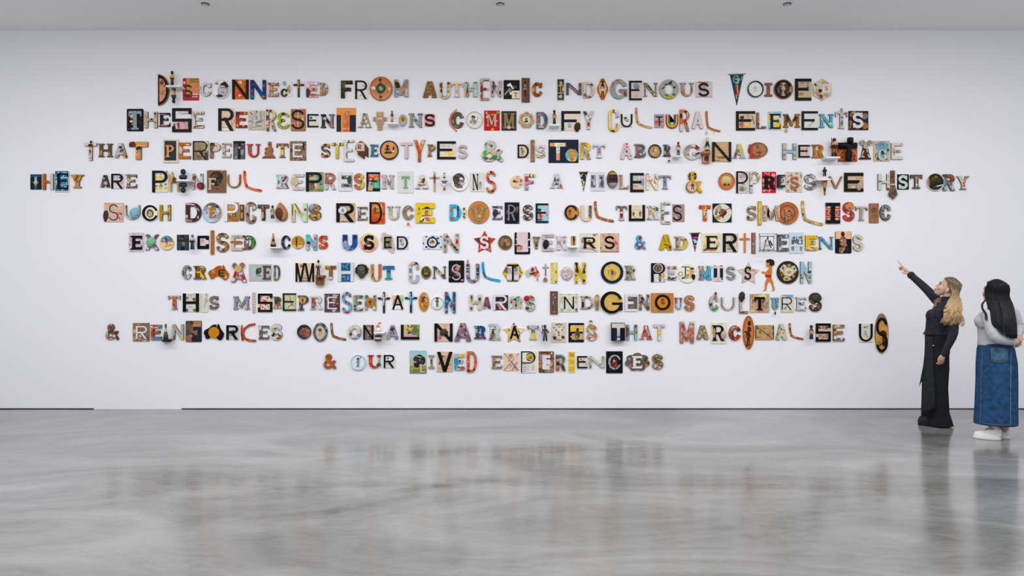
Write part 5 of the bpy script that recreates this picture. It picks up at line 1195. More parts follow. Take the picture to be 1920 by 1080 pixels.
bottle|733 108 805 305|222,ddb,996||||small dark glass bottle with gold foil neck on wooden bracket
bracket|700 305 822 480|w:853,a76,632|r760,412,116,136,c97;e760,420,76,100,432;e760,410,60,60,322;e760,455,40,30,654||small brown wooden bracket with a dark carved face below the bottle
rect|845 168 1130 462|w:da8,ca7,db9|r1025,220,80,80,b97;r1025,220,70,70,ca8;l980,295,200,5,0,864;l980,330,200,5,0,864;l980,385,200,6,0,754;r920,445,80,8,321;r1110,205,20,60,ccc;r860,425,20,60,ccc;r1080,240,6,140,a75;t980,410,120,30,864|Nm845,168,1130,462,112|large tan carton panel with a black diagonal N
As|1145 200 1348 412|b:ccb,bbb|e1195,350,50,90,743;e1215,300,40,60,876;e1280,240,90,80,dc2;e1290,310,70,70,cb2;e1305,360,50,60,bbb;e1180,390,60,30,954||serif letter A with a bright yellow sculpted top
oval|1382 175 1677 402|w:964,753|e1545,290,220,180,a75;e1520,240,40,60,754;e1550,330,60,40,643;l1530,270,70,6,40,532;l1550,310,60,5,-40,532;l1520,330,40,5,20,532|Ls1395,205,1560,408,b/c32/d43/b21|brown oval wooden dish with a bright red serif L
@1460 245 8
#HERITAGE 3
Hm|62 190 272 430|b:cb9,9bc,dcb|r165,290,190,20,786;r165,325,190,30,9cd;e95,240,50,80,db9;e245,210,40,60,acd;e240,370,50,50,a96;e85,370,40,50,b64;e240,260,40,40,997;e100,400,40,40,cba||pale letter H with a blue river landscape
rect|298 212 470 403|p:dcb|e355,270,40,30,ba9;e420,270,40,40,aa9;e420,345,40,40,bac;e350,345,40,30,cba;e430,360,30,20,bbc|Em298,212,470,403,112|cream card with faint sketches and large black E
Rb|497 208 685 408|b:d83,c72,d83|e540,230,30,60,653;e625,250,30,50,754;l560,330,70,16,45,bba;e540,340,40,70,776;e650,365,50,50,764;e590,215,40,20,643;e570,270,30,60,ccb;e650,310,30,40,d92||orange letter R with grey brown animal print
fig man|772 110 895 388|421,da8,222,b73,532||||small warrior figurine with spear and brown shield on a shelf
shelf|715 388 925 448|||||white floating shelf under the spear and shield figurine
rect|890 178 1180 465|p:c63|l930,320,100,6,-50,e95;l945,340,100,6,-50,321;l1140,320,100,6,50,e95;l1125,340,100,6,50,321;m950,400,40,50,321;m1130,390,50,60,321;e1130,430,40,20,321;e960,330,30,20,432;r1030,455,270,18,843;l920,290,80,5,-45,321;l1150,290,80,5,45,321;r1035,225,290,94,112|x|orange and black patterned tile behind a black doll
doll|895 100 1215 465|111,222|||||black carved doll with outstretched arms in front of an orange tile
Ab|1213 215 1388 428|b:421,532,321|e1312,235,90,70,cbb;l1260,340,90,20,-70,ba9;l1330,300,60,20,70,ba9;l1350,380,60,14,60,edc;e1260,390,60,14,ddc;l1310,240,40,6,60,433|disc1213,140,1305,215,b/cba/876;disc1328,142,1412,222,b/dcb/654|dark brown letter A with two round pale ears
rect|1422 153 1665 460|p:cb9|e1550,240,180,150,7ab;e1570,330,140,120,8aa;e1490,420,50,50,466;e1500,350,60,60,9ab;e1600,300,40,60,cba;wAUSTRALIA:1545,210,200,36,235;l1455,370,60,12,-80,345;e1560,320,50,90,346;e1640,290,30,50,345;t1620,435,40,20,654|Gs1493,275,1612,450,b/eee/cdd/9ab|tan and pale blue travel booklet with a white letter G
Em|1692 182 1868 430|b:dcc,edd,dcc|e1730,300,50,110,ba8;e1740,340,30,60,a74;l1840,200,50,6,-50,865;r1810,380,100,20,dbb;e1790,305,60,30,b95;e1775,310,20,40,865||cream letter E with tan smudges and dark edges
@40 305 8
#THEY 4
rect|135 175 298 402|p:122|r215,195,162,40,247;r215,240,36,60,9ab;r215,375,44,50,358;e215,300,100,60,432;e215,300,44,90,ccd;e180,295,20,20,865;e250,290,24,24,764;r218,330,30,40,889||black tile with blue stripes and pale centre forming T
Hm|315 165 480 403|b:a52,c73,942|r460,285,40,240,ccc;r470,285,14,240,bbb;e430,272,50,40,cb9;e340,180,40,30,c74;e345,330,30,60,b62||letter H with an orange left leg and grey right leg
rect|500 122 722 440|p:ddc|r555,172,96,92,17a;r655,172,100,92,17a;r555,280,96,96,17a;r655,280,100,96,17a;r558,380,96,90,17a;r660,380,96,90,17a;l540,160,60,14,-40,cde;l650,180,80,14,-50,cde;e640,150,40,20,bcc;e530,290,30,60,bcd;l670,290,60,16,70,cde;e640,290,40,40,6ac;e545,390,40,40,c98;e660,370,50,30,cba;e620,400,40,30,9bc|Es520,158,700,395,111|blue and white six panel tile with black serif E
Yb|738 178 932 378|w:b84,c95|l830,230,90,24,-50,543;l840,280,50,26,70,764;e900,190,40,20,a74;e770,200,40,30,d94||golden tan serif letter Y with dark streaks
#ARE 4
Ah|1187 185 1322 367|b:322,544,433|e1262,310,50,60,bbb;e1240,235,24,30,bbc;l1220,300,60,14,-60,866;e1210,345,40,30,876;e1280,350,30,30,322||dark plum letter A with pale grey flecks
rect|1347 165 1535 390|p:dcc|r1440,215,110,40,abc;r1440,240,110,16,dcb;e1420,305,50,30,ca8;e1485,225,36,30,322;e1500,300,50,24,ba8;r1440,355,110,60,ddd|Rm1347,165,1535,390,112|beach scene card with bold black R
Es|1562 175 1728 378|b:222,432,ca8,222|e1600,270,80,80,dca;l1600,258,40,10,80,433;l1620,340,50,10,-50,ca9;l1640,200,50,8,40,c96;e1690,340,60,40,222||black and tan patterned serif letter E with cream badge
@270 305 8
#PAINFUL 4
rnd|120 118 365 445|p:dddde0|r185,225,40,44,dc3;r250,225,54,44,dc3;r310,215,20,40,dc3;r185,380,36,40,dc3;r252,380,56,40,dc3;r330,382,54,34,dc3;r185,350,36,12,222;r252,350,56,12,222;e250,175,30,20,b75;e185,170,30,14,d95;e255,325,30,30,a74;e325,325,40,30,a75;e340,140,30,40,a87|Ph120,118,352,445,111|white card with yellow blocks and large black P
stat house|375 130 530 430|w:c95,ba7|e460,265,76,110,432;e460,270,40,70,643;e415,190,30,30,ccb;e390,250,20,20,a74||small wooden stand with pointed top and two legs forming A
fig bust|525 95 645 255|123,234,112||||glossy black bust figurine standing on a white shelf
shelf|480 252 695 310|||||white floating shelf between two glossy black bust figurines
fig bustd|525 300 645 455|123,234,112||||glossy black bust figurine hanging upside down beneath a white shelf
Nm|720 162 882 398|b:ccc,ddd,b98|o755,220,60,100,a65;e850,185,40,40,844;e750,190,50,40,b87;e750,260,40,20,a76;e740,350,24,60,aab;l790,260,80,10,55,966;e855,230,30,40,ccd|disc790,295,905,398,b/334/445;disc793,322,865,390,c22|white and pink letter N with dark and red ball ornament
rect|945 112 1228 447|w:865,754,975|h1090,240,190,220,321;e1060,200,100,50,543;e1060,250,60,50,432;e1130,290,60,90,432;l1140,330,110,10,60,654;l1110,300,120,8,70,654;l1100,395,60,24,45,543;r1180,118,60,10,ca7;r960,118,30,10,ca8;l1080,160,70,8,20,654|Fb960,230,1077,408,b/dcb/cba/cb8|large brown panel with a carved head and cream F
Ul|1245 175 1450 378|b:642,c93,432|r1300,270,60,120,b82;l1300,300,120,8,70,432;l1285,320,90,6,60,da4;r1270,195,50,20,bbb;r1425,270,30,120,a42;e1340,365,60,16,864||orange and brown striped letter U with thin strokes
boom|1480 118 1768 440|p:e64|l1516,160,100,14,86,322;l1525,250,120,12,80,b95;l1560,355,90,12,35,b96;e1545,340,30,40,322;l1640,385,120,14,12,b97;l1730,402,80,20,10,322||salmon pink rimmed boomerang forming L
@500 305 8
#REPRESENTATIONS 4
Rb|140 175 328 383|b:cbc,ddd,5ac|e175,290,40,80,38a;e180,235,40,50,bcd;l265,250,90,36,-50,732;l300,345,90,24,55,843;r175,370,70,20,ca7;e285,220,40,40,543;r195,220,14,60,ddd||white blue and brown serif letter R
Em|390 170 555 407|b:dcb,edd,dcc|e415,280,118,124,dca;o415,280,80,84,b95;e415,282,52,60,777;t470,190,110,24,caa;t520,280,50,24,cbb;t480,380,120,24,caa|disc358,222,472,340,b/dca/cb9|cream letter E with a round cream pot on its spine
rect|587 142 853 430|p:8a8|e660,200,90,80,543;e690,230,110,50,ca8;e640,180,50,50,b85;e740,345,60,90,ca8;e690,300,90,60,ba8;e680,360,100,110,543;e690,370,50,80,864;r640,360,40,110,876;t820,320,50,50,565;e790,410,130,40,883;e735,340,40,60,eb9;r815,152,50,16,a64;e770,205,40,40,798|Ph587,142,830,430,112|grey green illustrated card with bold black P
Rm|873 152 1040 402|b:b64,c86,954,c97|r905,360,60,80,cbb;r1000,360,50,80,cbb;l950,310,170,12,0,843;e940,200,80,30,ca9;e1010,220,40,60,b75||rust red collage letter R with pale feet
rect|1078 142 1280 428|z:444,bbb,222,888|r1178,165,204,50,dde;r1178,402,204,54,dde;r1098,285,44,290,dde;r1160,283,120,60,dde;e1240,260,60,120,343;e1200,345,70,30,333;e1150,225,40,40,333;e1210,210,30,30,bbb|x|white tile with an E of grey engraved leaves
Sh|1303 158 1465 403|b:b53,c75,a42|r1440,275,60,250,dc2;e1430,200,50,80,db3;l1380,170,80,10,0,c87;l1350,385,60,8,70,c97;r1414,300,6,180,ddc;e1370,250,60,40,c64||rust orange and yellow curvy letter S
rect|1495 142 1700 428|p:112|r1612,220,168,90,d33;r1600,185,140,20,e97;r1640,330,110,110,5a7;e1645,250,60,80,7b5;e1560,330,70,120,9ba;e1560,250,30,30,9cc;r1555,390,70,60,da7;e1640,340,60,80,6bb;r1610,280,100,26,112;e1580,320,60,30,c43;r1580,210,60,10,ecb|x|black red and green cartoon comic tile forming E
Nb|1722 183 1912 390|b:dcc,cbb,dcc|e1840,290,60,100,777;e1760,300,12,40,555;e1835,250,30,40,666;l1850,340,60,10,50,888||pinkish white serif letter N with grey shading
@730 305 8
rnd|125 128 362 457|p:e0e0dc|r240,430,60,40,d8d8d4;l220,170,140,4,10,d4d4d0;r145,220,4,50,bbb|Tb183,200,302,385,b/b64/7bc/8b6/b85|white rounded tile with a small orange blue and green T
As|388 183 587 390|b:ddd,eee,ccd|e465,240,40,40,eb3;e510,270,50,80,632;e520,330,60,40,d83;e430,340,30,50,d96;e450,330,60,14,333;e440,295,30,20,876;r425,385,70,14,aab;r540,385,90,14,aab;e480,265,30,30,ccc||white letter A with orange and brown dog print
cross|605 135 750 432|p:ca8|l675,200,140,14,0,a86;m677,250,60,140,543;r677,200,50,16,876||slim pale wooden crucifix forming T
fig up|798 135 852 235|eee,258,eee,baa,543||||tiny white and blue china figurine standing above a brown hat figurine
fig hat|768 245 882 420|853,da8,eee,557,ccc||||tiny brown hatted china figurine below a blue coated one
dish|920 148 1188 425|p:eeeef2|h1040,270,180,220,543;e1040,220,150,100,433;e1085,290,80,110,877;e1080,240,60,40,ddd;e1090,315,60,30,dcd;e1060,360,90,40,765;e1000,345,50,40,765;e1085,265,60,10,444;e1060,300,40,30,a99;e1130,310,30,20,dbc;l1030,200,80,10,20,876||white china plate with a smiling portrait
rnd|1213 145 1425 435|p:e4e0dc|m1365,340,70,110,998;e1365,300,30,30,876;l1218,210,120,6,90,b9a|Nn1250,170,1335,408,112|white card with a small child drawing and thin black N
Sm|1450 122 1600 455|b:c42,b32,d85,421|e1500,150,40,30,dc9;e1560,200,50,30,ca8;e1495,200,40,40,d95;e1500,250,40,30,421;e1570,360,50,70,d85;e1500,390,60,60,d96;e1545,425,40,30,411;e1530,280,40,40,a21;e1525,145,30,30,411||large red letter S with orange ring pattern
@940 305 8
#OF 4
disc|140 193 323 382|p:eca|e235,250,110,50,dba;e190,280,40,40,432;e215,285,20,30,321;e295,270,30,50,765;e285,332,40,12,432;e250,210,60,20,ba8;e240,290,30,40,a86;l200,360,90,6,5,b97;l280,300,60,6,40,a86||pale peach round disc with faint brown figures forming O
Fh|352 168 508 408|b:dcc,c9a,ccc|r385,240,60,90,c33;r385,190,60,30,ccc;e430,195,30,50,444;e470,195,70,50,eda;r470,175,70,20,ec4;e475,200,20,40,543;r470,300,50,24,678;l395,330,80,20,-20,d59;r465,318,50,10,955;e400,390,70,40,6a7||red pink and yellow comic print letter F
#A 4
As|730 165 928 380|b:ccc,ddd,998|r830,200,50,60,ccd;e800,250,30,80,543;e850,260,40,40,567;e840,300,60,26,59b;r835,320,60,14,347;e890,350,40,50,c42;e780,320,40,60,b98;e860,300,40,20,bbb||pale grey letter A with blue and red street print
#VIOLENT 4
pen|1158 120 1310 438|p:112|e1230,220,100,110,bbb;e1240,220,60,110,223;e1200,230,30,40,112;r1233,295,44,40,d54;r1228,345,36,50,5b7;e1235,300,20,30,eda;l1195,195,40,8,20,cde;e1228,375,20,20,cde||small black felt pennant with a green and orange print forming V
rect|1340 140 1550 428|p:dde|r1380,280,76,190,99a;r1500,280,76,190,99a;e1370,220,40,60,556;e1390,300,40,80,bbb;e1360,320,40,90,667;e1500,230,40,50,445;e1510,310,50,100,556;e1480,270,30,60,ccc;e1520,360,40,40,667;e1385,355,40,30,556|x|white tile with two grey engraved columns forming I
mask|1577 120 1752 388|b:543,654|e1662,255,130,250,422;e1675,165,90,60,db3;e1690,200,100,40,876;l1610,240,160,20,85,378;l1740,230,90,14,80,7a9;e1662,340,120,50,aaa;l1665,300,90,18,0,b44;e1640,232,30,12,eda;e1695,232,30,12,eda;r1665,375,110,30,344||carved brown mask with yellow headband and grey chin forming O
Ls|1767 182 1908 393|b:a87,ba9,987|r1810,280,24,150,c85;e1890,350,40,40,a84;e1810,370,60,30,cba;e1800,200,60,20,778;e1860,380,60,20,765||greyish orange serif letter L
@1130 305 8
rect|413 153 620 440|p:cbb|r540,235,150,70,bcb;e560,220,100,30,dcc;r590,300,60,120,98b;e540,360,140,50,dc9;e500,355,60,20,c77;e590,260,50,50,a8c;e500,220,60,40,9cb;r540,250,120,14,9cb|Eh413,153,620,440,112|pastel pink and lilac tile with thick black E
Nm|652 165 825 407|p:ecd9b8|r680,172,50,16,465;e690,210,50,30,cba;e670,270,20,20,a64;e730,270,40,30,b87;l800,230,70,14,60,475;l800,310,60,10,40,c84;e760,340,50,50,eec;e780,300,30,20,586;e700,330,40,50,eec||cream letter N with green and orange stripes
Ts|850 190 1025 395|b:99a,aaa,889|r940,300,50,150,88a;l940,240,60,12,60,955;l930,290,50,12,50,223;l950,330,50,10,-50,955;l935,360,40,8,60,dde;e920,220,20,30,444;e970,210,60,20,889||grey serif letter T with dark red print on its stem
#& 4
&h|1255 128 1485 450|p:da2|e1305,190,40,70,432;e1310,240,30,40,733;e1390,230,40,60,332;e1385,175,40,40,322;e1300,180,20,20,a55;e1470,440,30,20,b62|disc1255,280,1422,448,b/c84/b73;disc1268,290,1412,435,b/eca/dba;man1312,300,1390,405,433|mustard yellow ampersand with a round portrait badge
@1330 305 8
#OPPRESSIVE 4
dish|138 150 385 405|w:c73,b63|e260,275,154,154,ca8;e260,235,130,70,cc9;e260,300,140,60,ca5;e260,330,110,40,654;e270,320,30,20,d95;e230,320,20,30,321;e290,320,20,30,321||glossy orange brown wooden bowl with a small landscape
rect|405 128 580 458|p:dcc|h490,210,90,100,b99;e500,240,60,30,ccb;e480,190,60,30,caa;e500,390,120,90,998;e490,400,60,60,776;e530,370,40,50,bbb;e505,320,60,14,654;r565,435,20,8,a55|Pm405,128,580,458,112|tall cream page with a pink face sketch and black P
Pm|608 130 760 452|p:ddd|l630,250,190,22,-55,c92;l640,200,170,8,-55,222;l740,220,130,20,-60,c92;l750,240,120,8,-60,222;l640,165,60,24,-50,c93;r632,348,60,24,422;r632,410,60,80,bbb;l700,150,60,10,40,222;l725,170,50,10,-60,222||tall white letter P with orange and black stripes
rect|793 137 1000 452|p:c23|r895,295,8,310,ecc;l850,160,60,12,30,daa;r815,270,30,50,dbb;e960,190,60,60,e9a;l940,200,60,14,-40,eaa;e825,415,36,40,edd;e825,415,20,24,a22;l930,400,90,10,-45,eaa;r830,340,60,20,dbb;l975,300,60,10,70,eaa;l860,410,50,8,60,eaa|Rb805,198,990,395,112|bright red stamp sheet tile with a thick black R
stat block|1033 180 1138 368|w:223,334|r1105,240,50,80,ba8;r1085,300,34,50,db3;r1125,310,14,60,dcb;r1110,345,60,16,222;r1100,195,60,14,222;r1118,262,40,14,333|x|small black box frame with a yellow ticket forming E
rect|1147 138 1392 442|b:dcb,edc,cba|e1230,190,40,50,987;e1310,165,30,30,987;e1375,200,30,70,a97;e1180,290,40,40,876;e1300,370,60,30,a97;e1180,420,50,40,a97;e1290,420,60,30,765;e1350,340,60,12,876;l1200,325,80,6,0,987;e1240,410,40,20,987;e1190,200,40,30,ba9|Sb1215,205,1345,395,b/bba/b64/b75/333|large cream script tile with a grey and rust S
Sm|1427 168 1603 408|b:ccc,333,ddd,555|e1490,190,60,14,222;l1560,350,80,8,70,222;e1575,235,30,40,bbb;e1520,280,60,30,eee;e1450,360,30,50,ddd||white and black animal spot letter S
fig man|1692 65 1765 205|432,321,543||||tiny bronze warrior figure standing over a white shelf
shelf|1620 238 1830 330|||||white floating shelf between bronze warrior and upside down shiny bronze piece
fig vased|1690 275 1770 492|a62,321,c84,b73||||shiny bronze and black tapered ornament hanging beneath a shelf
Vl|1800 203 2003 390|b:bbb,c73,999|l1870,270,110,24,65,c73;l1880,350,60,20,65,a85;l1850,230,40,14,60,876;e1960,230,40,20,444||grey and orange serif letter V
@1560 305 7.111
rect|163 133 420 387|p:ca8|r262,215,114,50,b97;r262,215,104,42,dba;r405,220,34,60,a87;r405,220,24,48,dba;r300,190,190,18,ca8;r240,330,60,50,b97;r280,320,50,40,db9;r270,300,120,10,987|Eh163,133,420,387,112;head320,262,408,375,ba9|tan panelled card with huge black E and carved face
#HISTORY 4
Hm|617 150 775 362|b:ccb,ddc,bba|r640,252,60,14,444;r750,350,40,24,a32;l760,170,30,6,60,666;l760,200,30,6,60,666;l765,240,30,6,60,666;l760,290,30,6,60,666;r705,250,30,24,ccc||pale grey wooden letter H with a red foot
brush|740 105 885 505|543,ba9,a43||||brown bristle brush with patterned wooden handle forming I
rect|873 155 1025 358|p:122||Sb885,165,1010,352,b/ddd/eee/bcc/eda|black tile with cream mosaic serif S
Tb|1048 160 1208 345|b:876,543,987|l1125,260,150,20,90,a98;e1130,295,30,30,ddd;r1060,180,20,40,654;e1195,190,20,40,a65;e1130,200,60,30,987||brown metallic serif letter T
dish|1262 138 1500 375|p:ddc|e1385,257,228,228,321;e1290,260,40,140,a77;e1390,255,170,190,221;e1370,210,80,60,542;e1420,230,60,80,332;e1340,250,40,60,332;l1420,310,130,14,-15,dde;e1400,340,120,50,333;e1390,190,40,30,774;e1345,220,30,30,653||dark glossy portrait plate with pale curved edge forming O
Rh|1485 153 1650 373|b:9ab,667,ccb|e1588,205,110,100,743;e1580,195,80,60,954;e1640,190,30,50,b93;e1520,340,40,60,abc;e1610,330,40,70,cba;e1515,180,40,50,444;e1580,240,60,30,642||grey blue letter R topped with a carved brown face
Ys|1668 177 1838 358|b:ccb,ddc|l1790,230,110,24,-65,c74;e1765,305,40,40,d53;e1760,270,30,30,a53;r1750,350,100,12,776;r1735,320,20,40,bbb;e1800,195,60,20,864||pale cream and orange spotted letter Y
@180 365 8
#SUCH 5
rect|122 122 412 408|p:dba|e200,160,120,50,ebb085;e350,160,80,50,dcb;e350,280,80,40,c87;e380,290,30,40,a56;e240,230,70,110,cba;e380,370,60,40,d99;l330,330,140,4,0,c98;e352,350,16,30,332;r268,128,290,8,caa|Sl195,145,328,385,112;head102,232,190,408,433|peach paper sheet with thin black S and a dark carved head
Ul|430 155 655 372|b:cba,ccb|r465,180,60,60,b83;r468,240,30,60,754;e495,330,60,50,ccc;r590,180,90,40,743;e600,300,90,60,9bc;e590,175,30,20,a87|head500,195,655,365,8bc|cream letter U with a pale blue cloth covered bust
disc|690 155 925 395|p:eed|e812,280,110,130,986;e812,282,100,120,654;e812,290,60,80,ca8;r910,275,40,30,edc|Cm690,155,925,395,112|white round plaque with a sepia portrait and thick black C
Hm|952 152 1118 388|s:b92,c93,a82|e1095,200,40,90,cb3;l1085,180,50,8,60,443;e1090,310,50,90,765;e1105,340,30,60,ba9;l1070,280,60,10,60,332;e1105,160,20,30,345||mustard yellow letter H with a black and yellow right leg
#DEPICTIONS 5
Dm|1343 122 1577 407|b:433,422,433,644|l1400,140,160,24,10,caa;e1370,385,60,50,a77;l1530,220,60,14,50,cba;e1360,325,40,50,cbb;e1370,145,40,20,daa;e1530,340,30,50,ba9;e1420,390,60,20,b88;l1480,170,60,10,30,a77||large dark maroon letter D with pink scrolls
dish|1600 115 1882 415|b:ddd,bcd,acd|e1740,160,200,90,765;e1700,180,60,30,dcb;e1820,180,60,40,332;e1660,340,110,110,bce;e1640,210,60,70,99b;r1660,270,14,40,667;e1700,390,130,30,cde;e1850,270,50,150,987;e1740,130,160,24,654;e1810,330,60,70,a98;e1830,250,40,40,ccd;e1780,350,60,50,abc|Eb1692,198,1788,342,b/e92/d81/322|blue white picture plate with a small orange E
@410 365 8
rect|90 115 300 402|p:b85|e200,180,130,60,ca7;t190,170,80,10,a85;r215,330,170,100,a74;e200,300,120,30,c96;m170,330,40,60,443;m215,300,30,60,543;m250,300,30,60,432;l230,340,110,5,-15,654;r280,150,40,60,b96;r240,380,110,30,964|Ph90,115,292,402,eef|tan desert picture tile with bold white P
rect|312 150 377 388|w:543,642|r345,200,34,60,975;r345,310,36,90,b84;e345,190,20,24,ca7;e345,310,18,40,d95;e350,240,20,20,321||narrow dark brown carved panel forming I
Ch|403 108 557 435|b:432,ca9,543,a88|e430,180,40,60,caa;e430,260,50,60,b99;e450,380,50,60,a77;e535,195,40,50,ccc;e480,130,60,30,554;l440,300,70,20,60,322;e520,400,50,40,543;l440,220,60,14,-50,dbb;e520,360,40,30,a87||tall dark maroon and pink feathered letter C
Th|583 150 753 385|p:232|e610,175,40,30,565;e740,175,30,40,a43;e680,165,50,20,354;e658,185,30,40,b76;e668,220,40,50,a43;e660,280,40,60,a97;e655,330,50,60,ba8;e630,370,50,20,ca8;e710,180,20,20,ccc||dark green letter T with a seated figure print
fig man|772 158 845 360|332,ba8,cb9,222||||slender black and cream figurine standing between T and nut shaped O
mask|848 108 1045 398|w:a75,b86|e920,300,130,200,532;l920,260,120,8,5,321;e910,320,80,20,a63;e900,240,100,30,643;l915,300,100,7,-5,321;l915,340,80,7,5,321;e1000,250,40,140,c97||smooth brown nut shaped carving forming O
Nm|1092 128 1325 407|p:cda|r1108,230,26,170,a75;r1108,360,26,80,ca8;l1190,220,130,26,65,c73;l1230,290,100,10,60,543;e1300,225,40,50,654;l1160,160,60,10,50,654;e1108,250,16,60,753;e1300,300,30,40,bcb||pale green letter N with an orange and brown diagonal
Sh|1345 138 1538 385|b:543,a85,432,c96|e1465,160,60,40,a86;e1495,200,40,50,b75;l1450,260,100,20,40,754;e1410,320,50,50,d93;e1500,330,40,90,c84;l1450,350,80,12,15,321;e1430,360,40,20,ca6;e1500,300,30,30,eb4|head1345,140,1440,248,9ab|brown orange letter S with a grey blue carved head
@610 365 8
#REDUCE 5
rect|163 127 447 412|p:ca8|r260,340,120,140,dba;r300,320,90,50,b97;r300,322,80,40,cba;r280,402,90,14,654;r400,340,80,150,ca8;r360,195,80,40,dba;t355,195,60,24,ca7;e430,300,30,60,b97|Rh163,127,447,412,112;disc195,188,320,288,ddf;man235,205,285,270,654|tan carton panel with bold black R and white medallion
Es|472 182 628 382|b:764,875,ccd|e510,220,40,50,bcd;r520,300,36,110,765;e520,210,20,30,332;l510,280,60,8,70,ccc;r560,195,90,16,753;e600,225,30,40,cce;e520,330,20,40,333;r540,375,100,14,864||brown rust serif letter E with pale blue speckles
rnd|662 112 895 440|b:c53,d73,b42|e850,160,70,60,c53;e770,200,140,100,c96;m745,240,80,120,632;l770,215,80,10,0,632;e800,270,60,40,a41;e840,210,30,140,eb9;e760,380,150,80,c41;e860,390,60,60,d42;e740,340,70,60,b52;e880,290,30,40,732;l800,380,140,6,-10,932|Dm662,112,850,432,111|red orange picture card of a running figure and black D
Us|928 172 1125 380|b:bba,cba,ccb|e1070,295,40,40,667;e960,220,30,60,997;e980,340,50,40,dca;r950,185,60,12,887;e1090,220,30,60,ccc;e1040,360,50,20,ba9||weathered grey cream serif letter U
Ch|1155 160 1328 378|s:876,a87,678,b98|l1230,185,60,8,60,ca7;l1270,190,60,8,-70,445;l1180,240,60,6,0,556;l1190,300,60,6,-20,c97;l1230,350,50,8,70,556;l1280,345,50,6,-60,cb9;r1185,270,30,50,965|cord1240,378,1243,425,ccc;disc1222,422,1262,462,c74|grey brown striped letter C with a small hanging striped ball
Eh|1357 122 1638 422|p:ec2|wLITTLE:1430,142,105,30,d73;wBULLY:1555,142,95,30,d73;e1525,200,80,40,332;r1510,222,120,12,ddd;e1520,255,60,50,966;e1515,290,60,60,b76;r1510,325,120,8,eee;e1515,350,60,40,d58;e1540,370,50,60,b65;e1465,375,60,60,eee;e1470,375,30,40,333;m1408,215,24,60,543;r1405,270,50,24,da3;r1405,292,40,8,643;e1440,400,60,30,464;l1560,390,80,8,40,876||bright yellow comic cover letter E
@820 365 8
#DIVERSE 5
Dh|185 145 352 387|p:2be|l215,220,100,26,-62,a64;e225,360,80,40,a63;e200,345,40,20,865;m308,250,36,160,223;l265,190,60,6,70,234;l290,335,120,6,-3,123;l340,320,60,5,-45,234;e265,205,50,10,223||bright turquoise letter D with a black fishing figure
oval|378 180 432 362|b:eda,dcb|e400,215,30,40,433;e405,290,36,30,543;e400,330,24,40,332;e410,345,30,14,543||small cream shell with dark brown spots forming I
disc|460 95 783 435|w:b73,c73|e620,265,290,310,c73;o620,265,310,325,b85;l540,380,60,4,-40,953;e560,240,60,100,c84;l620,180,100,3,80,853|Vb505,185,738,395,b/653/986/ba8/422;disc655,192,702,240,8a5;disc615,300,655,350,db3|large round orange wooden plate holding a dark collage V
Es|822 170 975 372|b:ccd,239,ddd|e850,190,60,30,136;l885,190,60,14,70,235;e945,200,40,40,99a;e840,355,50,30,247;r960,340,24,50,236;e890,355,40,30,b76;e860,210,40,20,b98|head825,222,912,335,433|white and navy letter E with a dark brown carved head
rect|1010 115 1230 435|p:112|e1190,220,40,90,654;e1050,260,30,60,754;e1050,365,20,20,b83;e1205,200,20,40,865;e1160,290,50,60,222;r1210,420,20,6,aaa|Rh1060,150,1180,390,b/aab/778/99a/445|black poster tile with a silver grey R
Sh|1280 150 1437 385|b:544,433,655|e1310,210,30,40,ca8;e1395,200,50,40,987;e1340,240,60,30,a87;e1390,270,50,40,ba9;e1305,340,40,30,986;e1390,355,50,40,ba8;e1420,310,30,40,656;e1360,170,40,20,876;e1315,315,20,20,322||dark plum letter S with pale brown spots
rnd|1475 130 1672 422|p:9cd|wLITTLE:1605,172,90,20,ec9;wREBEL:1605,200,96,22,eca;e1530,230,60,50,333;e1590,240,60,40,ccb;e1550,320,60,70,d44;e1600,300,70,30,dcb;e1640,295,40,60,c98;e1540,375,80,30,357;r1500,160,30,24,acd;r1655,240,20,30,dbb|Em1475,130,1665,422,112|light blue comic book cover with a black E
@1040 365 8
#CULTURES 5
dish|145 155 367 380|w:b74,963|e258,268,190,190,c84;m228,260,60,100,532;l240,330,70,6,20,754;l320,240,50,8,60,954;e290,190,40,10,876;e285,330,50,20,ba8;l255,220,60,5,-60,643|Cm145,155,340,380,112|round orange plaque with running figure and black C
Um|395 160 555 400|p:eca|r525,260,60,190,643;e515,200,30,20,8c4;e515,280,30,30,7b3;e540,230,24,50,a54;e540,300,24,50,955;e515,340,40,30,9c4;e515,240,20,30,8a5;e545,190,20,30,533||cream letter U with red and green fruit right leg
boom|583 95 890 417|w:a64,b74|r602,112,36,20,665;r602,180,36,8,dba;r602,225,30,40,754;r602,262,36,6,dcb;l640,365,60,30,40,754;r690,390,10,60,da8;r740,390,40,30,654;r800,395,8,60,ecb;r832,395,40,24,a53;r872,395,24,40,665||brown and tan banded boomerang forming L
Ts|922 168 1087 383|b:866,baa,644,cbb|r1000,310,50,50,823;e940,205,30,40,ba9;e970,185,30,20,722;e1020,190,40,20,833;r1000,270,44,20,ddd;e1000,355,40,20,a55;e1065,200,30,30,955;e1000,230,40,40,933;r1000,370,60,20,dcc||dark red and white carved serif letter T
rect|1113 152 1357 395|p:edb|o1235,280,170,150,cba;e1235,240,60,100,dca;e1185,285,30,60,654;e1280,280,30,60,543;l1190,190,60,4,-20,876;l1250,180,80,4,10,876;e1235,290,40,60,ecb;e1280,310,24,30,765;l1190,320,60,4,30,765|Uq1113,152,1357,395,123|cream drawing in a black square U frame
Rb|1387 167 1573 372|b:dcc,ddd,cbb|r1438,265,46,76,d94;l1440,190,60,14,50,654;e1535,220,40,60,543;e1540,195,30,30,357;r1460,270,40,16,da5;e1510,200,30,20,876;r1410,360,50,16,987;e1515,240,20,30,986||pinkish white letter R with an orange patch
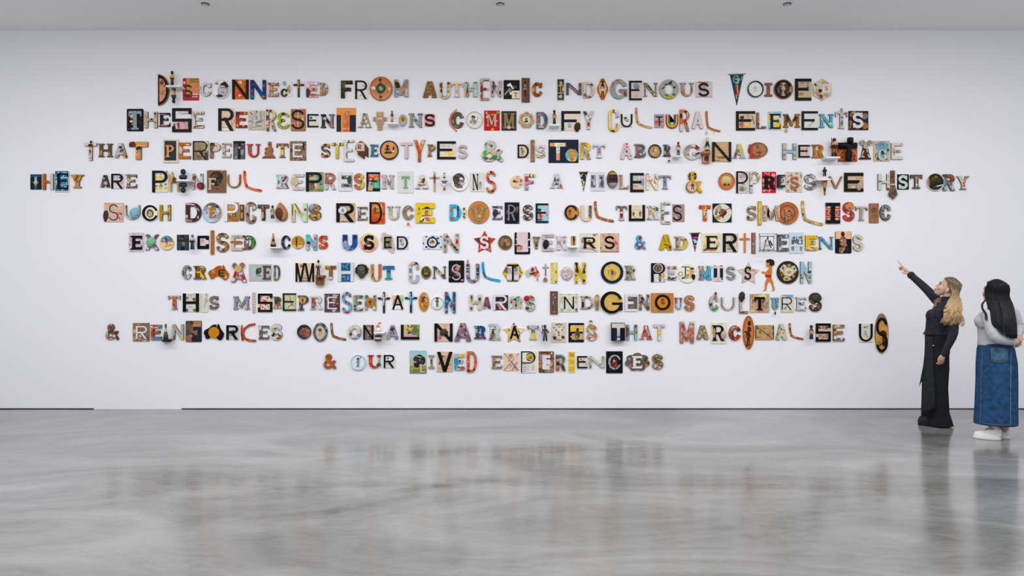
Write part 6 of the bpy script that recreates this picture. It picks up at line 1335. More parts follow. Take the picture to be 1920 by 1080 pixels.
Em|1600 115 1740 437|p:ccb|l1640,135,60,10,-45,433;e1700,150,70,30,775;e1620,240,40,20,432;r1620,330,40,60,a87;e1680,270,80,40,876;e1690,250,50,16,543;e1630,300,40,30,654;e1690,405,90,30,853;e1620,360,30,50,765;e1680,390,50,14,432;e1625,200,30,30,ddd||tall grey letter E with brown native bird prints
@1200 365 8
rect|488 145 668 405|p:a88|e590,230,90,90,978;o560,350,80,70,656;e540,340,50,60,baa;e600,210,60,50,cbb;e560,270,50,50,667;l610,230,60,4,20,655;r660,275,14,250,b99;e530,200,40,60,987|Sm495,158,628,390,111|mauve brown tile with curving bold black S
#TO 5
Th|890 158 1063 392|p:d63|l910,190,50,10,-40,321;l1030,190,60,8,45,321;l920,170,60,5,20,943;e975,270,52,190,eb8;e965,200,20,30,321;e985,240,20,20,222;e985,305,16,24,222;e970,325,20,24,222;r975,370,46,50,d52;e980,210,20,20,ec6;e990,285,20,20,432||orange letter T with a cream and black giraffe like stem
rect|1090 132 1375 415|p:122|e1235,275,270,270,ddc;e1240,270,120,110,632;e1245,250,80,60,854;e1270,280,50,60,432;e1230,330,60,50,532;l1310,220,80,10,-25,c32;e1190,190,70,60,b98;e1150,240,50,80,a87;e1170,340,70,70,a86;e1180,360,50,30,c93;l1190,300,70,8,-30,ccd;e1140,280,40,60,765;e1220,345,40,24,dba;t1260,372,90,10,dba;e1200,260,40,30,976|x|black tile with a white disc and brown cluster forming O
#SIMPLISTIC 5
Ss|1605 167 1748 382|b:765,a97,876|e1650,190,50,30,cba;e1690,290,60,50,987;e1640,220,40,40,543;e1700,350,40,30,ca9;e1625,350,30,40,433;e1730,200,24,40,543;e1650,370,50,20,caa||grey brown fur patterned serif letter S
rect|1770 97 1825 455|w:ca5,b95|r1798,270,32,310,db3;r1798,190,20,100,ec3;r1795,330,16,80,ccc;l1800,380,60,5,60,b95;l1800,230,60,5,-60,a85;e1800,420,20,30,ec4;l1795,130,40,4,50,a85||tall yellow measuring strip forming I
Mh|1850 160 2100 390|b:ca9,dba,987|o1960,270,120,190,643;o1960,280,60,120,432;l1900,200,80,8,60,654;e1870,270,20,40,654;l2030,250,120,8,-75,765;e2080,220,30,80,dba;l2060,300,100,5,70,a65;e2080,360,20,30,654;e1880,350,30,30,b87||tan wood grain letter M with concentric dark rings
@1440 365 8
dish|130 110 460 443|w:b73,a63|e295,275,250,250,c74;o295,275,255,255,953;l240,200,90,4,80,953;l200,300,80,4,-70,943;e310,200,30,50,b64;l185,270,60,4,60,a53|Ps240,225,385,410,b/754/543/ba9/ca5|large orange brown wooden plate with a small collage P
boom|490 88 832 468|w:ca6,b95|r518,170,50,10,eee;r518,190,50,8,eee;r516,290,44,100,aaa;e515,300,40,60,445;r515,270,40,10,ccc;e535,390,40,40,654;r620,425,90,40,999;l620,420,60,20,10,444;r715,435,14,40,ddd;r742,438,12,40,ddd;e640,430,30,20,ddd||pale tan boomerang with black white emblem bands forming L
rect|868 120 1085 432|p:a43|r975,222,210,7,ecb;r975,325,210,7,ecb;e915,185,60,36,dba;e1040,185,60,30,dba;l910,260,60,14,-60,dba;l920,300,60,8,30,ca9;o1030,270,60,90,dba;o1030,280,30,50,dba;e910,365,50,50,c97;e1030,370,60,40,cba;l1065,270,60,5,80,433;e880,210,30,14,c76|Ib868,120,1085,432,112|brick red rock art tile with black slab I
Sh|1125 110 1300 398|b:c32,b43,a32|e1205,272,40,40,e74;e1205,272,20,20,dcc;l1160,220,60,20,60,543;e1250,350,60,50,843;e1160,350,60,50,c55;e1270,320,40,40,c64;e1180,380,50,30,d33;e1150,310,40,30,b44|continent1155,105,1298,225,c85|red letter S with an orange country shaped top
Ts|1318 175 1492 387|p:dcc|r1405,290,14,180,a98;r1430,290,8,180,cba;r1395,280,5,180,765;t1400,190,140,14,987;e1330,220,20,40,554;e1485,220,20,40,554;r1400,375,100,10,876;e1415,250,8,100,b86||white slim serif letter T with rows of beige dots
rect|1523 130 1662 420|w:a75,964|e1590,240,80,100,865;o1590,230,80,70,543;e1590,240,50,60,754;o1590,330,60,50,543;l1630,320,60,6,0,432;l1560,270,60,6,80,543;e1600,210,50,30,643||plain brown wooden block with engraved bird figure forming I
Ch|1680 147 1855 390|z:556,998,334,ba8|r1715,250,40,160,556;r1720,270,40,20,ba7;e1790,180,70,50,88a;l1750,340,90,10,10,cb9;r1720,310,50,12,889;e1830,220,40,40,a98;r1760,370,90,20,543;l1830,320,60,10,-60,a97;r1720,200,14,60,ba9||dark blue grey and tan banded letter C
@230 420 8
#EXOTICISED 6
rect|90 130 318 414|p:dcd|o172,150,40,36,c43;e235,140,30,24,aab;e295,150,30,24,ca9;e265,220,60,60,aac;e110,200,30,40,a9b;e108,310,30,30,c84;e245,310,60,60,bbd;l130,390,60,10,30,889;e240,390,60,30,dba;e300,300,20,60,cbb;e120,250,20,40,99b|Eb120,175,288,383,112|pinkish grey patterned card with bold black serif E
Xh|340 155 537 393|b:cbc,556,ddd|e395,180,60,50,568;e485,190,40,60,b33;l520,180,60,14,-50,556;r400,370,80,40,cbc;r505,370,50,40,cbc;e510,385,30,14,a66|head345,195,495,350,8b9|letter X with a pale green carved bust
dish|558 172 765 387|p:ebd599|e662,225,180,90,48b;e655,205,80,40,5ac;e620,240,60,30,7bd;r662,262,200,16,b55;e662,300,190,70,eca;e700,300,110,50,ec8;m655,250,50,100,643;l680,325,110,14,-10,a85;e640,220,30,30,432;e610,270,60,10,c76;e630,340,50,20,dba||small round desert scene plate with blue sky
rect|813 160 990 392|b:456,345,112|r900,180,50,40,111;r900,240,170,50,222;r900,350,46,90,111;e850,220,30,36,543;e890,225,40,30,654;e940,230,40,30,432;e905,300,60,80,654;e908,290,30,40,a74;e860,350,50,50,345;e930,300,20,60,778||dark slate tile with black cross shaped T
fig man|1005 155 1088 385|876,dcc,222,258,332||||small jointed toy figure in black vest forming I
rnd|1120 175 1293 375|p:112|r1205,272,82,110,dcc;e1200,260,50,60,caa;e1190,235,30,20,b88;r1270,272,50,60,dde||dark navy rounded card with pinkish centre forming C
rect|1318 95 1367 455|w:b74,a63|e1340,120,16,30,643;e1340,200,12,40,643;e1342,300,12,60,854;e1345,420,14,40,643;r1340,160,8,40,853||tall narrow brown carved ruler between letters C and S
Sm|1400 132 1590 420|b:bba,a73,543,cba|e1490,150,50,30,632;e1430,200,30,50,ca7;e1500,275,60,30,443;e1565,310,40,60,b62;e1560,380,50,30,974;e1470,380,40,40,ccc;e1510,390,40,40,832;e1440,250,40,40,986;e1560,180,40,30,bbb||large grey and orange mosaic letter S
Em|1630 165 1800 397|b:cba,dcb,ba9|t1700,185,140,30,bba;l1700,375,140,6,0,a98|boat1610,248,1802,295,b63|cream letter E with an orange wooden boat middle bar
@460 420 8
Db|-42 172 150 382|b:643,432,ccc|l120,280,180,24,-78,2a3;e15,190,40,30,954;r30,210,20,30,ccb;r30,270,20,40,ddd;e20,330,40,60,864;e80,370,60,20,543;e100,200,50,30,2a3;e90,190,30,20,543;e-10,350,50,50,a65||dark brown serif letter D with a bright green curve
#ICONS 6
fig vase|375 142 463 345|c84,b73,222,c74,321||||orange brown bottle shaped vase with black base on shelf
shelf|330 345 520 385|||||white floating shelf holding the orange brown vase
Cm|537 170 680 380|b:234,223,345|e640,205,50,40,357;e560,270,30,40,556;e640,360,40,30,778;l620,370,60,6,-40,aaa;e570,330,20,20,667||dark slate letter C with pale specks
disc|695 175 882 372|w:c94,b83|r788,335,150,50,db7;r788,310,150,6,954;m768,280,30,140,321;e768,218,40,24,432;e840,240,50,60,a83;e830,230,30,30,975;l800,200,100,5,30,b84||small wooden disc with a tall black figure forming O
Nh|910 157 1072 392|b:8cd,5bc,c33|e935,190,50,50,4bb;r950,230,80,40,5cc;e945,280,70,40,c32;r930,325,40,30,8bd;e935,370,40,50,dba;r1050,250,40,190,abc;e1050,220,30,60,865;l1050,300,80,8,80,b54;e1045,350,40,40,c65;e1010,290,50,40,8bc;e1000,240,30,50,4aa||turquoise and red tea towel letter N
Sb|1098 170 1235 375|b:c42,d64,b31,e85|e1150,200,30,30,a21;e1180,270,50,30,e96;e1130,330,30,30,e85;e1210,320,30,50,a31||red orange marbled serif letter S
#USED 6
Uh|1457 160 1677 392|b:136,25a,147|r1498,200,46,80,136;e1650,200,40,50,124;e1660,270,30,60,26a;e1630,350,60,40,158;e1500,300,60,80,8ad;e1600,370,30,20,5ad|head1455,248,1530,370,8ac;disc1500,312,1578,388,b/9ac/68b|blue letter U with a pale blue sculpted end
@630 420 8
disc|350 135 630 417|p:ec9|e440,340,120,90,d88;e400,380,80,50,c77;e560,370,120,70,e98;e500,340,110,90,eb7;e590,280,60,80,dba;e380,280,40,60,ca8;e460,200,100,80,edb;e560,180,70,50,eda|Sb415,165,572,385,111;disc440,258,500,302,556|round cream beach print with a black serif S
torn|668 128 880 440|b:cba,dcc,cba|e730,160,70,40,cbb;e840,380,40,60,bba;e690,290,40,60,dcb|rect720,190,832,360,b/587/ba6/244/dc9;Eh720,190,832,360,112|torn beige bark paper holding a small dark tile
rect|912 182 1085 380|p:dddde0|e985,280,60,90,bbb;e970,250,30,50,777;l980,290,60,8,80,888;e990,240,30,40,aaa;e1000,310,40,40,999;e965,300,20,40,ccb|Dm912,182,1078,380,112|white card with a grey figure drawing and black D
#ON 6
rect|1303 175 1590 383|p:dde|e1355,190,36,22,24a;e1455,188,44,24,36b;e1575,190,24,26,35a;e1530,215,40,30,24a;e1310,290,20,40,35b;e1540,290,40,34,24a;e1355,345,40,30,24a;e1575,350,24,30,24a;e1400,240,30,30,57b;e1450,340,40,20,36a;e1390,370,30,14,68b;o1447,277,168,168,112;e1447,275,104,110,dde;e1420,275,36,50,b75;e1450,265,34,50,543;e1475,275,30,40,a97;e1450,290,60,20,c96;e1440,240,30,16,7a7|x|white tile with blue marks and black ring forming O
Nm|1612 145 1842 425|b:bbb,ccb,444|e1665,190,40,50,c33;e1690,200,20,20,544;e1815,265,36,80,c22;e1740,310,50,40,c33;e1635,330,30,60,543;e1640,360,20,30,b34;e1635,240,30,40,654;e1780,350,50,40,333;e1810,385,50,40,443;e1635,400,40,30,987;e1635,300,20,30,db5;e1720,250,40,50,999;e1760,325,30,30,465;e1820,170,20,40,766||grey letter N with bright red print patches
@880 420 8
#SOUVENIRS 6
star|65 100 395 425|p:c32|e120,240,80,60,644;l130,240,80,14,50,432;o340,260,50,60,c64;e280,260,60,40,443;e215,330,60,60,822;e160,380,40,30,d87;e290,370,60,50,c54;e240,150,50,60,d43;e320,330,40,60,922;e150,310,40,40,b31;e345,210,50,30,d76;o290,380,30,30,daa|Sb158,178,292,378,dde|bright red patterned star plaque with a white serif S
disc|432 168 647 388|w:975,864|o540,278,200,205,653;k540,280,120,160,543;e545,250,40,60,a86;e580,300,60,60,a85;l500,340,80,8,-20,654;e540,210,40,30,543||round bronze medallion embossed with a kangaroo
rnd|678 125 912 453|p:112|r795,272,168,294,dcc;e755,360,90,100,c98;e740,325,60,30,654;e780,350,30,60,a76;e895,235,26,26,dde;e898,350,26,26,dde;e880,395,20,20,dde;e705,230,20,20,ccc;e700,310,20,20,cbb;e840,260,20,20,ba9|x|white map card in black rounded U frame
Vb|948 190 1063 373|b:765,ba8,543,987|e1005,310,30,50,432;e975,210,40,30,876;e1035,210,40,30,765;r1005,335,40,8,321;r1005,352,30,14,aaa||small brown and beige patterned slab letter V
Em|1095 153 1272 405|b:cba,dcc,b98|t1190,180,140,30,a98;e1200,370,120,40,caa;e1230,180,50,20,cba|head1095,235,1195,380,223|pinkish cream letter E with a glossy black bust
Nb|1308 178 1458 388|b:dcd,edd,dcc|e1330,280,30,60,a77;e1360,260,30,60,ba9;r1350,300,40,10,b96;e1430,200,40,30,99a;e1430,270,30,60,a88;r1330,350,40,60,dde;r1430,340,50,60,dde||pinkish white letter N with faint red flowers
stat plaque|1527 178 1597 328|w:a85,ca7|m1568,250,40,130,321;e1568,210,26,30,322;e1540,290,20,60,c96||small tan timber plaque with a dark figure on shelf
shelf|1488 328 1635 378|||||white floating shelf under the small tan timber plaque
@1080 420 8
rect|57 135 340 420|p:ddc|e270,270,150,160,ed9;e230,220,120,60,edb;e190,280,80,80,a76;e100,240,50,60,a98;e95,270,30,40,876;e275,165,50,36,a67;e310,150,30,30,caa;e200,370,180,40,caa;e250,340,90,60,eb9;e120,370,60,30,b88;l260,390,100,14,20,a77;e230,320,50,40,b65;e100,350,60,60,cbb|Rs105,200,302,362,111|cream beach picture tile with a thin black serif R
rect|365 138 647 420|b:eb7,dba,eca|e500,150,60,20,b77;e410,180,40,60,b98;e600,170,50,40,cba;e600,290,60,60,b66;e580,260,50,30,c76;e390,240,50,50,dba;e620,370,30,60,b88;e440,350,60,30,fc8;l420,400,90,6,0,cba;e372,360,14,36,332;e550,400,60,20,ca9;e460,240,40,40,eb8;r505,413,280,12,b66|Sh428,178,580,375,112|peach floral tile with bold black S
#& 6
&h|885 165 1042 378|b:3ad,5bd,358|e960,220,40,40,c54;e980,260,30,40,c32;e920,340,50,40,7bc;e940,185,40,30,2ac;e1000,340,50,40,b68;e950,360,40,30,a33;e1020,270,30,40,4ad;e970,200,30,40,843|disc908,270,998,348,b/24a/25b;disc925,283,982,335,ca9|sky blue ampersand with a round button badge
#ADVERTISEMENTS 6
Ah|1250 157 1448 388|b:db2,ca1,db2|l1320,230,90,7,80,321;l1380,240,90,10,80,543;l1360,320,90,10,30,321;e1390,230,40,30,987;e1410,350,30,50,321;l1290,320,20,6,40,321;e1385,310,40,20,c63;e1340,310,30,20,543||bright mustard yellow letter A with black figure lines
Db|1477 185 1680 385|b:ca9,ba8,dcb|e1525,280,50,130,b97;e1515,230,40,60,765;e1640,300,60,110,db3;e1600,360,50,40,ec4;e1640,240,40,40,765;e1655,260,50,30,ca4;e1560,370,60,20,abb;e1520,340,40,60,864;e1610,210,60,30,cba;e1540,250,20,50,ca8||tan and yellow floral serif letter D
pen|1703 115 1866 425|p:124|e1790,205,90,30,b46;e1770,240,50,20,dda;e1790,260,50,50,bcd;e1775,330,40,60,a45;e1800,330,20,30,5ac;e1740,180,30,14,359;l1810,300,90,8,-75,8bd;e1780,380,20,40,b65;r1785,175,110,14,123||small navy blue felt pennant with pink print forming V
@1230 420 8
rect|685 135 972 424|p:ece3c0|e740,300,60,130,ed8;e750,210,90,60,ed9;e790,300,50,120,c87;e800,245,44,40,a54;e760,380,110,50,a76;e840,390,140,40,b87;e740,340,70,80,bc9;e880,290,90,80,eda;e930,300,40,100,cba;l940,320,80,6,-50,b88;e800,350,30,90,d87;e930,190,60,80,dda;e730,395,50,20,655|Es748,178,920,375,112|pale yellow card with a child print and black serif E
rect|1005 138 1232 420|p:dcb|e1150,220,50,50,cba;l1150,200,60,8,15,543;l1150,240,50,10,0,654;t1090,340,60,40,765;t1100,380,70,30,765;r1215,250,30,200,dba|Rh1003,138,1230,420,112|cream paper with massive black R
cross|1258 135 1410 428|w:c73,d84||||plain orange wooden cross forming T
rect|1432 130 1495 447|b:655,877,a64|e1450,190,40,90,a63;e1475,235,40,80,a52;r1464,298,50,40,999;l1475,230,70,6,60,bbb;e1455,350,40,60,a53;l1460,370,60,6,-60,bbb;e1475,400,30,70,876;r1436,290,8,310,334;e1480,150,20,40,777||tall thin grey and rust mosaic strip forming I
wire|1540 142 1815 425|223|||| black wire box frame with a bent wire figure inside
@1400 420 8
Eh|462 155 630 408|z:999,444,bbb|r480,180,30,30,333;e540,190,20,50,444;e570,195,14,50,a53;e600,190,30,60,ccc;l520,250,90,6,30,333;l520,310,60,6,-40,a65;l550,300,60,8,-20,222;l590,360,90,10,-15,444;e500,370,50,50,bbb;e520,200,20,20,ccc||grey etched letter E with small rust streaks
rect|640 125 858 440|p:cde|r705,265,66,80,566;r800,265,80,80,566;e705,205,50,40,566;e810,205,60,40,676;z800,250,50,80,ddd;z720,300,50,60,dde;r692,370,40,60,876;r815,370,36,60,987;e690,385,20,30,c95;e820,390,20,30,b95;e695,190,30,30,cca;r750,335,200,5,ddd;r750,230,200,5,dde;r750,285,5,300,dde;z750,230,40,120,667;e820,190,30,30,b97|x|pale blue tile of six squares forming a green M
Eh|885 170 1060 393|p:eb3|wLITTLE:935,212,80,24,d73;wBULLY:1015,212,66,24,d73;r975,190,150,12,db4;e985,255,50,30,332;r985,240,60,10,eed;e980,290,40,50,b76;r985,322,60,10,edb;e970,345,40,40,c57;e940,370,50,40,dcc;l1010,370,70,8,40,543;e920,385,30,16,565;r1052,182,14,14,364||small yellow comic cover letter E
Ns|1080 190 1303 378|b:5bd,4ac,7bc|e1130,240,30,30,c22;l1210,280,90,20,50,9cc;e1250,310,40,60,786;r1118,370,80,24,453;e1260,240,30,90,a76;e1275,200,50,14,b67;e1235,360,40,40,675;e1120,330,30,50,798;e1200,240,40,20,3ad;e1260,200,20,20,88a||sky blue and green serif letter N
rnd|1330 112 1573 440|p:112|r1452,168,234,112,eb9;m1445,260,110,220,643;e1442,155,50,80,322;e1425,230,60,80,865;e1470,260,50,70,a76;e1450,300,100,60,a75;e1425,250,30,40,ba7;e1480,320,50,40,976;e1455,370,70,40,a76;l1440,400,80,30,-60,a86;e1400,390,30,80,a65;e1500,390,70,80,221;e1442,130,44,24,221|x|black and peach card of a seated man forming T
Sh|1597 158 1750 403|b:dcb,ddc,cba|e1690,200,100,60,cca;l1660,220,70,8,60,433;e1700,270,60,50,cc9;e1640,340,50,60,cbb;e1700,350,60,60,ba9;l1690,360,60,5,-30,654;l1660,200,60,5,20,333;e1660,240,24,20,223;e1730,370,30,40,ddc||cream rounded letter S with dark curved outlines
@330 480 8
#CREATED 7
Ch|88 137 232 348|b:baa,a99,cbb|e200,180,50,40,444;e130,230,40,80,998;e110,260,40,80,655;l150,170,60,8,-30,655;e190,320,50,30,ccc||greyish mauve letter C with dark veins
Rb|262 148 452 347|b:cb3,643,a73|e300,180,40,50,522;e300,290,60,100,643;l390,300,90,40,50,eb3;e390,200,60,60,753;e410,190,40,40,a85;r345,245,60,24,eb2;e310,240,40,20,cb4;e380,170,60,20,dc3||yellow and brown camouflage serif letter R
stat continentE|482 130 795 362|w:b62,a52,b73|e560,235,60,60,c85;e745,315,36,40,ecb;r690,258,90,90,963;e740,300,40,40,c95|Er640,208,730,304,111|brown wooden country shaped plaque with a small black E
Am|825 160 1055 392|b:ccc,c33,dcc|e885,280,40,90,b22;e1000,240,50,40,cab;e940,320,90,40,5ac;e1015,330,40,70,c23;e855,350,50,60,cde;e1030,375,40,40,ddd;e960,260,60,40,ddc;e985,300,40,50,c43;e930,300,30,30,396;e970,330,30,30,8c9|disc840,102,910,180,b/b97/432;disc952,98,1028,172,b/a75/976;disc880,140,985,245,ca7|red white and blue letter A with round wooden ears
rect|1095 122 1432 375|p:bbb|l1170,240,150,20,88,acc;l1160,208,70,16,5,acc;e1250,240,110,140,344;e1260,210,60,60,566;e1270,270,30,40,bbb;r1300,250,36,180,cba;e1230,290,60,40,899;e1345,300,130,110,bbb|Eb1298,145,1415,352,b/443/654/322|grey tile with a white cross a dark head and brown E
Dm|1463 137 1558 365|b:c94,357,b74|e1480,200,30,60,c83;e1540,190,40,60,456;e1490,320,50,60,d93;e1535,330,40,60,88a;r1475,240,16,60,79a;e1510,160,50,20,c73;e1550,260,20,80,345;e1475,170,14,30,468||narrow orange and blue letter D
@540 480 8
#WITHOUT 7
rect|112 105 390 385|p:eca|e250,270,70,150,ba9;e200,150,40,50,765;e255,240,50,80,dba;e250,350,150,50,ba8;l240,330,160,8,10,543;l260,220,90,5,80,654;l290,270,90,5,60,654;l220,280,80,5,-60,654;l250,375,90,10,0,543|Wm112,105,390,385,112|peach drawing card with a large black W
fig man|415 58 495 290|222,dc9,223,b33,222||||black warrior figurine with white beard standing on small wooden block
bracket|410 288 535 435|w:b62,753,a63|e470,380,80,80,543;e470,380,50,50,a73;e460,370,30,30,643||small golden brown wooden block with a round dark carving
Th|560 145 718 352|b:c83,a63,543|r640,250,40,160,864;e600,160,60,30,d94;e690,175,40,40,753;r640,330,70,36,dcc;e655,180,20,30,322||orange brown letter T with dark speckled stem
rect|752 97 988 385|b:257,379,146,7ad|r775,240,44,290,dde;r962,240,50,290,dde;r868,247,150,46,dde;r868,100,240,8,dde;l870,170,60,8,40,8bd;l890,130,60,6,-40,9cd;l850,330,70,10,60,6ae;e900,330,30,60,59d;e830,150,30,40,48b;l830,310,60,6,-30,9cd|x|white tile with an H of blue swirl pattern
head|1012 133 1205 340|433,544||||glossy dark brown wooden face with curly hair forming O
Um|1243 122 1397 375|b:c83,d93,c74|l1270,200,120,8,60,432;l1275,270,120,10,-70,432;l1290,320,90,12,60,432;r1375,220,40,200,b53;r1380,220,8,180,d95;e1330,350,50,40,dcc;r1320,350,12,40,aab;l1250,160,60,6,70,642||orange wood grain letter U with a rust right leg
Tb|1423 148 1592 350|p:26a|e1505,207,50,16,d33;e1510,225,50,24,248;e1505,300,60,90,3a9;r1505,340,110,20,298;e1450,170,40,30,37b||bright blue serif letter T with teal stem and red mark
@750 480 8
#CONSULTATION 7
Cm|135 82 285 407|b:ccd,dcc,88a|r160,215,44,60,779;r160,180,40,12,dcb;r160,250,40,12,a99;e200,110,60,30,cb9;r250,110,50,40,445;e260,170,40,40,b96;r160,320,44,50,99b;e260,310,40,40,aac;r160,280,40,20,eed;e200,385,60,30,bbc;e235,350,30,30,99a;r160,135,40,20,bab||tall pale letter C with blurry blue brown photos
oval|315 150 467 345|w:a83,863|e390,245,122,160,333;e390,240,90,120,443;e375,210,40,50,664;e390,260,60,20,a95;t390,280,60,24,664;e410,230,40,30,553||oval dark bronze medallion with a gold rim forming O
Ns|490 155 695 337|b:554,666,443|e590,240,90,110,bb9;e600,230,50,50,a84;l600,230,120,30,45,665;e580,210,30,20,ba6;e610,260,30,30,cb5;e650,290,40,40,554;r520,240,12,150,445||dark grey serif letter N with a speckled gold diagonal
rnd|730 68 963 395|p:111|e840,220,160,200,321;e860,190,70,90,a64;e870,180,40,50,d95;e780,210,40,50,653;e850,260,50,60,964;e745,315,30,30,864;e900,150,40,30,753;e820,290,40,50,432;e870,280,30,40,c85;r932,368,42,30,b33;r935,358,34,10,ddd|Sm775,125,912,365,b/cce/bbd/99b|black glossy fire lit picture with a pale lilac S
Um|993 115 1190 400|b:346,cba,235,dcc|r1015,180,40,120,445;r1012,170,40,14,ccc;r1012,210,40,10,ccc;r1170,220,44,140,247;e1165,160,30,30,c76;e1080,370,60,40,48a;e1030,330,40,40,459;e1140,350,40,30,dbb;r1165,250,40,8,bbb;e1010,270,30,40,bbc;e1110,390,40,20,235|pom1005,50,1028,115,a78|navy and cream collage letter U with small beads on top
boom|1217 85 1510 392|w:3ad,4be|l1252,190,130,14,84,356;l1275,290,120,26,60,543;l1350,355,110,16,15,666;l1445,357,90,10,0,37a;e1250,150,14,30,48c;e1300,330,30,30,987|||bright blue boomerang forming L
hex2|1538 112 1847 383|b:a73,db3,543|r1692,250,180,220,ccd;e1600,220,80,100,753;e1810,250,60,80,eb2;e1640,210,60,120,aab;e1740,200,50,120,889;r1645,320,70,60,ddd;r1745,320,64,60,ddd;l1810,240,60,10,50,321;e1690,125,150,20,eb3;e1580,270,40,40,eb3;r1690,372,150,16,543;e1650,370,30,14,da3;e1800,310,30,60,765;e1650,160,60,40,dde;e1740,255,50,50,cab;e1720,160,40,60,445|Tm1605,128,1780,365,112|hexagonal orange and brown photo tile with a black T
@930 480 8
stat continent|440 140 655 328|p:ccc|e545,215,60,60,c23;e550,190,36,30,433;e555,265,120,50,432;l540,245,90,10,-15,db5;e605,180,40,80,c77;e625,240,60,60,b44;e620,290,50,50,d99;e590,280,40,50,b55;e480,260,40,60,cbb;e500,200,40,50,ddc|disc610,340,635,372,b72|small country shaped red and white map cutout forming A
cross|698 112 790 300|p:aaa|m745,220,50,160,bbb;l742,245,100,14,90,532;r744,150,90,12,643|disc710,322,770,388,b/b87/865|slim brown crucifix with an orange ball below it
rect|820 97 925 410|p:ccb|r872,150,90,82,ec3;r872,250,90,84,ec3;r870,355,90,80,ec3;e880,150,60,60,dda;e840,130,20,30,543;l860,250,60,12,-40,dda;e900,240,14,50,345;e880,340,40,40,dcb;e900,385,24,30,432;l850,270,50,8,-30,dda;l860,370,50,12,-50,dcb;e850,130,60,14,dc8||tall yellow three panel strip forming I
mask|965 152 1155 368|dcb,cba|e1000,240,30,14,543;e1050,215,30,16,765;e1100,260,40,16,654;e1040,270,50,14,543;e1010,290,30,14,765;e1090,200,40,12,987;e1060,330,40,40,ddd;e1050,245,60,40,eed;e1110,230,40,40,dcc;e1010,200,40,40,dcc||round cluster of small white shells forming O
Nh|1185 95 1345 410|p:db2|l1215,170,170,26,75,223;e1210,220,40,60,322;e1200,190,20,40,b33;l1325,190,150,22,-75,332;e1320,170,20,30,da4;e1320,370,40,40,222;e1300,395,30,20,a25;e1210,390,20,20,432;e1215,120,30,50,222;l1285,280,160,8,75,c91;e1200,290,30,20,432;e1330,240,20,50,222||mustard yellow letter N with black figure prints
#OR 7
disc|1575 80 1910 412|p:123|e1742,246,244,250,ca6;e1742,246,236,240,db6;e1742,252,110,96,863;e1742,252,94,86,cb8;e1745,250,50,70,543;e1735,240,24,40,764;l1700,150,60,20,-20,ca5;l1800,180,60,14,30,ca5;l1690,220,60,12,20,c95;r1745,330,50,60,ca6|x|round golden wooden plaque with a thick black ring forming O
@1120 480 8
Rb|413 143 578 355|b:aa8,987,bb9,543|e450,160,60,30,887;e460,240,70,60,432;e445,330,50,50,765;l540,310,80,30,50,cb9;e540,180,40,40,cba;e500,250,30,30,654;e550,220,40,30,433;e440,190,30,30,665;l470,230,60,8,30,cba||beige and dark brown patterned slab letter R
#PERMISSION 7
rect|808 105 1020 390|p:ddd|r925,330,160,120,dde;e940,320,50,120,a75;e940,280,40,40,643;e990,300,40,90,ca5;r1000,370,30,40,9bc;e940,370,36,40,864|Ph806,105,1018,390,122;disc838,113,985,252,ddd;disc850,122,972,240,b/877/543/cbb|white card with black P holding a round portrait badge
Eb|1048 152 1190 357|b:dcc,ccc,dbc|e1160,170,50,50,b62;e1075,180,40,60,b76;l1100,270,90,8,20,543;e1070,330,50,40,432;l1150,330,60,30,-30,422;e1170,310,30,30,322;e1140,240,50,30,cbb;e1110,200,30,50,cdd;e1110,345,50,20,321||pinkish white slab letter E with brown and orange print
disc|1212 110 1490 400|p:eed|e1400,250,90,180,ed8;e1415,240,60,110,da8;e1420,190,70,40,654;e1440,310,60,80,321;l1380,230,100,16,20,ca8;l1450,235,60,8,-10,c74;o1250,270,70,70,765;l1320,310,130,26,-30,875;e1340,320,60,50,ba8;r1320,240,14,120,332;e1290,330,60,20,543;l1440,330,60,40,60,211;e1400,320,30,40,ca8|Tl1265,158,1385,290,322|round white nursery plate with two children and black T
Mb|1520 150 1722 357|b:48b,5bd,379|e1545,290,40,60,b43;e1540,330,50,50,d54;l1580,210,90,50,60,c83;l1600,230,100,6,60,543;e1690,290,50,80,3ad;e1705,160,36,30,ec3;e1620,270,40,60,79c;e1545,180,40,60,bbb;e1640,320,30,40,567;l1690,320,60,6,30,985;e1690,200,40,50,4ad||light blue serif letter M with orange stripes and yellow tip
@1300 480 8
rect|303 138 447 380|p:dde|e325,152,34,30,9ab;e420,150,44,24,c54;e370,165,40,24,ebc;r332,255,52,144,122;r422,255,48,144,122;e377,238,30,40,57a;e390,290,20,50,b77;e360,345,60,60,ebb;e430,345,30,30,456;e390,370,40,20,dcd;r377,255,36,110,ddd|x|white pink print tile with two black bars forming I
Sm|497 155 635 357|b:999,aaa,666|e560,235,50,30,754;e590,200,40,30,777;e590,310,40,40,876;e530,340,50,30,888;e600,230,20,20,a74;l545,210,60,6,30,555;e520,300,40,30,bbb;e610,290,30,40,999;e550,260,30,20,ba6||grey stone patterned small letter S
star|658 90 997 412|b:dcc,edc,dbb,cbb|e740,180,30,20,b98;e900,220,60,30,b97;e740,260,40,20,cba;e900,380,40,40,dbb;e740,370,50,40,caa;e830,130,30,40,dcb;e800,260,40,30,caa;e940,250,30,14,a76|Ss770,158,868,355,122|pale pinkish cream star plaque with thin black S
stat boy|1025 45 1225 525|p:c84|e1170,95,110,110,222;e1130,80,80,50,222;e1192,95,50,90,222;e1122,130,46,60,c84;r1125,300,90,40,c23;e1105,305,50,50,c23;e1145,305,46,50,c23;l1135,240,30,6,-60,643;e1085,280,30,14,a63|||flat wooden cutout of a walking boy with red shorts forming I
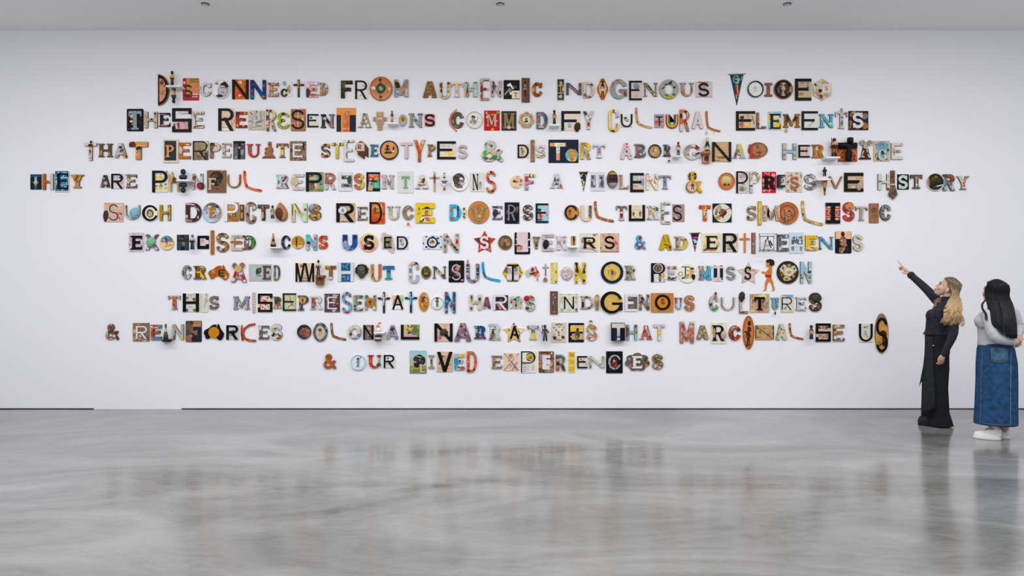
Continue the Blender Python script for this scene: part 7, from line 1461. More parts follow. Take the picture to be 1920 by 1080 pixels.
disc|1255 75 1582 415|p:321|g1418,245,310,320,c92;o1418,245,326,336,321;e1435,140,96,60,432;e1435,140,60,36,998;l1345,180,100,60,-50,ccc;l1515,190,90,50,60,bcb;l1322,290,90,60,60,333;l1500,300,100,70,-50,432;e1500,300,40,50,998;e1400,345,100,56,ddc;e1400,345,70,30,554;e1432,240,160,130,cb9;e1435,240,140,110,dcb;e1432,240,80,14,555;e1345,180,30,50,665;e1515,190,24,40,564;e1322,285,30,50,777;e1435,260,50,10,865|x|round mustard plate with black toothed rim and six ovals
Nh|1608 83 1775 405|b:9cd,acd,9bd|e1755,200,30,60,dcb;e1745,240,50,50,543;e1745,300,60,40,a97;e1630,330,40,40,765;e1630,370,50,50,bba;e1720,370,50,40,cba;l1700,290,60,10,60,665;r1680,190,30,20,6ab;e1740,380,60,20,a85;e1730,150,20,40,ccc;e1620,290,20,30,844;e1740,330,50,14,543||sky blue letter N with a brown street scene along its base
@305 540 8
#THIS 8
Ts|80 115 260 320|b:bba,cba,998|r165,215,40,170,c42;e165,150,36,40,d63;l165,220,60,8,60,e85;e165,260,40,50,a32;e165,285,20,30,d95;r205,220,10,180,543;e90,130,20,20,432;e190,305,60,24,877||grey serif letter T with an orange red stem
rect|300 80 543 357|b:eed,ddd,eed|e370,155,40,50,654;e470,170,50,50,764;e420,110,60,30,cba;e460,90,40,20,ca7;e365,100,30,30,dcb;e365,335,40,50,765;e475,330,60,50,ca5;e480,335,30,40,653;e420,280,40,30,cbb;e370,170,30,30,cb6;l420,140,40,6,20,bbb;e360,325,20,20,333|Hh300,80,543,357,112|cream beetle print card with massive black H
rect|570 80 680 365|p:ddc|l630,220,160,6,-80,765;l655,190,170,6,-80,876;e655,100,16,40,987;r576,220,12,270,cba;l640,290,60,4,-80,876;e665,200,10,60,998||cream handwritten paper ruler forming I
Ss|697 120 838 320|b:567,876,344|e740,160,50,40,b75;e745,190,60,40,78a;l790,220,80,8,15,ec9;l795,245,80,8,15,321;l790,265,80,8,15,ec9;l800,280,70,8,15,321;e720,290,40,40,765;e810,170,20,30,345;e740,310,50,20,356;e720,150,30,20,654||dark teal serif letter S with cream and black stripes
#MISREPRESENTATION 8
Mb|1057 125 1303 320|b:99a,88a,aab|e1165,245,60,60,cca;e1155,220,30,30,da4;e1190,225,30,20,b83;r1160,270,50,10,554;r1160,255,60,8,555;e1240,280,50,50,bbc;e1250,230,40,60,aab;e1240,310,50,14,ca6;l1200,230,80,6,-60,334;l1090,230,120,6,80,aab||grey lilac serif letter M with gold centre
rect|1343 62 1395 375|p:dcc|r1357,90,10,20,754;r1380,90,10,20,a65;r1357,130,10,20,a65;r1380,130,10,20,754;r1357,170,10,20,754;r1380,170,10,20,a65;r1357,210,10,20,a65;r1380,210,10,20,754;r1357,250,10,20,754;r1380,250,10,20,a65;r1357,290,10,20,a65;r1380,290,10,20,754;r1357,330,10,20,654;r1380,330,10,20,a65;r1368,360,20,10,865||narrow white strip with rows of red brown dashes forming I
rect|1427 82 1645 360|b:eed,edc,eed|e1530,190,70,30,d54;e1480,135,30,30,b64;e1570,150,30,30,a65;e1490,170,20,30,c86;e1500,290,30,40,c76;l1580,280,60,10,60,b54;e1545,250,30,30,a54;e1540,310,30,20,c75;e1630,170,20,20,c65;e1470,270,20,40,b43;e1590,130,20,20,b76|Sq1427,82,1645,360,112|white red ornament card with thick squared black S
Rb|1660 128 1780 305|b:b85,875,b75|e1700,280,50,50,dba;e1760,290,40,40,cba;e1750,180,40,60,543;e1690,270,30,40,c76|head1668,132,1750,235,543|peach letter R topped with a dark brown carved head
@520 540 8
rect|80 78 280 342|p:cca|l200,190,160,10,75,765;l185,270,80,10,-45,654;l150,180,80,5,60,987;l230,230,60,6,-50,876;l250,170,90,5,80,a98;e220,250,40,14,876;e200,150,30,30,ba8;l235,260,50,5,30,876;r270,210,16,230,ba7|Er80,78,280,342,221|framed pale branch picture with black E border
Pb|305 112 465 335|b:432,544,356,654|e410,140,80,40,654;e440,240,40,50,467;e330,280,40,60,889;e325,320,30,30,a75;e350,130,30,20,b64;e330,180,30,60,765;e440,180,30,40,345|disc328,132,430,233,b/da6/c95;man360,150,400,215,332|dark collage letter P with a round wooden disc
Rs|490 122 678 320|b:ccd,ddd,dde|r535,230,44,160,854;e535,180,36,80,a43;e535,250,44,50,b76;e540,300,60,30,a65;e620,260,60,50,dde;e600,270,20,30,8cd;l630,240,70,8,50,321;e570,210,20,40,543;e560,230,40,20,853||white serif letter R with a seated brown figure stem
rect|707 85 937 362|b:534,645,433|e870,110,90,30,ba8;e770,110,40,30,765;e850,180,70,50,876;e850,180,40,20,ca9;e900,230,40,30,a64;e740,280,30,50,766;e850,340,60,40,cb9;e900,350,40,20,754;e740,170,20,40,a76;e800,345,40,20,654;e850,260,50,30,876;e910,290,20,60,433;e725,120,20,30,876|Em750,130,897,318,dde|dark plum ornament tile with a white E
Sm|967 55 1115 378|b:5ae,6be,59d|l1000,110,110,12,-70,c33;e1045,80,30,30,433;e1080,125,40,60,954;e1035,200,50,60,754;e1070,250,40,60,a54;e980,130,20,50,543;e1040,368,110,36,d12;e985,290,40,50,38b;e1000,320,20,20,654;r1010,105,6,80,ddd;e1090,300,30,40,7ce||sky blue letter S with red base and brown figures
Eh|1140 108 1280 340|b:bba,665,ccb,443|e1250,130,60,40,565;e1165,200,40,90,8a7;e1200,200,60,60,876;e1240,225,30,40,322;e1220,310,100,40,bbb;e1170,320,40,30,543;e1190,140,50,30,876;e1165,270,30,40,332;e1250,330,50,20,443||grey green and brown collage letter E
Nm|1313 105 1480 332|b:465,bb9,333|r1332,200,30,180,675;e1455,130,30,30,422;e1460,180,30,60,776;e1340,300,50,50,ba9;e1450,300,40,60,dda;e1360,130,30,30,243;r1460,110,30,8,ccc;e1330,180,20,40,acb|disc1330,148,1468,282,b/c84/b74;man1360,180,1425,255,332|dark green letter N with an orange wooden disc
cross|1508 60 1688 375|p:123|r1595,170,12,180,eba;r1595,148,80,14,eba;m1595,180,34,80,dcc|||black crucifix with a pale pink figure forming T
@690 540 8
rect|362 105 530 322|p:edc|e390,140,60,60,eb9;e490,180,80,120,9c8;e460,130,60,40,cc9;e400,190,40,60,c87;e480,200,40,40,c98;r445,290,160,60,eee;e450,220,50,40,caa;e390,240,40,50,caa;e510,130,40,60,ad9;r445,243,60,6,88a|Am362,105,530,322,112|pastel peach and green card with bold black A
cross|552 55 735 370|p:223|r640,180,14,150,4ac;r640,143,90,16,8cd;m640,185,36,100,4bd;l630,100,50,10,-60,ccc|cord622,58,630,100,888;cord630,56,660,62,888|black crucifix with a bright blue figure forming T
oval|762 62 913 350|w:c83,b73|e835,165,70,90,843;e845,160,40,50,332;l865,180,60,16,60,ccb;e820,200,50,30,643;l840,265,80,10,35,432;l815,250,50,10,60,ddd;o830,100,80,50,cba;e880,120,20,40,cba;e855,290,40,10,876;e800,140,30,20,a63;l860,275,50,20,20,a63||orange wooden oval plaque with a brown eagle forming I
dish|948 132 1130 318|p:ddd8d4|e1038,225,150,150,dee;m1038,220,56,140,654;e1038,160,50,30,543;l1030,200,60,8,20,443;e1038,150,30,14,765||small white plate with a sketched hatted child
Nh|1152 57 1312 375|b:259,269,27a|e1180,95,30,70,c34;e1190,140,40,50,147;l1230,190,100,10,60,124;e1240,230,60,50,c98;e1290,240,40,60,b65;e1270,330,60,80,a98;e1170,330,40,60,a99;e1180,350,20,30,333;r1290,290,36,100,247;r1185,200,30,30,5bd;e1300,110,20,50,136;l1280,270,60,12,-30,865;e1210,110,30,30,38b||blue letter N with red hook mark and brown shading
#HARMS 8
@870 540 8
Hm|85 100 258 330|p:dcb|e115,140,40,70,764;e115,190,30,60,a95;e115,220,20,30,cb7;e235,170,40,60,543;e230,220,40,50,ba8;e180,215,60,40,ba9;e110,305,40,40,654;e180,240,60,10,543;e220,310,30,30,ca9;e110,150,20,24,332||cream letter H with a brown insect print
Ah|283 135 402 307|b:346,a33,567,b45|e345,150,24,30,b33;e350,225,40,50,c24;e320,260,50,60,555;e380,280,40,50,436;e310,295,50,30,aab;e335,210,20,40,58a;e365,190,20,30,b54||small red and blue collage letter A
rect|440 108 662 330|p:334|e555,170,130,50,211;e555,180,50,40,844;e540,270,110,70,a76;e545,300,50,50,d54;e545,300,24,24,eaa;e500,290,40,60,433;e620,250,50,60,322;r640,200,30,160,433;e590,270,40,60,544;l510,260,60,10,50,caa|Rm440,108,660,330,dde|dark photo tile with a large white R
mm|690 122 868 303|b:bbc,ccc,ddc|e770,170,40,40,333;r780,240,30,110,985;e810,135,60,40,4a4;r852,240,30,110,cb6;e710,210,30,60,543;e705,260,30,60,ddc;e710,180,30,30,b96;e780,260,24,40,321;e855,180,24,40,7bd;e850,220,30,30,a74;e730,150,60,30,bcd;e705,235,24,14,ec3||multicoloured lowercase style letter m with green patch
Sh|915 112 1068 347|b:443,bba,765,dcc|e1030,140,60,50,654;e1010,200,60,50,bba;e1030,270,50,80,ccc;l1000,230,80,16,40,432;e950,300,50,50,322;e1000,330,60,24,ccb;e950,280,30,30,987;l1040,240,50,10,50,543;e1040,160,30,20,a98|flower895,112,985,200,c23|brown and cream letter S with bright red flower
#INDIGENOUS 8
rect|1293 48 1408 393|w:642,754,532|m1345,200,50,240,435;e1340,100,24,36,88a;e1345,190,30,60,667;l1350,300,120,10,85,778;e1365,140,30,40,98a;e1338,220,16,60,99b;r1355,358,70,10,a85;e1335,160,20,40,865||tall dark brown panel with a lilac spear figure
rect|1437 83 1712 358|p:ddc|e1470,150,40,50,bb8;e1470,200,50,60,cb9;e1685,150,40,50,ba9;e1685,210,50,60,cba;e1470,330,40,50,a97;e1685,330,40,50,876;e1575,330,60,40,cba;e1580,95,60,16,cb9;e1465,95,40,16,cba;e1690,95,40,16,cb9;e1690,310,20,20,543;e1585,160,24,30,bba|Nm1500,128,1650,316,112|cream faded figure print tile with bold black N
Ds|1747 120 1958 313|b:543,cba,332|e1780,250,50,100,322;e1920,180,60,70,cba;e1940,240,50,60,bba;l1920,260,60,10,-45,322;e1840,140,60,30,443;e1880,300,60,20,432||dark brown serif letter D with gold dots
@1090 540 8
rrod|210 97 267 333|w:ba7,a86,987|e235,160,30,60,cb9;r238,215,44,8,543;e240,250,30,50,765;e235,325,30,20,643;l240,190,50,4,80,765;e238,285,14,40,543||slim tan carved clapstick with rounded ends forming I
disc|288 50 622 383|w:db7,ca5|l420,130,80,5,0,c95;l430,200,120,5,0,c95;l400,280,80,5,0,c95;e560,170,60,60,c94;e470,120,80,30,ca6|Gm288,50,622,383,122|huge round bamboo plaque with a thick black G
rect|652 97 838 352|p:655|r675,225,46,254,dde;r745,115,186,34,dde;r745,333,186,40,dde;r735,222,100,40,dde;e735,170,40,40,433;e745,160,70,20,876;e750,285,60,40,876;l735,290,60,6,-30,333;e790,270,50,60,765;e725,150,40,10,a98|x|white frame tile with a brown photo and E
Nh|865 95 1025 330|b:dcc,422,ccc,543|e920,165,50,60,222;e900,120,40,40,b96;e900,220,50,60,643;l890,260,90,14,-60,a76;e1000,130,20,60,222;e990,300,50,60,643;e970,250,40,60,975;e1010,200,20,60,dcc;e880,310,30,40,754;e1010,310,30,30,543;e930,180,30,20,654||cream and dark brown letter N with a portrait print
rect|1050 75 1382 360|w:b73,c84,a63|e1220,215,180,180,c83;e1220,200,60,90,953;e1215,180,40,40,843;e1240,235,40,30,843;r1240,190,10,60,943;l1210,240,40,8,40,843|Om1103,98,1338,333,112|square orange brown timber block with a thick black O
Us|1398 145 1515 320|b:bcd,876,acd|e1425,170,40,40,b44;e1425,210,30,40,d44;e1430,250,24,40,dcc;e1490,250,40,60,5bd;e1490,190,40,40,554;e1440,300,50,30,ca8;e1480,290,40,30,8cd;e1500,165,24,30,432||small multicoloured serif letter U with red and blue legs
Sh|1545 110 1703 345|b:a63,b74,843|l1590,160,60,8,70,dcb;l1640,200,70,6,60,dba;l1690,280,60,6,90,caa;l1620,320,60,8,-80,cba;l1640,140,80,8,20,dba;l1590,310,60,6,-70,ba9;e1660,170,30,40,c86;e1570,180,30,50,b85||brown rust letter S with pale streaks
@1310 540 8
#CULTURES 8
Ch|160 112 307 343|b:643,dcc,754|e210,150,60,60,cba;l210,170,90,8,-50,a54;e190,200,40,60,bba;e180,250,50,50,543;l255,315,110,44,-15,2a3;e290,140,30,40,ccc;e255,130,50,30,865;e190,280,30,30,a76;e285,150,20,20,395|pom240,58,275,112,543|brown and white letter C with a bright green base
Ul|340 137 543 333|b:865,ba9,ccc|r400,220,24,150,cb9;r375,200,24,100,876;r510,210,22,130,754;e440,310,90,26,cbb;r390,150,90,20,ccc;r500,150,80,20,ccc;e440,325,70,12,ddd;e500,280,30,50,865;r418,220,8,140,543||brown and silver serif letter U
Lm|612 135 745 378|b:cba,bbc,a85|r640,250,50,130,bba;e640,240,40,50,ca8;e640,300,40,40,aab;r675,360,130,34,965;e660,365,60,20,543;e710,360,50,20,c85;e635,345,40,20,cba;e635,280,20,40,c95|head598,55,697,215,333|letter L with a dark grey carved head on its stem
rect|770 88 1060 368|b:dc8,ca7,db9,876|e960,120,120,60,ed8;e800,130,50,60,a87;e840,190,70,60,765;e870,250,60,60,b98;e1010,280,60,60,895;e965,260,50,120,b77;e962,205,40,36,435;e800,280,40,50,a98;e1030,230,40,50,887;e810,228,20,20,e33;e910,356,22,16,e33;e960,330,50,70,c88;e800,345,50,40,dcb|Tb840,135,993,333,111|yellow bush scene picture with red dots and black T
Ub|1088 145 1212 320|b:4ac,5bd,b94|l1165,200,90,10,80,b93;e1110,250,30,50,4be;e1140,300,50,24,b83;e1190,190,20,60,753;e1180,280,20,60,37a;l1110,300,50,8,50,c94;e1100,160,20,30,ba6|cord1148,320,1152,360,aaa;disc1136,355,1160,402,433|sky blue serif letter U with a tiny hanging figure
rect|1228 97 1427 367|p:ddc|r1365,125,120,50,7ad;e1415,120,30,50,db9;e1270,120,60,40,ccc;e1290,110,50,14,c65;r1375,350,100,20,ec6;r1280,350,100,16,ebc;r1270,200,50,60,cde;e1295,300,50,50,acd;e1300,305,20,40,765;r1370,290,80,90,ddc;l1265,230,60,5,0,acd|Rl1248,140,1412,328,112|pale blue and cream card with thin black R
Es|1457 137 1615 335|b:dcc,ccc,ddd|e1520,230,50,50,46a;e1530,240,30,20,348;e1580,210,30,40,777;e1540,150,60,30,dcd;e1500,160,30,30,caa;l1560,200,50,8,-40,444;e1550,320,50,14,997;r1490,325,60,12,ccc;e1600,300,24,30,999||silvery white script letter E with a blue spot
Sh|1657 70 1848 352|b:321,432,543|e1720,200,40,40,a65;e1765,240,40,40,dba;e1715,300,30,40,ca7;e1800,280,40,50,865;e1690,280,30,30,765;e1760,320,50,24,643;e1690,190,30,40,876|rock1672,70,1848,212,443|dark brown letter S topped with a rough dark head
@185 585 8
#& 9
&h|105 178 292 412|b:432,543,854,bba|e150,230,30,80,953;e225,230,20,80,a63;e185,195,40,20,ba9;e130,340,40,80,ba8;e180,400,60,20,cba;r232,362,44,40,dba;e185,300,40,40,543;e265,320,30,30,322;l270,380,40,10,50,322||dark brown and orange banded ampersand
#REINFORCES 9
rect|513 165 760 440|b:443,865,a86,222|e600,180,50,30,a86;e540,290,40,60,cb8;e540,400,60,50,b96;e720,250,40,40,875;e730,310,50,60,774;e620,360,40,40,cba;e620,410,60,40,b86;e690,430,60,20,cba;e530,190,30,40,a75;e740,390,30,50,654;e680,180,40,20,654|Rm558,210,738,405,dde|brown pebble patterned tile with a white R
Eh|778 192 942 418|b:cba,b64,dcb|r830,208,90,30,c33;r922,215,40,50,48b;e860,235,60,24,dc9;e825,275,40,40,322;e810,330,60,90,b43;e830,340,40,100,743;r890,310,60,30,a54;r870,395,140,40,38b;e835,385,50,24,963;e800,220,30,30,ddc;e915,300,24,40,933||red blue and brown beach print letter E
fig vase|968 178 1045 412|343,cb7,354,232||||slender green glass bottle vase standing on a small dark wooden shelf
bracket|945 412 1070 450|w:432,543|||small dark wooden shelf under the green bottle vase
Nm|1105 185 1272 415|b:aab,bbb,c94|l1140,230,80,20,50,c93;e1190,220,40,40,654;e1225,260,40,60,d74;e1235,380,50,60,cb4;l1140,300,90,24,40,bbc;e1140,380,40,60,654;l1160,330,80,8,50,c84;e1240,200,40,40,a98;l1220,330,90,24,50,bbc;e1120,210,24,40,c95||grey and orange brushstroke letter N
rnd|1305 132 1543 450|p:322|r1424,180,226,84,a75;r1350,260,80,240,543;r1470,340,140,210,223;e1398,172,56,60,321;e1385,240,60,80,764;l1410,295,120,40,25,864;e1460,310,50,80,765;e1350,310,80,60,543;r1355,400,80,90,965;e1380,360,60,40,a76;e1420,180,20,30,864;r1480,200,110,40,b86;r1360,220,80,90,654|x|brown and black card of a seated man in profile forming F
stat continentO|1575 172 1875 425|p:112||disc1645,225,1808,388,c82|black country shaped plaque with an orange wooden disc forming O
@400 585 8
rect|193 198 382 415|p:ccd|r285,265,90,70,ccc;e270,290,60,24,654;r285,330,96,30,7ac;r285,355,96,16,575;r285,385,96,50,dcc;t285,390,70,24,bbb;e300,285,30,40,433;e290,212,30,16,ca6|Rh193,198,382,415,112|postcard of a beach with a broad black R
stat arcC|407 165 637 445|w:b53,a42|e420,215,30,40,c85;l540,185,60,20,-20,432;l545,415,60,20,10,432;l425,350,50,14,70,332;e440,400,30,30,543;l500,200,40,6,-20,dba;l560,425,60,6,8,dba;l430,260,60,6,80,dba;l500,395,50,6,30,da8||curved orange brown carved boomerang pieces forming C
Es|672 205 832 407|b:bbb,654,ccc|e700,310,40,90,563;r695,240,50,60,ccc;e740,290,14,120,543;e780,215,60,30,665;e740,340,20,60,a43;e760,270,40,30,cba;e800,395,40,20,644;e790,330,60,40,bbb;e720,390,60,24,543||small grey and green garden print serif letter E
Sh|860 178 1032 420|b:ccc,ddd,cba|e905,275,60,50,ca6;e900,340,60,60,333;e1000,370,60,70,c83;l930,390,80,16,-30,eda;l990,350,70,16,50,321;e1000,215,40,60,ccd;e930,250,60,20,543;e970,395,60,24,532;e890,300,50,20,dba;e900,265,24,24,db7||white rounded letter S with orange and brown fish print
#COLONIAL 9
dish|1255 190 1465 405|p:223|e1375,310,170,140,854;l1390,270,120,26,20,a75;l1345,290,90,30,-40,754;l1340,350,60,12,10,432;e1400,330,80,60,965;e1430,375,40,30,a65;l1370,310,60,6,30,543||round dark plaque with carved brown clasped hands forming O
oval|1497 162 1712 443|b:565,334,777,454|e1605,308,156,220,654;e1605,308,140,200,cba;e1600,270,60,50,654;l1595,320,90,6,85,654;e1625,320,16,40,987;e1520,230,30,40,888;e1690,240,30,40,999;e1690,360,40,40,777;e1520,380,40,40,556;e1600,180,60,16,999;e1600,425,50,16,888;e1695,325,14,24,ccc||ornate silver grey oval frame with a plant picture forming O
boom|1750 162 1995 430|w:643,754,975|l1772,230,90,8,-85,cba;l1770,350,60,8,60,ba9;e1775,190,16,30,975;l1850,405,60,8,5,ba8;l1920,408,60,10,10,b97;e1960,412,30,20,654;e1768,290,16,30,432;l1805,398,30,12,40,dba|||narrow dark brown boomerang forming L with mottled bark
@600 585 8
Om2|418 198 620 405|b:ccc,ddc,cbb|e460,335,40,60,543;e585,350,60,60,48b;l520,395,120,16,0,679;e605,290,20,60,c84;e460,250,40,70,dcb;e560,230,60,30,cde;e455,290,20,50,a96;e550,385,50,16,8bd||white china ring letter O with blue and brown edges
rect|648 195 803 415|b:766,877,655|e730,250,50,70,a98;e740,330,60,80,a99;e700,380,60,50,877;l725,370,90,5,0,543;e780,390,40,30,988|Nh648,195,803,415,211|brown photo tile with a heavy dark N
fig rabbit|830 150 922 315|ddd,e86,eee,db9||||small white rabbit figurine with orange ears on white shelf
shelf|803 300 968 350|||||white floating shelf between white rabbit and colourful hanging mug
fig mug|815 345 940 470|dcb,234,dba,322||||colourful head shaped china mug hanging beneath the rabbit shelf
Am|997 198 1172 407|b:236,99b,aab,347|e1085,260,60,60,236;e1110,285,30,40,c64;e1090,210,40,24,88b;e1030,380,50,40,ba9;e1140,380,50,50,88a;l1060,330,80,10,-30,ccd;l1130,330,60,8,60,ddd;e1015,390,30,20,ba7;e1160,390,24,20,a43;r1090,320,70,14,235||dark blue and grey marbled letter A
rect|1212 190 1490 413|b:564,786,895|r1280,270,60,160,cb8;e1345,235,90,90,db6;l1340,220,80,8,40,332;e1320,215,14,40,333;e1375,215,14,50,333;e1310,260,40,14,333;e1345,300,70,70,a76;e1345,320,50,50,543;z1355,345,190,50,cab;r1355,360,200,24,c9a;e1345,305,30,14,322;e1430,260,60,110,674;e1470,220,40,60,8a5;e1360,260,30,14,eda|Lh1212,190,1490,413,112|garden photo with a yellow patterned mask and black L
@800 585 8
#NARRATIVES 9
rect|115 170 390 443|p:dba|e280,210,80,60,ebb090;e190,390,60,70,c89;e330,250,60,90,dcb;e220,360,40,60,eba;e200,260,50,80,ecb;l300,200,80,4,20,c96;t205,380,50,60,b67;e340,320,40,60,dba|Nh115,170,390,443,112;rock185,240,322,358,443|peach paper tile with black N and a small dark carved cap
Am|417 167 668 440|b:a99,435,b89,867|e540,185,40,30,b99;e500,250,40,40,a88;e580,270,40,50,545;e540,345,60,30,ba8;e450,400,40,40,778;e640,410,40,40,667;e520,220,30,30,323;e600,320,40,40,a89;e470,350,30,30,323;e610,370,30,40,657;e560,220,24,40,c9a;e570,345,30,24,432||large mauve and dark patterned letter A
Rb|712 208 893 402|b:148,258,137|e840,370,60,24,c24;r755,360,50,60,532;r750,285,24,60,aab;e800,310,40,40,cba;e740,225,40,30,4ac;e850,230,30,30,259;e750,390,80,20,643;l865,385,50,8,40,239;e840,270,40,20,136||deep blue serif letter R with red fish and brown base
Rb|930 180 1115 418|b:ccc,ddd,543|r985,210,60,30,9bd;r1010,245,80,30,ddd;e980,310,70,60,543;e985,370,80,90,765;r965,300,14,60,ddc;e1000,300,20,60,221;e1070,330,50,60,bcb;e1080,400,40,30,9a8;e1010,390,40,40,a86;e1090,210,40,50,cde;e1000,265,60,20,432;e1090,265,30,20,ca9;e960,400,40,20,332||white serif letter R with a village street print at its base
star|1148 145 1475 455|b:dc9,ec8,dcb|e1310,185,80,80,bcd;e1305,185,40,30,a64;e1200,280,80,60,eb6;l1215,310,60,40,60,ec7;e1380,295,30,30,443;e1230,240,24,24,543;e1235,275,24,24,543;e1240,420,60,50,c95;e1390,430,60,50,a88;e1400,350,40,50,543;e1330,350,30,30,444;e1420,280,80,40,edc;e1360,310,40,40,dba;e1225,370,30,60,ba5;e1345,210,30,20,55a|Ah1248,210,1388,402,112|yellow and blue comic star plaque with bold black A
Tb|1512 200 1680 412|b:cba,ddd,b86|z1595,230,120,60,9bd;e1525,240,30,50,b74;e1665,235,30,50,c74;r1597,295,50,50,864;r1597,350,60,60,ec4;r1597,400,100,20,dc4;e1590,270,30,20,543;e1600,300,24,24,ca8;e1520,220,20,24,532;e1670,220,20,20,644||white and yellow serif letter T with blue top
fig spear|1708 190 1838 438|333,554,222||||slim dark bronze warrior figurine with raised arm forming I
@1010 585 8
rect|192 160 415 455|p:dcb|e300,210,60,60,dba;l240,240,60,10,20,443;l360,240,60,10,-20,443;e270,190,40,20,654;e340,190,40,16,654;e310,255,40,60,322;v305,320,120,170,ddd;e300,310,40,60,a86;e305,350,40,20,c53;r303,385,50,40,cdd;l303,385,6,30,0,666;e240,380,60,40,444;e365,380,50,50,443;e305,180,40,20,765;e230,340,30,14,999;e300,420,120,20,a97;e350,270,16,40,765;e265,270,16,40,765;e240,400,40,30,222|x|cream tile with botanical feathers drawing and a V shape
rect|448 165 680 453|p:112|r580,248,200,100,db6;r590,370,180,90,ca7;r560,310,200,30,112;m575,320,80,150,765;e585,270,40,60,543;e570,320,50,60,543;l520,390,100,24,30,ca8;e590,400,110,24,875;e585,260,44,30,322;e630,390,60,30,ba8;r500,255,50,80,eb4;r670,310,14,180,ba8;e540,350,30,60,a86;e600,350,30,60,332|x|gold and black picture of a seated cross legged man forming E
Sh|715 190 878 430|b:bcc,c73,ddd|e770,220,60,50,995;e800,210,60,20,c83;e850,240,40,30,c63;e770,270,40,60,cb8;l790,300,100,30,45,cdd;e850,340,50,90,c74;e770,390,40,40,a43;e800,405,60,30,ddd;e740,370,40,40,99a;e740,260,30,60,ca6;e840,210,30,20,a65;e770,370,20,20,ddd||white and orange striped letter S with a tiny figure on top
fig up|758 110 808 192|ddd,333,eee,ec7||||tiny white and black figurine perched on the orange striped S
#THAT 9
stat box|1095 165 1295 432|p:112|r1195,205,192,66,dcb;r1195,330,50,190,bbc;r1195,375,52,24,259;r1190,405,50,30,ccb;r1195,250,50,60,ccd;e1195,225,70,20,ddd;l1180,300,70,6,70,99a;e1210,340,20,40,aab;r1145,330,60,170,123|x|pale topped black box with blue band forming T
Hm|1315 192 1480 420|b:a64,577,b85|r1335,280,40,130,743;e1340,210,40,50,6bb;r1338,395,44,50,7ac;r1398,305,90,24,7bd;e1400,325,60,20,ba5;r1460,260,36,60,89a;r1460,345,36,40,cb5;r1460,390,40,60,7bd;e1460,205,36,30,854;e1325,340,24,60,653;l1455,230,60,8,-50,543;e1340,320,30,60,954||brown and light blue landscape print letter H
As|1512 202 1708 410|b:c53,d64,333|l1640,290,150,30,65,bbb;l1650,300,140,8,65,333;e1580,310,60,60,b43;e1570,300,20,40,432;e1560,360,50,70,d54;e1590,255,30,40,d64;l1610,330,60,20,0,d64;e1530,395,50,20,bbc;e1675,395,60,20,c54;e1610,230,24,50,ddd;e1670,370,30,30,543||orange serif letter A with black and white striped right leg
Tm|1727 188 1895 428|b:ddd,dcc,eee|r1815,320,50,90,ec5;r1815,340,50,6,a85;r1812,400,50,50,dde;e1830,215,30,20,b97;r1760,235,40,14,333;e1825,280,20,40,ca6;l1800,210,20,4,40,c87||white letter T with a yellow stem and dotted left arm
#MARGINALISE 9
@1260 585 8
Mh|120 147 332 465|b:b53,ca9,a43,caa|r160,158,64,30,baa;r300,158,64,30,cbb;e180,230,50,90,b54;e160,210,40,30,655;e290,220,60,40,cba;e290,290,50,50,b64;l220,330,70,8,-60,dcb;l205,340,100,6,60,dba;e220,400,50,60,b54;e140,440,40,40,c75;e310,400,30,60,b65;l260,320,60,6,-50,dcb;e140,370,30,40,ba9;e300,440,40,30,c54;e145,270,30,60,d98;e225,390,60,10,665||large rust red and cream rock art letter M
Ah|370 202 552 410|b:776,ba7,445,998|e465,225,40,40,c93;e490,280,40,50,ca5;e430,300,40,60,a96;e450,330,60,30,889;e400,390,50,40,887;e520,390,50,40,b98;e500,350,30,50,b97;e450,260,30,30,655;e480,240,20,20,223;e410,360,30,40,cb8||grey and tan collage letter A with dark speckles
rnd|580 155 822 475|p:e8e4d4|e610,270,50,140,dc9;e640,180,80,40,eec;t730,180,80,14,dcc;e620,400,40,40,dcc;r700,440,200,6,ddc|Rs605,198,790,432,123;man612,245,660,380,c98;head725,285,815,410,caa|cream rounded card with two children beside a black serif R
Ch|853 202 1040 428|b:c42,322,d62|e920,230,50,40,9aa;e970,225,60,50,d63;e870,300,30,80,d52;e900,330,60,80,643;e960,405,60,40,d53;e1010,380,50,60,b43;e1010,340,40,30,433;e880,370,30,50,654;e950,330,30,60,743;e1020,230,30,20,c43;e900,265,40,30,e74;e985,400,20,30,a31;e880,240,30,40,987||bright orange red letter C with dark comic print
oval|1065 57 1235 557|w:b53,963|s1150,305,140,460,c74;m1145,380,80,230,321;e1160,170,50,80,321;e1160,260,60,90,432;l1130,320,100,24,40,321;e1135,500,70,30,432;e1160,80,60,20,953;e1150,100,40,16,c85||tall orange brown oval board with a dark standing figure forming I
rect|1252 195 1530 410|w:b85,ca7|l1390,310,330,10,38,321;e1325,300,30,40,875;o1325,300,40,50,543;e1450,330,40,40,876;e1510,240,30,30,543;e1280,240,24,50,654;e1290,380,50,20,765;r1395,245,70,8,765;r1260,300,10,200,321;r1523,300,10,200,321;e1440,350,30,20,543;e1510,320,14,60,654|x|landscape format tan map panel with a black diagonal line forming N
Ah|1562 180 1728 415|b:cca,ddb,bba|e1610,230,40,50,8a8;e1640,260,30,40,567;e1610,310,40,50,c96;e1680,270,24,24,a55;e1665,315,20,20,a54;e1700,300,16,30,b76;e1580,390,40,40,8b4;e1640,300,30,30,dba;e1590,340,20,30,544;e1700,370,30,50,cba;e1590,370,24,24,cb5;e1620,200,40,20,aba||pale green letter A with floral sprigs and red dots
boom|1748 165 1975 420|w:a53,b64|r1770,215,14,40,bba;e1768,250,16,40,432;l1785,310,60,14,60,864;l1850,375,60,14,20,ccb;l1890,388,60,12,8,532;r1772,330,10,30,dba|||glossy reddish brown boomerang forming L with pale bands
@1440 585 8
fig up|610 195 690 410|222,333,da6,223,112||||black carved statuette with tan apron standing beside squared S
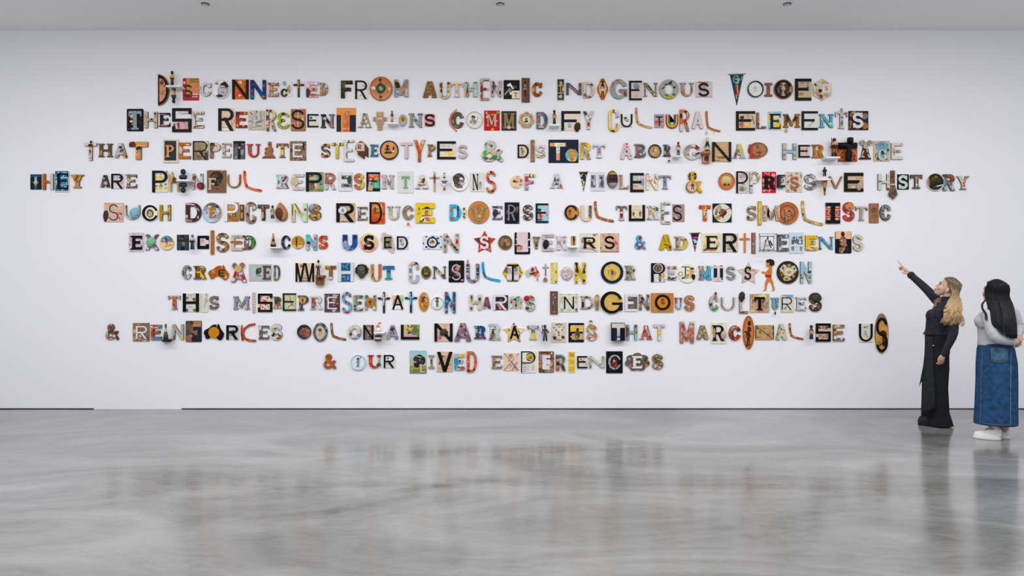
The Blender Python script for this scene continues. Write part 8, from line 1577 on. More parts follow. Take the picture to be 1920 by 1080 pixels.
rect|718 170 943 445|p:dba|e770,235,50,40,654;e830,230,50,30,876;e880,230,50,50,654;l830,250,130,6,10,432;l830,370,150,10,20,765;l780,360,60,8,-50,654;l830,380,60,8,-60,654;l880,370,60,8,-50,543;l800,390,50,6,30,543;e880,350,50,30,987|Sq718,170,943,445,112|tan drawing panel with a thick squared black S
Em|980 192 1150 432|b:543,a74,766|e1020,220,60,40,bb8;e1010,235,30,30,da3;e1060,210,40,50,cc9;e1080,230,40,30,ca5;e1130,235,40,30,a94;e1020,300,60,70,b75;e1010,300,40,40,c96;e1080,310,60,40,975;e1000,270,30,30,322;e1010,385,50,50,ddc;e1060,400,40,40,37a;e1105,400,40,40,cde;e1135,410,30,40,644;e1050,330,40,30,643;e1030,350,24,30,a64||brown comic collage letter E with gold top and blue base
#US 9
rect|1367 175 1572 453|p:ddc|e1460,240,60,50,786;e1455,250,50,40,dcb;e1460,310,50,80,abb;e1440,340,20,60,cba;e1475,340,24,60,a98;l1490,215,60,6,-10,a77;e1470,370,60,30,ccb;e1450,228,40,20,575;e1490,370,14,40,876|Um1367,175,1572,443,112|white card with a small child drawing and thick black U
oval|1608 22 1808 618|w:976,865|s1708,360,186,440,d95;s1708,380,180,460,c94;e1708,60,110,80,876;l1725,270,60,4,-20,a74;o1715,210,60,40,b84;e1720,245,130,60,d95;e1770,270,60,110,d95;e1650,330,60,90,d95;;e1715,510,70,80,c85;h1725,350,110,150,321;e1690,370,50,30,d95;e1710,460,70,60,b85;e1740,470,60,90,211;e1670,460,50,70,a73;e1700,400,40,20,d95;l1690,490,60,14,-40,211|Sh1622,85,1800,600,112|tall oval wooden board of a black S shape forming final S
@595 645 8
#& 10
&h|92 150 273 370|b:432,a63,c52|e175,165,50,24,b63;e210,180,30,30,d53;e130,210,30,40,c63;e180,235,30,24,d43;e105,310,24,60,c63;e180,270,30,30,d53;e130,350,30,24,d42;e190,350,30,24,c42;e235,285,24,30,d53;e235,350,24,24,d43;e215,320,30,40,c66;e165,200,16,40,322;e150,260,30,30,a82||dark ampersand with bright orange red spots
#OUR 10
dish|500 162 727 390|p:cde|e612,275,170,170,dee;e610,230,44,44,333;m610,290,50,130,888;e635,280,16,60,ccd;e645,205,20,24,433;e600,270,30,40,887;l590,335,30,6,-40,777;e600,330,20,40,877||pale blue white plate with a tiny black haired child
Us|753 168 957 363|b:c32,d42,b31|e800,180,60,14,422;e800,260,30,60,d64;e925,240,24,80,cba;e935,180,50,20,633;e930,210,20,20,c54;e800,330,50,40,d43;e840,355,50,16,d42;e830,210,20,60,a32;e915,260,24,20,a53|disc885,290,955,332,263|bright red serif letter U with small green ball
rect|995 163 1168 358|p:ddd|e1062,218,44,34,777;e1060,215,24,20,555;e1070,300,60,40,cba;e1090,315,40,20,caa;l1050,285,50,5,30,aaa;r1100,230,60,30,eee|Rm995,163,1165,358,112|white card with faint sketches and a slim black R
#LIVED 10
rect|1385 97 1638 440|p:acd|r1512,200,252,200,acc;r1512,260,252,100,aba;r1512,360,252,80,a95;r1512,410,252,60,785;e1520,230,150,140,222;e1585,250,70,120,222;e1490,300,90,120,222;e1500,240,80,60,433;e1470,270,50,30,a88;e1460,225,50,30,443;l1515,190,110,14,15,aaa;e1540,240,24,40,777;e1575,265,20,50,653;l1420,390,60,6,80,cb5;l1450,410,50,6,-80,565;l1600,390,60,6,80,464;l1550,380,50,6,-75,cb5;l1490,400,50,6,80,464;e1500,215,40,12,221;e1500,260,30,20,222|Lb1532,303,1617,427,b/ec9/dcb/d86|painting of a dark bearded head on grass with yellow L
Is|1665 167 1757 365|p:aab|r1710,270,30,150,888;r1710,210,24,40,b94;r1708,320,22,30,c93;e1710,250,24,30,433;e1710,280,24,30,833;e1695,270,12,60,bbb;r1710,352,80,16,999;r1710,180,80,14,99a||silver grey serif letter I with gold insets
@750 645 8
rect|553 115 787 420|p:dba|e640,190,50,50,a75;e640,185,24,30,743;t680,230,60,120,ca8;e590,290,30,50,665;e745,310,40,40,a95;t610,380,70,50,ca9;t730,380,60,50,ca9;e680,160,60,30,ecb;e690,270,30,40,cba;r780,270,12,290,ca8;r560,270,10,290,dcb|Vh558,118,785,418,112|cream newspaper page with bold black V
Eh|812 150 968 387|p:5ac|r860,178,94,60,bbb;r935,178,70,60,ec3;l940,175,30,8,60,543;r840,255,60,80,28b;e860,240,80,50,38b;r920,260,28,40,ec3;e900,255,30,40,247;e855,345,60,60,222;e850,335,40,30,aaa;e860,365,60,30,59c;e920,355,50,40,c53;r945,370,40,40,d62;e870,378,70,14,ddd;e940,345,30,24,333||blue yellow and grey comic print letter E
Dm|1003 113 1153 422|b:d53,e64,c42|e1070,135,70,30,895;e1125,170,40,60,784;e1085,135,24,20,b54;e1025,200,20,60,a42;e1120,265,40,20,732;e1025,265,30,30,f86;e1025,330,40,24,a41;e1030,400,50,40,655;e1115,385,40,30,211;e1130,320,30,50,f75;e1040,295,30,14,722;e1015,150,24,60,f64;e1020,400,30,30,422;e1130,230,24,24,e86||tall bright orange letter D with green and black fruit print
#EXPERIENCES 10
Es|1372 177 1530 367|b:853,976,864|e1415,240,40,50,a98;e1415,300,40,60,764;e1430,350,50,24,aa8;e1500,350,40,24,975;e1400,190,40,24,a75;e1440,265,40,30,754;e1500,200,30,30,a86||small rust brown weathered serif letter E
@900 645 8
rect|358 135 583 400|p:ecb|o462,185,64,74,765;e462,180,40,40,987;l440,185,40,5,0,654;l471,268,340,7,49,321;l471,268,340,7,-49,321;l430,250,50,6,30,654;e465,310,50,60,bbb;l455,320,70,5,60,777;e520,190,60,60,ecb;e440,350,40,30,cba|Xm472,272,565,390,b/643/977/754|peach card with thin black cross and brown X
rnd|615 107 843 432|p:e8e4dc|e755,195,130,130,112;e755,195,110,106,db3;e755,195,70,56,987;e750,210,50,30,555;e740,190,20,30,c94;e668,305,40,16,b86;e670,345,44,16,a77;e670,380,44,16,b86;e670,410,40,12,a65;r720,350,50,100,dcd;t795,350,40,90,ddc|Pl615,110,832,430,113|white rounded card with a yellow round badge and black P
rnd|880 110 1110 430|b:643,b85,333,a76|r965,130,130,30,543;r920,200,60,100,876;r920,200,36,70,988;r905,330,50,60,b74;r920,390,80,50,543;r1000,400,90,40,ba8;r1000,400,60,14,433;r1080,390,50,70,a75;e1075,145,50,60,654;e1075,140,24,30,ddc;r1085,250,50,50,a64;r1060,300,60,60,c96;r900,270,40,30,c84;r995,272,120,215,dde;r1050,222,110,20,433;e1020,312,60,24,c97;r1090,205,30,30,753;r960,410,20,40,222;r1050,350,10,20,543|x|dark brown collage card with white rectangle E shape
Rh|1138 160 1293 400|b:a76,754,c97|l1220,175,140,24,5,4bd;l1280,210,60,20,70,4bd;l1255,290,120,20,-62,4bd;e1160,200,40,50,543;e1170,240,50,40,c98;e1215,270,50,50,ca8;e1170,300,40,50,321;e1165,380,40,40,864;e1270,370,50,50,543;e1215,210,50,20,755;e1160,340,30,40,ba8;e1200,180,40,16,543;e1240,340,30,40,321||brown and peach photo letter R with a turquoise outline
rect|1325 115 1425 427|p:ddc|r1375,165,92,84,eb3;r1375,268,92,90,eb3;r1375,370,92,86,eb3;l1365,160,50,14,60,765;l1395,165,50,12,-70,765;l1370,260,60,8,40,aa9;l1390,270,60,8,-40,998;l1370,380,60,8,-20,aa8;l1360,395,40,6,20,ba8||tall yellow bird print panel forming I
rect|1457 180 1610 363|p:ddc|e1515,230,30,40,a76;e1580,275,40,40,aaa;l1570,260,50,6,50,888;e1590,310,30,14,987;e1545,255,20,20,444;e1560,220,40,20,cba|Em1457,180,1610,363,112|cream bird sketch card with black E
Nm|1635 185 1868 358|b:bbb,dcc,555|l1655,230,60,6,40,333;l1655,270,70,6,-40,555;l1655,310,60,6,30,333;e1660,340,30,30,444;l1755,270,190,30,36,cca;e1800,310,20,20,333;e1750,255,50,30,cc9;e1845,230,30,60,aa9;l1840,210,40,6,50,444;e1840,270,24,40,bb9;e1845,320,40,40,ccc;e1720,230,30,20,dda||pale grey letter N with black scribble left leg
@1050 645 8
rect|693 110 940 438|p:111|e820,280,90,150,632;e810,270,50,70,953;e815,250,30,30,dba;e845,330,60,50,843;e750,385,20,40,532;e830,230,30,30,211;e810,300,40,16,421|Cm725,160,915,385,b/247/ddd/358/dba|black poster tile with blue and white C
stat flower|970 130 1352 408|b:543,876,333,ba8|e1140,155,80,40,666;e1010,280,60,60,665;e1300,270,60,90,765;e1050,330,50,60,a76;e1170,390,60,30,777;e1320,300,40,60,443;e1040,220,50,40,998;e1260,200,50,50,666;e1300,320,50,40,b74;e1000,240,30,30,333;e1280,240,24,60,222;e1030,340,30,20,b64;e1260,340,50,40,654;e1140,140,30,14,a75|Eb1078,180,1232,368,e4e4e8|scalloped flower shaped dark collage plaque with a white E
Sh|1380 152 1550 380|b:654,b85,443,776|e1440,180,60,30,998;e1490,165,60,20,ba6;l1460,240,90,8,60,cb6;l1480,260,90,10,50,332;l1440,230,80,10,70,222;e1510,300,50,30,c94;e1430,330,50,50,cba;e1490,350,60,30,bbb;l1480,340,60,6,-40,333;e1530,205,30,30,654;e1400,320,40,30,a97;l1520,330,50,6,50,222;e1530,270,24,30,776||dark olive and gold striped letter S
"""
build_wall(DATA)

# ------------------------------------------------------------------ ceiling fittings
fit_shade = simple('fitting_dark_side', (0.10, 0.10, 0.105), 0.6)  # shade on the disc's side, painted in as dark grey
fit_face = simple('fitting_pale_cover', (0.62, 0.63, 0.64), 0.8)
zc = CEIL
for px, py, lab in ((385, 7, 'small round ceiling fitting above the start of the word DISCONNECTED'),
     (938, 7, 'small round ceiling fitting above the word AUTHENTIC, between the other two'),
     (1476, 7, 'small round ceiling fitting above the word VOICES')):
 dz = (CEIL - CAM_H) / ((540.0 - py) / F_PX)
 x = (px - 960) / F_PX * dz
 r = .046
 V, Fc = [], []
 n = 32
 for rr_, z in ((r, 0.0), (r, -.011), (r * .8, -.013)):
  for i in range(n): V.append((rr_ * math.cos(2 * math.pi * i / n), rr_ * math.sin(2 * math.pi * i / n), z))
 for j in range(2):
  for i in range(n): Fc.append((j * n + i, j * n + (i + 1) % n, (j + 1) * n + (i + 1) % n, (j + 1) * n + i))
 o = link_mesh('ceiling_fitting', V, Fc, [fit_shade], loc=(x, -D + dz, zc))
 tag(o, lab, 'fitting', 'round fittings on the ceiling')
 link_mesh('cover', [(r * .8 * math.cos(2 * math.pi * i / n), r * .8 * math.sin(2 * math.pi * i / n), -.0135) for i in range(n)], [tuple(range(n))[::-1]], [fit_face], parent=o)

# ------------------------------------------------------------------ people
class Blob:
 def __init__(s): s.v = []; s.f = []
 def add(s, V, F_):
  o = len(s.v); s.v += [tuple(p) for p in V]; s.f += [tuple(o + i for i in q) for q in F_]
 def ball(s, c, r, rot=None, n=20):
  if not isinstance(r, (tuple, list)): r = (r, r, r)
  V, F_ = [], []
  M = rot or Matrix.Identity(3)
  for i in range(n + 1):
   a = math.pi * i / n
   for j in range(n):
    b = 2 * math.pi * j / n
    V.append(Vector(c) + M @ Vector((r[0] * math.sin(a) * math.cos(b), r[1] * math.sin(a) * math.sin(b), r[2] * math.cos(a))))
  for i in range(n):
   for j in range(n): F_.append((i * n + j, i * n + (j + 1) % n, (i + 1) * n + (j + 1) % n, (i + 1) * n + j))
  s.add(V, F_)
 def limb(s, pts, rad, n=14):
  P = [Vector(p) for p in pts]
  Q, Rr = [], []
  for i in range(len(P) - 1):
   for k in range(5):
    u = k / 5; Q.append(P[i].lerp(P[i + 1], u)); Rr.append(rad[i] * (1 - u) + rad[i + 1] * u)
  Q.append(P[-1]); Rr.append(rad[-1])
  if len(P) > 2:
   for _ in range(2): Q = [Q[0]] + [(Q[i - 1] + Q[i] * 2 + Q[i + 1]) / 4 for i in range(1, len(Q) - 1)] + [Q[-1]]
  V, F_ = tube_mesh(Q, Rr, n); s.add(V, F_)
  s.ball(Q[0], Rr[0], n=12); s.ball(Q[-1], Rr[-1], n=12)
 def loft(s, rings, n=40, fold=None):
  V, F_ = [], []
  for i, (cx, cy, z, rx, ry) in enumerate(rings):
   for j in range(n):
    a = 2 * math.pi * j / n
    k = 1 + (fold(a, z) if fold else 0)
    V.append((cx + rx * k * math.cos(a), cy + ry * k * math.sin(a), z))
  for i in range(len(rings) - 1):
   for j in range(n): F_.append((i * n + j, i * n + (j + 1) % n, (i + 1) * n + (j + 1) % n, (i + 1) * n + j))
  F_ += [tuple(range(n))[::-1], tuple((len(rings) - 1) * n + j for j in range(n))]
  s.add(V, F_)
 def fuse(s, name, m, parent, voxel=.006, smooth=6):
  me = bpy.data.meshes.new(name); me.from_pydata(s.v, [], s.f); me.update()
  bm = bmesh.new(); bm.from_mesh(me); bmesh.ops.recalc_face_normals(bm, faces=bm.faces); bm.to_mesh(me); bm.free()
  o = bpy.data.objects.new(name, me); col.objects.link(o)
  md = o.modifiers.new('r', 'REMESH'); md.mode = 'VOXEL'; md.voxel_size = voxel; md.use_smooth_shade = True
  if smooth:
   md = o.modifiers.new('s', 'SMOOTH'); md.factor = .5; md.iterations = smooth
  dg = bpy.context.evaluated_depsgraph_get(); dg.update()
  new = bpy.data.meshes.new_from_object(o.evaluated_get(dg)); new.name = name
  o.modifiers.clear(); o.data = new; bpy.data.meshes.remove(me)
  new.materials.clear(); new.materials.append(m)
  new.polygons.foreach_set('use_smooth', [True] * len(new.polygons))
  if parent: o.parent = parent
  return o

def lerp_rings(r, n=6):
 out = []
 for i in range(len(r) - 1):
  for k in range(n):
   u = k / n; u = u * u * (3 - 2 * u) * .5 + u * .5
   out.append(tuple(r[i][q] * (1 - u) + r[i + 1][q] * u for q in range(5)))
 return out + [r[-1]]

skin_m = simple('skin', (0.56, 0.33, 0.245), 0.5)
skin2_m = simple('warm_skin', (0.47, 0.26, 0.18), 0.5)
def fabric(name, c, scale=350, strength=.25, var=.25, rough=.9):
 m = simple(name, c, rough); nt = m.node_tree
 b = nt.nodes['Principled BSDF']; b.inputs['Specular IOR Level'].default_value = .2
 tc = nt.nodes.new('ShaderNodeTexCoord')
 t = nt.nodes.new('ShaderNodeTexNoise'); t.inputs['Scale'].default_value = scale; t.inputs['Detail'].default_value = 3
 nt.links.new(tc.outputs['Object'], t.inputs['Vector'])
 bu = nt.nodes.new('ShaderNodeBump'); bu.inputs['Strength'].default_value = strength; bu.inputs['Distance'].default_value = .003
 nt.links.new(t.outputs['Fac'], bu.inputs['Height']); nt.links.new(bu.outputs[0], b.inputs['Normal'])
 t2 = nt.nodes.new('ShaderNodeTexNoise'); t2.inputs['Scale'].default_value = 22; t2.inputs['Detail'].default_value = 5
 nt.links.new(tc.outputs['Object'], t2.inputs['Vector'])
 r_ = nt.nodes.new('ShaderNodeValToRGB')
 r_.color_ramp.elements[0].position = .35; r_.color_ramp.elements[1].position = .68
 r_.color_ramp.elements[0].color = tuple(x * (1 - var) for x in c) + (1,); r_.color_ramp.elements[1].color = tuple(min(1, x * (1 + var)) for x in c) + (1,)
 nt.links.new(t2.outputs['Fac'], r_.inputs['Fac']); nt.links.new(r_.outputs['Color'], b.inputs['Base Color'])
 return m
def hair_mat(name, root, tip, z0, z1, rough=.38, var=.35, spec=.4):
 m = simple(name, root, rough); nt = m.node_tree; b = nt.nodes['Principled BSDF']
 tc = nt.nodes.new('ShaderNodeTexCoord'); sp = nt.nodes.new('ShaderNodeSeparateXYZ'); nt.links.new(tc.outputs['Object'], sp.inputs[0])
 mr = nt.nodes.new('ShaderNodeMapRange'); mr.inputs['From Min'].default_value = z1; mr.inputs['From Max'].default_value = z0
 nt.links.new(sp.outputs['Z'], mr.inputs['Value'])
 mp = nt.nodes.new('ShaderNodeMapping'); mp.inputs['Scale'].default_value = (1, 1, .12); nt.links.new(tc.outputs['Object'], mp.inputs['Vector'])
 t = nt.nodes.new('ShaderNodeTexNoise'); t.inputs['Scale'].default_value = 70; t.inputs['Detail'].default_value = 3; nt.links.new(mp.outputs[0], t.inputs['Vector'])
 ad = nt.nodes.new('ShaderNodeMath'); ad.operation = 'MULTIPLY_ADD'; ad.inputs[1].default_value = var * 2; nt.links.new(t.outputs['Fac'], ad.inputs[0])
 su = nt.nodes.new('ShaderNodeMath'); su.operation = 'SUBTRACT'; su.inputs[1].default_value = var; nt.links.new(mr.outputs[0], su.inputs[0]); nt.links.new(su.outputs[0], ad.inputs[2])
 b.inputs['Specular IOR Level'].default_value = spec
 r_ = nt.nodes.new('ShaderNodeValToRGB'); r_.color_ramp.elements[0].color = tuple(root) + (1,); r_.color_ramp.elements[1].color = tuple(tip) + (1,)
 nt.links.new(ad.outputs[0], r_.inputs['Fac']); nt.links.new(r_.outputs['Color'], b.inputs['Base Color'])
 return m

def frame(px, foot_py):
 """stand a figure on the floor under pixel px with its soles at foot_py; returns its empty and a pixel -> local point function"""
 z = CAM_H * F_PX / (foot_py - 540.0)
 s = z / F_PX; th = math.atan2(px - 960, F_PX)
 e = bpy.data.objects.new('person', None); col.objects.link(e)
 e.empty_display_size = .2
 e.location = ((px - 960) * s, -D + z, 0); e.rotation_euler = (0, 0, -th)
 def L(x, y, d=0.0): return Vector(((x - px) * s * math.cos(th), d, CAM_H - (y - 540) * s))
 return e, L, s * math.cos(th), s

def fingers(B, base, palm_dir, side, nrm, lens, curls, rad=.0078, spread=.02):
 for i, (ln_, cu) in enumerate(zip(lens, curls)):
  p = base + side * ((i - 1.5) * spread)
  d = palm_dir.copy(); pts = [p - d * .012]
  for k in range(3):
   pts.append(pts[-1] + d * (ln_ * (.48, .30, .24)[k]))
   d = (Matrix.Rotation(cu[k] if isinstance(cu, (tuple, list)) else cu, 3, side) @ d).normalized()
  B.limb(pts, [rad * 1.12, rad, rad * .92, rad * .75], n=8)

def make_head(B, c, yaw, tilt, k=1.0):
 M = Matrix.Rotation(yaw, 3, 'Z') @ Matrix.Rotation(tilt, 3, 'Y')
 T = lambda x, y, z: Vector(c) + M @ (Vector((x, y, z)) * k)
 B.ball(T(.012, 0, .03), (.095 * k, .074 * k, .095 * k), M)              # cranium
 B.ball(T(-.035, 0, -.02), (.058 * k, .058 * k, .085 * k), M)            # face
 B.ball(T(-.045, 0, -.078), (.042 * k, .04 * k, .034 * k), M)            # jaw
 B.ball(T(-.072, 0, -.092), (.018 * k, .022 * k, .016 * k), M, 12)       # chin
 B.limb([T(-.086, 0, .016), T(-.098, 0, -.014), T(-.107, 0, -.028)], [.0075 * k, .009 * k, .010 * k], 10)   # nose
 for sy in (-1, 1):
  B.ball(T(-.097, sy * .011, -.031), (.009 * k, .007 * k, .007 * k), M, 10)
  B.ball(T(-.062, sy * .04, -.028), (.03 * k, .022 * k, .026 * k), M, 12)     # cheek
  B.limb([T(-.086, sy * .012, .024), T(-.076, sy * .042, .026)], [.009 * k, .008 * k], 8)   # brow ridge
  B.ball(T(.012, sy * .074, -.018), (.018 * k, .008 * k, .03 * k), M, 12)    # ear
 B.ball(T(-.092, 0, -.057), (.011 * k, .021 * k, .0065 * k), M, 10)
 B.ball(T(-.09, 0, -.069), (.0105 * k, .019 * k, .007 * k), M, 10)
 return T, M

def face_parts(T, M, k, parent, lip, iris, brow, lashes=True):
 def ell_part(name, c, r, m):
  b = Blob(); b.ball(c, r, M, 12); link_mesh(name, b.v, b.f, [m], parent=parent, smooth=True)
 wm = simple('eye_white', (.55, .5, .48), .2)
 for sy in (-1, 1):
  ell_part('eye', T(-.083, sy * .031, .004), (.0085 * k, .013 * k, .006 * k), wm)
  ell_part('iris', T(-.0895, sy * .034, .0045), (.004 * k, .0075 * k, .006 * k), iris)
  b = Blob(); b.limb([T(-.091, sy * .016, .013), T(-.092, sy * .03, .0155), T(-.082, sy * .046, .012)], [.0022 * k, .0032 * k, .0022 * k], 6)
  link_mesh('eyelid', b.v, b.f, [brow], parent=parent, smooth=True)
  b = Blob(); b.limb([T(-.094, sy * .014, .03), T(-.092, sy * .032, .037), T(-.078, sy * .052, .031)], [.0035 * k, .0045 * k, .002 * k], 6)
  link_mesh('eyebrow', b.v, b.f, [brow], parent=parent, smooth=True)
 b = Blob(); b.limb([T(-.09, -.022, -.062), T(-.103, -.008, -.0565), T(-.104, 0, -.058), T(-.103, .008, -.0565), T(-.09, .022, -.062)], [.003 * k, .0055 * k, .005 * k, .0055 * k, .003 * k], 8)
 b.limb([T(-.09, -.019, -.064), T(-.1005, 0, -.069), T(-.09, .019, -.064)], [.003 * k, .0065 * k, .003 * k], 8)
 link_mesh('lips', b.v, b.f, [lip], parent=parent, smooth=True)

def strands(name, m, parent, paths, r0, r1, n=6):
 V, Fc = [], []
 for p in paths:
  k = len(p)
  rr_ = [r0 * (1 - (i / (k - 1)) ** 2) + r1 * (i / (k - 1)) ** 2 for i in range(k)]
  v, f2 = tube_mesh(p, rr_, n); o = len(V); V += v; Fc += [tuple(o + i for i in q) for q in f2]
 return link_mesh(name, V, Fc, [m], parent=parent, smooth=True)

def hair_cap(m, parent, c, M):
 """hair lying close to the scalp, from the hairline back behind the ears"""
 V, Fc, keep = [], [], []
 n = 40
 for i in range(n + 1):
  a = math.pi * i / n
  for j in range(n):
   q = 2 * math.pi * j / n
   x, y, z = .1 * math.sin(a) * math.cos(q), .081 * math.sin(a) * math.sin(q), .101 * math.cos(a)
   V.append(tuple(c + M @ Vector((x, y, z))))
   keep.append(x > (-.064 + (.075 - z) * .44 if z > -.02 else -.02 - (z + .02) * 1.2))
 for i in range(n):
  for j in range(n):
   f = (i * n + j, i * n + (j + 1) % n, (i + 1) * n + (j + 1) % n, (i + 1) * n + j)
   if all(keep[k] for k in f): Fc.append(f)
 link_mesh('scalp_hair', V, Fc, [m], parent=parent, smooth=True)

def smooth_path(pts, n=6):
 """Catmull-Rom through the points"""
 P = [pts[0] * 2 - pts[1]] + list(pts) + [pts[-1] * 2 - pts[-2]]
 out = []
 for i in range(1, len(P) - 2):
  for k in range(n):
   t = k / n
   out.append(.5 * ((2 * P[i]) + (P[i + 1] - P[i - 1]) * t + (2 * P[i - 1] - 5 * P[i] + 4 * P[i + 1] - P[i + 2]) * t * t + (3 * P[i] - P[i - 1] - 3 * P[i + 1] + P[i + 2]) * t ** 3))
 return out + [P[-2]]

def woman_pointing():
 e, L, sx, sz = frame(1756, 797)
 tag(e, 'person in navy sweater and black trousers with long blonde hair, pointing at the wall', 'person', 'visitors looking at the wall')
 navy = fabric('navy_knit', (.022, .021, .034), 420, .3); black = fabric('black_trouser_cloth', (.010, .011, .014), 300, .2); slate = fabric('charcoal_panel_cloth', (.016, .018, .023), 300, .2)
 # joints, from the photograph
 hc = L(1775.5, 540.5, 0)
 T_args = (hc, 0.0, R(27))
 B = Blob()
 T, M = make_head(B, *T_args)
 nk0, nk1 = L(1779, 549, 0), L(1777, 568, 0)
 B.limb([nk0, nk1], [.05, .055])
 shn, shf = L(1783, 577, -.155), L(1764, 571, .155)
 eln, wrn = L(1788.5, 622, -.215), L(1768.5, 661, -.235)
 elf, wrf = L(1735.5, 541, .24), L(1703.5, 512.5, .24)
 B.limb([shn, eln, wrn], [.036, .031, .022]); B.limb([shf, elf, wrf], [.042, .033, .022])
 B.loft(lerp_rings([(L(1775, 0).x, 0, L(0, 570).z, .045, .05), (L(1769, 0).x, 0, L(0, 580).z, .07, .12), (L(1763, 0).x, 0, L(0, 592).z, .10, .14), (L(1757, 0).x, 0, L(0, 622).z, .085, .115), (L(1757, 0).x, 0, L(0, 655).z, .10, .15), (L(1757, 0).x, 0, L(0, 668).z, .08, .13)]))
 for d, x0, x1 in ((-.085, 1760, 1764), (.085, 1752, 1750)):
  B.limb([L(1757, 660, d), L(x0, 726, d), L(x1, 786, d)], [.075, .052, .036])
 # hanging hand: palm then fingers, thumb in front
 pd = (L(1763.5, 675.5, -.235) - wrn).normalized()
 side = Vector((.75, .66, 0)).normalized(); side = (side - pd * side.dot(pd)).normalized()
 kn = wrn + pd * .075
 B.ball(wrn + pd * .042, (.034, .018, .05), Matrix((side, pd.cross(side), -pd)).transposed())
 fingers(B, kn, pd, side, None, (.062, .07, .066, .052), ((.35, .7, .6),) * 4)
 th = wrn + pd * .022 - side * .026
 B.limb([th, th + (pd * .8 - side * .5).normalized() * .03, th + (pd * .8 - side * .5).normalized() * .03 + pd * .03], [.0105, .0095, .0075], 8)
 # pointing hand
 pd = (L(1688.5, 498.8, .24) - wrf).normalized()
 side = Vector((.35, .9, -.3)); side = (side - pd * side.dot(pd)).normalized()
 kn = L(1689, 499, .24)
 B.ball(wrf.lerp(kn, .55), (.041, .022, .056), Matrix((side, pd.cross(side), -pd)).transposed())
 tip = L(1680.5, 487.0, .24)
 ix = kn - side * .018 + Vector((0, -.012, .012))
 B.limb([ix - (tip - ix) * .12, ix.lerp(tip, .45), tip], [.0092, .0085, .0062], 8)
 dn = (L(1676.5, 497.5, .24) - L(1688, 499.5, .24)).normalized()
 for i in range(3):
  p = kn + side * (.004 + .019 * i) - Vector((0, 0, .006 + .005 * i))
  q = p + dn * (.036 - .003 * i); r_ = q + (dn * .25 + Vector((.25, 0, -1))).normalized() * .022; t_ = r_ + Vector((.9, 0, -.25)).normalized() * .018
  B.limb([p - dn * .01, q, r_, t_], [.009, .0085, .0078, .0065], 8)
 tb = wrf.lerp(kn, .35) - side * .012 + Vector((0, -.016, -.022))
 B.limb([tb, tb + dn * .03 + Vector((0, -.006, -.004)), tb + dn * .055 + Vector((0, 0, .004))], [.0115, .0098, .0075], 8)
 body = B.fuse('body', skin_m, e, .0042, 3)
 face_parts(T, M, 1.0, e, simple('lip', (.42, .13, .12), .4), simple('iris_brown', (.05, .03, .02), .1), simple('brow_brown', (.10, .06, .035), .6))
 # earring
 b = Blob(); p = T(.012, -.086, -.052); b.limb([p, p + Vector((0, 0, -.012))], [.004, .004], 6); b.ball(p + Vector((0, 0, -.022)), .007, n=8); b.ball(p + Vector((.003, 0, -.036)), .006, n=8)
 tag(link_mesh('earring', b.v, b.f, [simple('silver', (.7, .7, .7), .2, Metallic=1.0)], parent=e, smooth=True), 'dangling silver earring')
 # sweater
 G = Blob()
 fold = lambda a, z: .012 * math.sin(3 * a + z * 30) + .008 * math.sin(z * 95 + 2 * a)
 G.loft(lerp_rings([(L(1777.5, 0).x, 0, L(0, 556).z, .062, .062), (L(1777, 0).x, 0, L(0, 566).z, .07, .075), (L(1772, 0).x, 0, L(0, 573).z, .085, .14), (L(1768, 0).x, 0, L(0, 581).z, .118, .165), (L(1763.5, 0).x, 0, L(0, 593).z, .14, .165),
      (L(1759.5, 0).x, 0, L(0, 606).z, .125, .152), (L(1756.5, 0).x, 0, L(0, 620).z, .118, .14), (L(1755, 0).x, 0, L(0, 624).z, .122, .145), (L(1754.5, 0).x, 0, L(0, 627).z, .134, .152)]), fold=fold)
 for d in (-.075, .075): G.ball(L(1747, 592, d), (.062, .065, .07))
 G.limb([shn, eln, wrn + (eln - wrn).normalized() * .006], [.062, .048, .034]); G.limb([shf, elf, wrf + (elf - wrf).normalized() * .03], [.06, .047, .038]); q = (elf - wrf).normalized(); G.limb([wrf + q * .05, wrf + q * .022], [.036, .044])
 sw = G.fuse('sweater', navy, e, .006, 4)
 # trousers, wide legs down to the floor
 G = Blob()
 G.loft(lerp_rings([(L(1756, 0).x, 0, L(0, 622).z, .118, .132), (L(1757, 0).x, 0, L(0, 640).z, .122, .155), (L(1757.5, 0).x, 0, L(0, 660).z, .125, .168), (L(1756, 0).x, 0, L(0, 676).z, .11, .15)]))
 fold = lambda a, z: .05 * math.sin(4 * a + 1) + .03 * math.sin(7 * a + z * 5)
 for d, xs in ((-.088, (1758, 1758.5, 1757, 1758.5, 1762)), (.088, (1756, 1752, 1748, 1747, 1748))):
  ys = (662, 690, 725, 770, 795.5); rx = (.112, .108, .102, .106, .13 if d < 0 else .11); ry = (.095, .1, .1, .105, .115)
  G.loft(lerp_rings([(L(x, 0).x, d, L(0, y).z, a, b_) for x, y, a, b_ in zip(xs, ys, rx, ry)]), fold=fold)
 tr = G.fuse('trousers', black, e, .007, 4)
 # long charcoal cloth panel hanging from the waistband on the near side, with a pointed hem
 def sheet(name, rows, m):
  V, Fc = [], []
  nc = len(rows[0])
  for off in (0, .006):
   for r_ in rows:
    for p in r_: V.append((p[0], p[1] + off, p[2]))
  k = len(rows) * nc
  for i in range(len(rows) - 1):
   for j in range(nc - 1):
    a = i * nc + j; Fc.append((a, a + 1, a + nc + 1, a + nc)); Fc.append((k + a, k + a + nc, k + a + nc + 1, k + a + 1))
  edge = [j for j in range(nc)] + [i * nc + nc - 1 for i in range(1, len(rows))] + [(len(rows) - 1) * nc + j for j in range(nc - 2, -1, -1)] + [i * nc for i in range(len(rows) - 2, 0, -1)]
  for i in range(len(edge)): a, b_ = edge[i], edge[(i + 1) % len(edge)]; Fc.append((a, k + a, k + b_, b_))
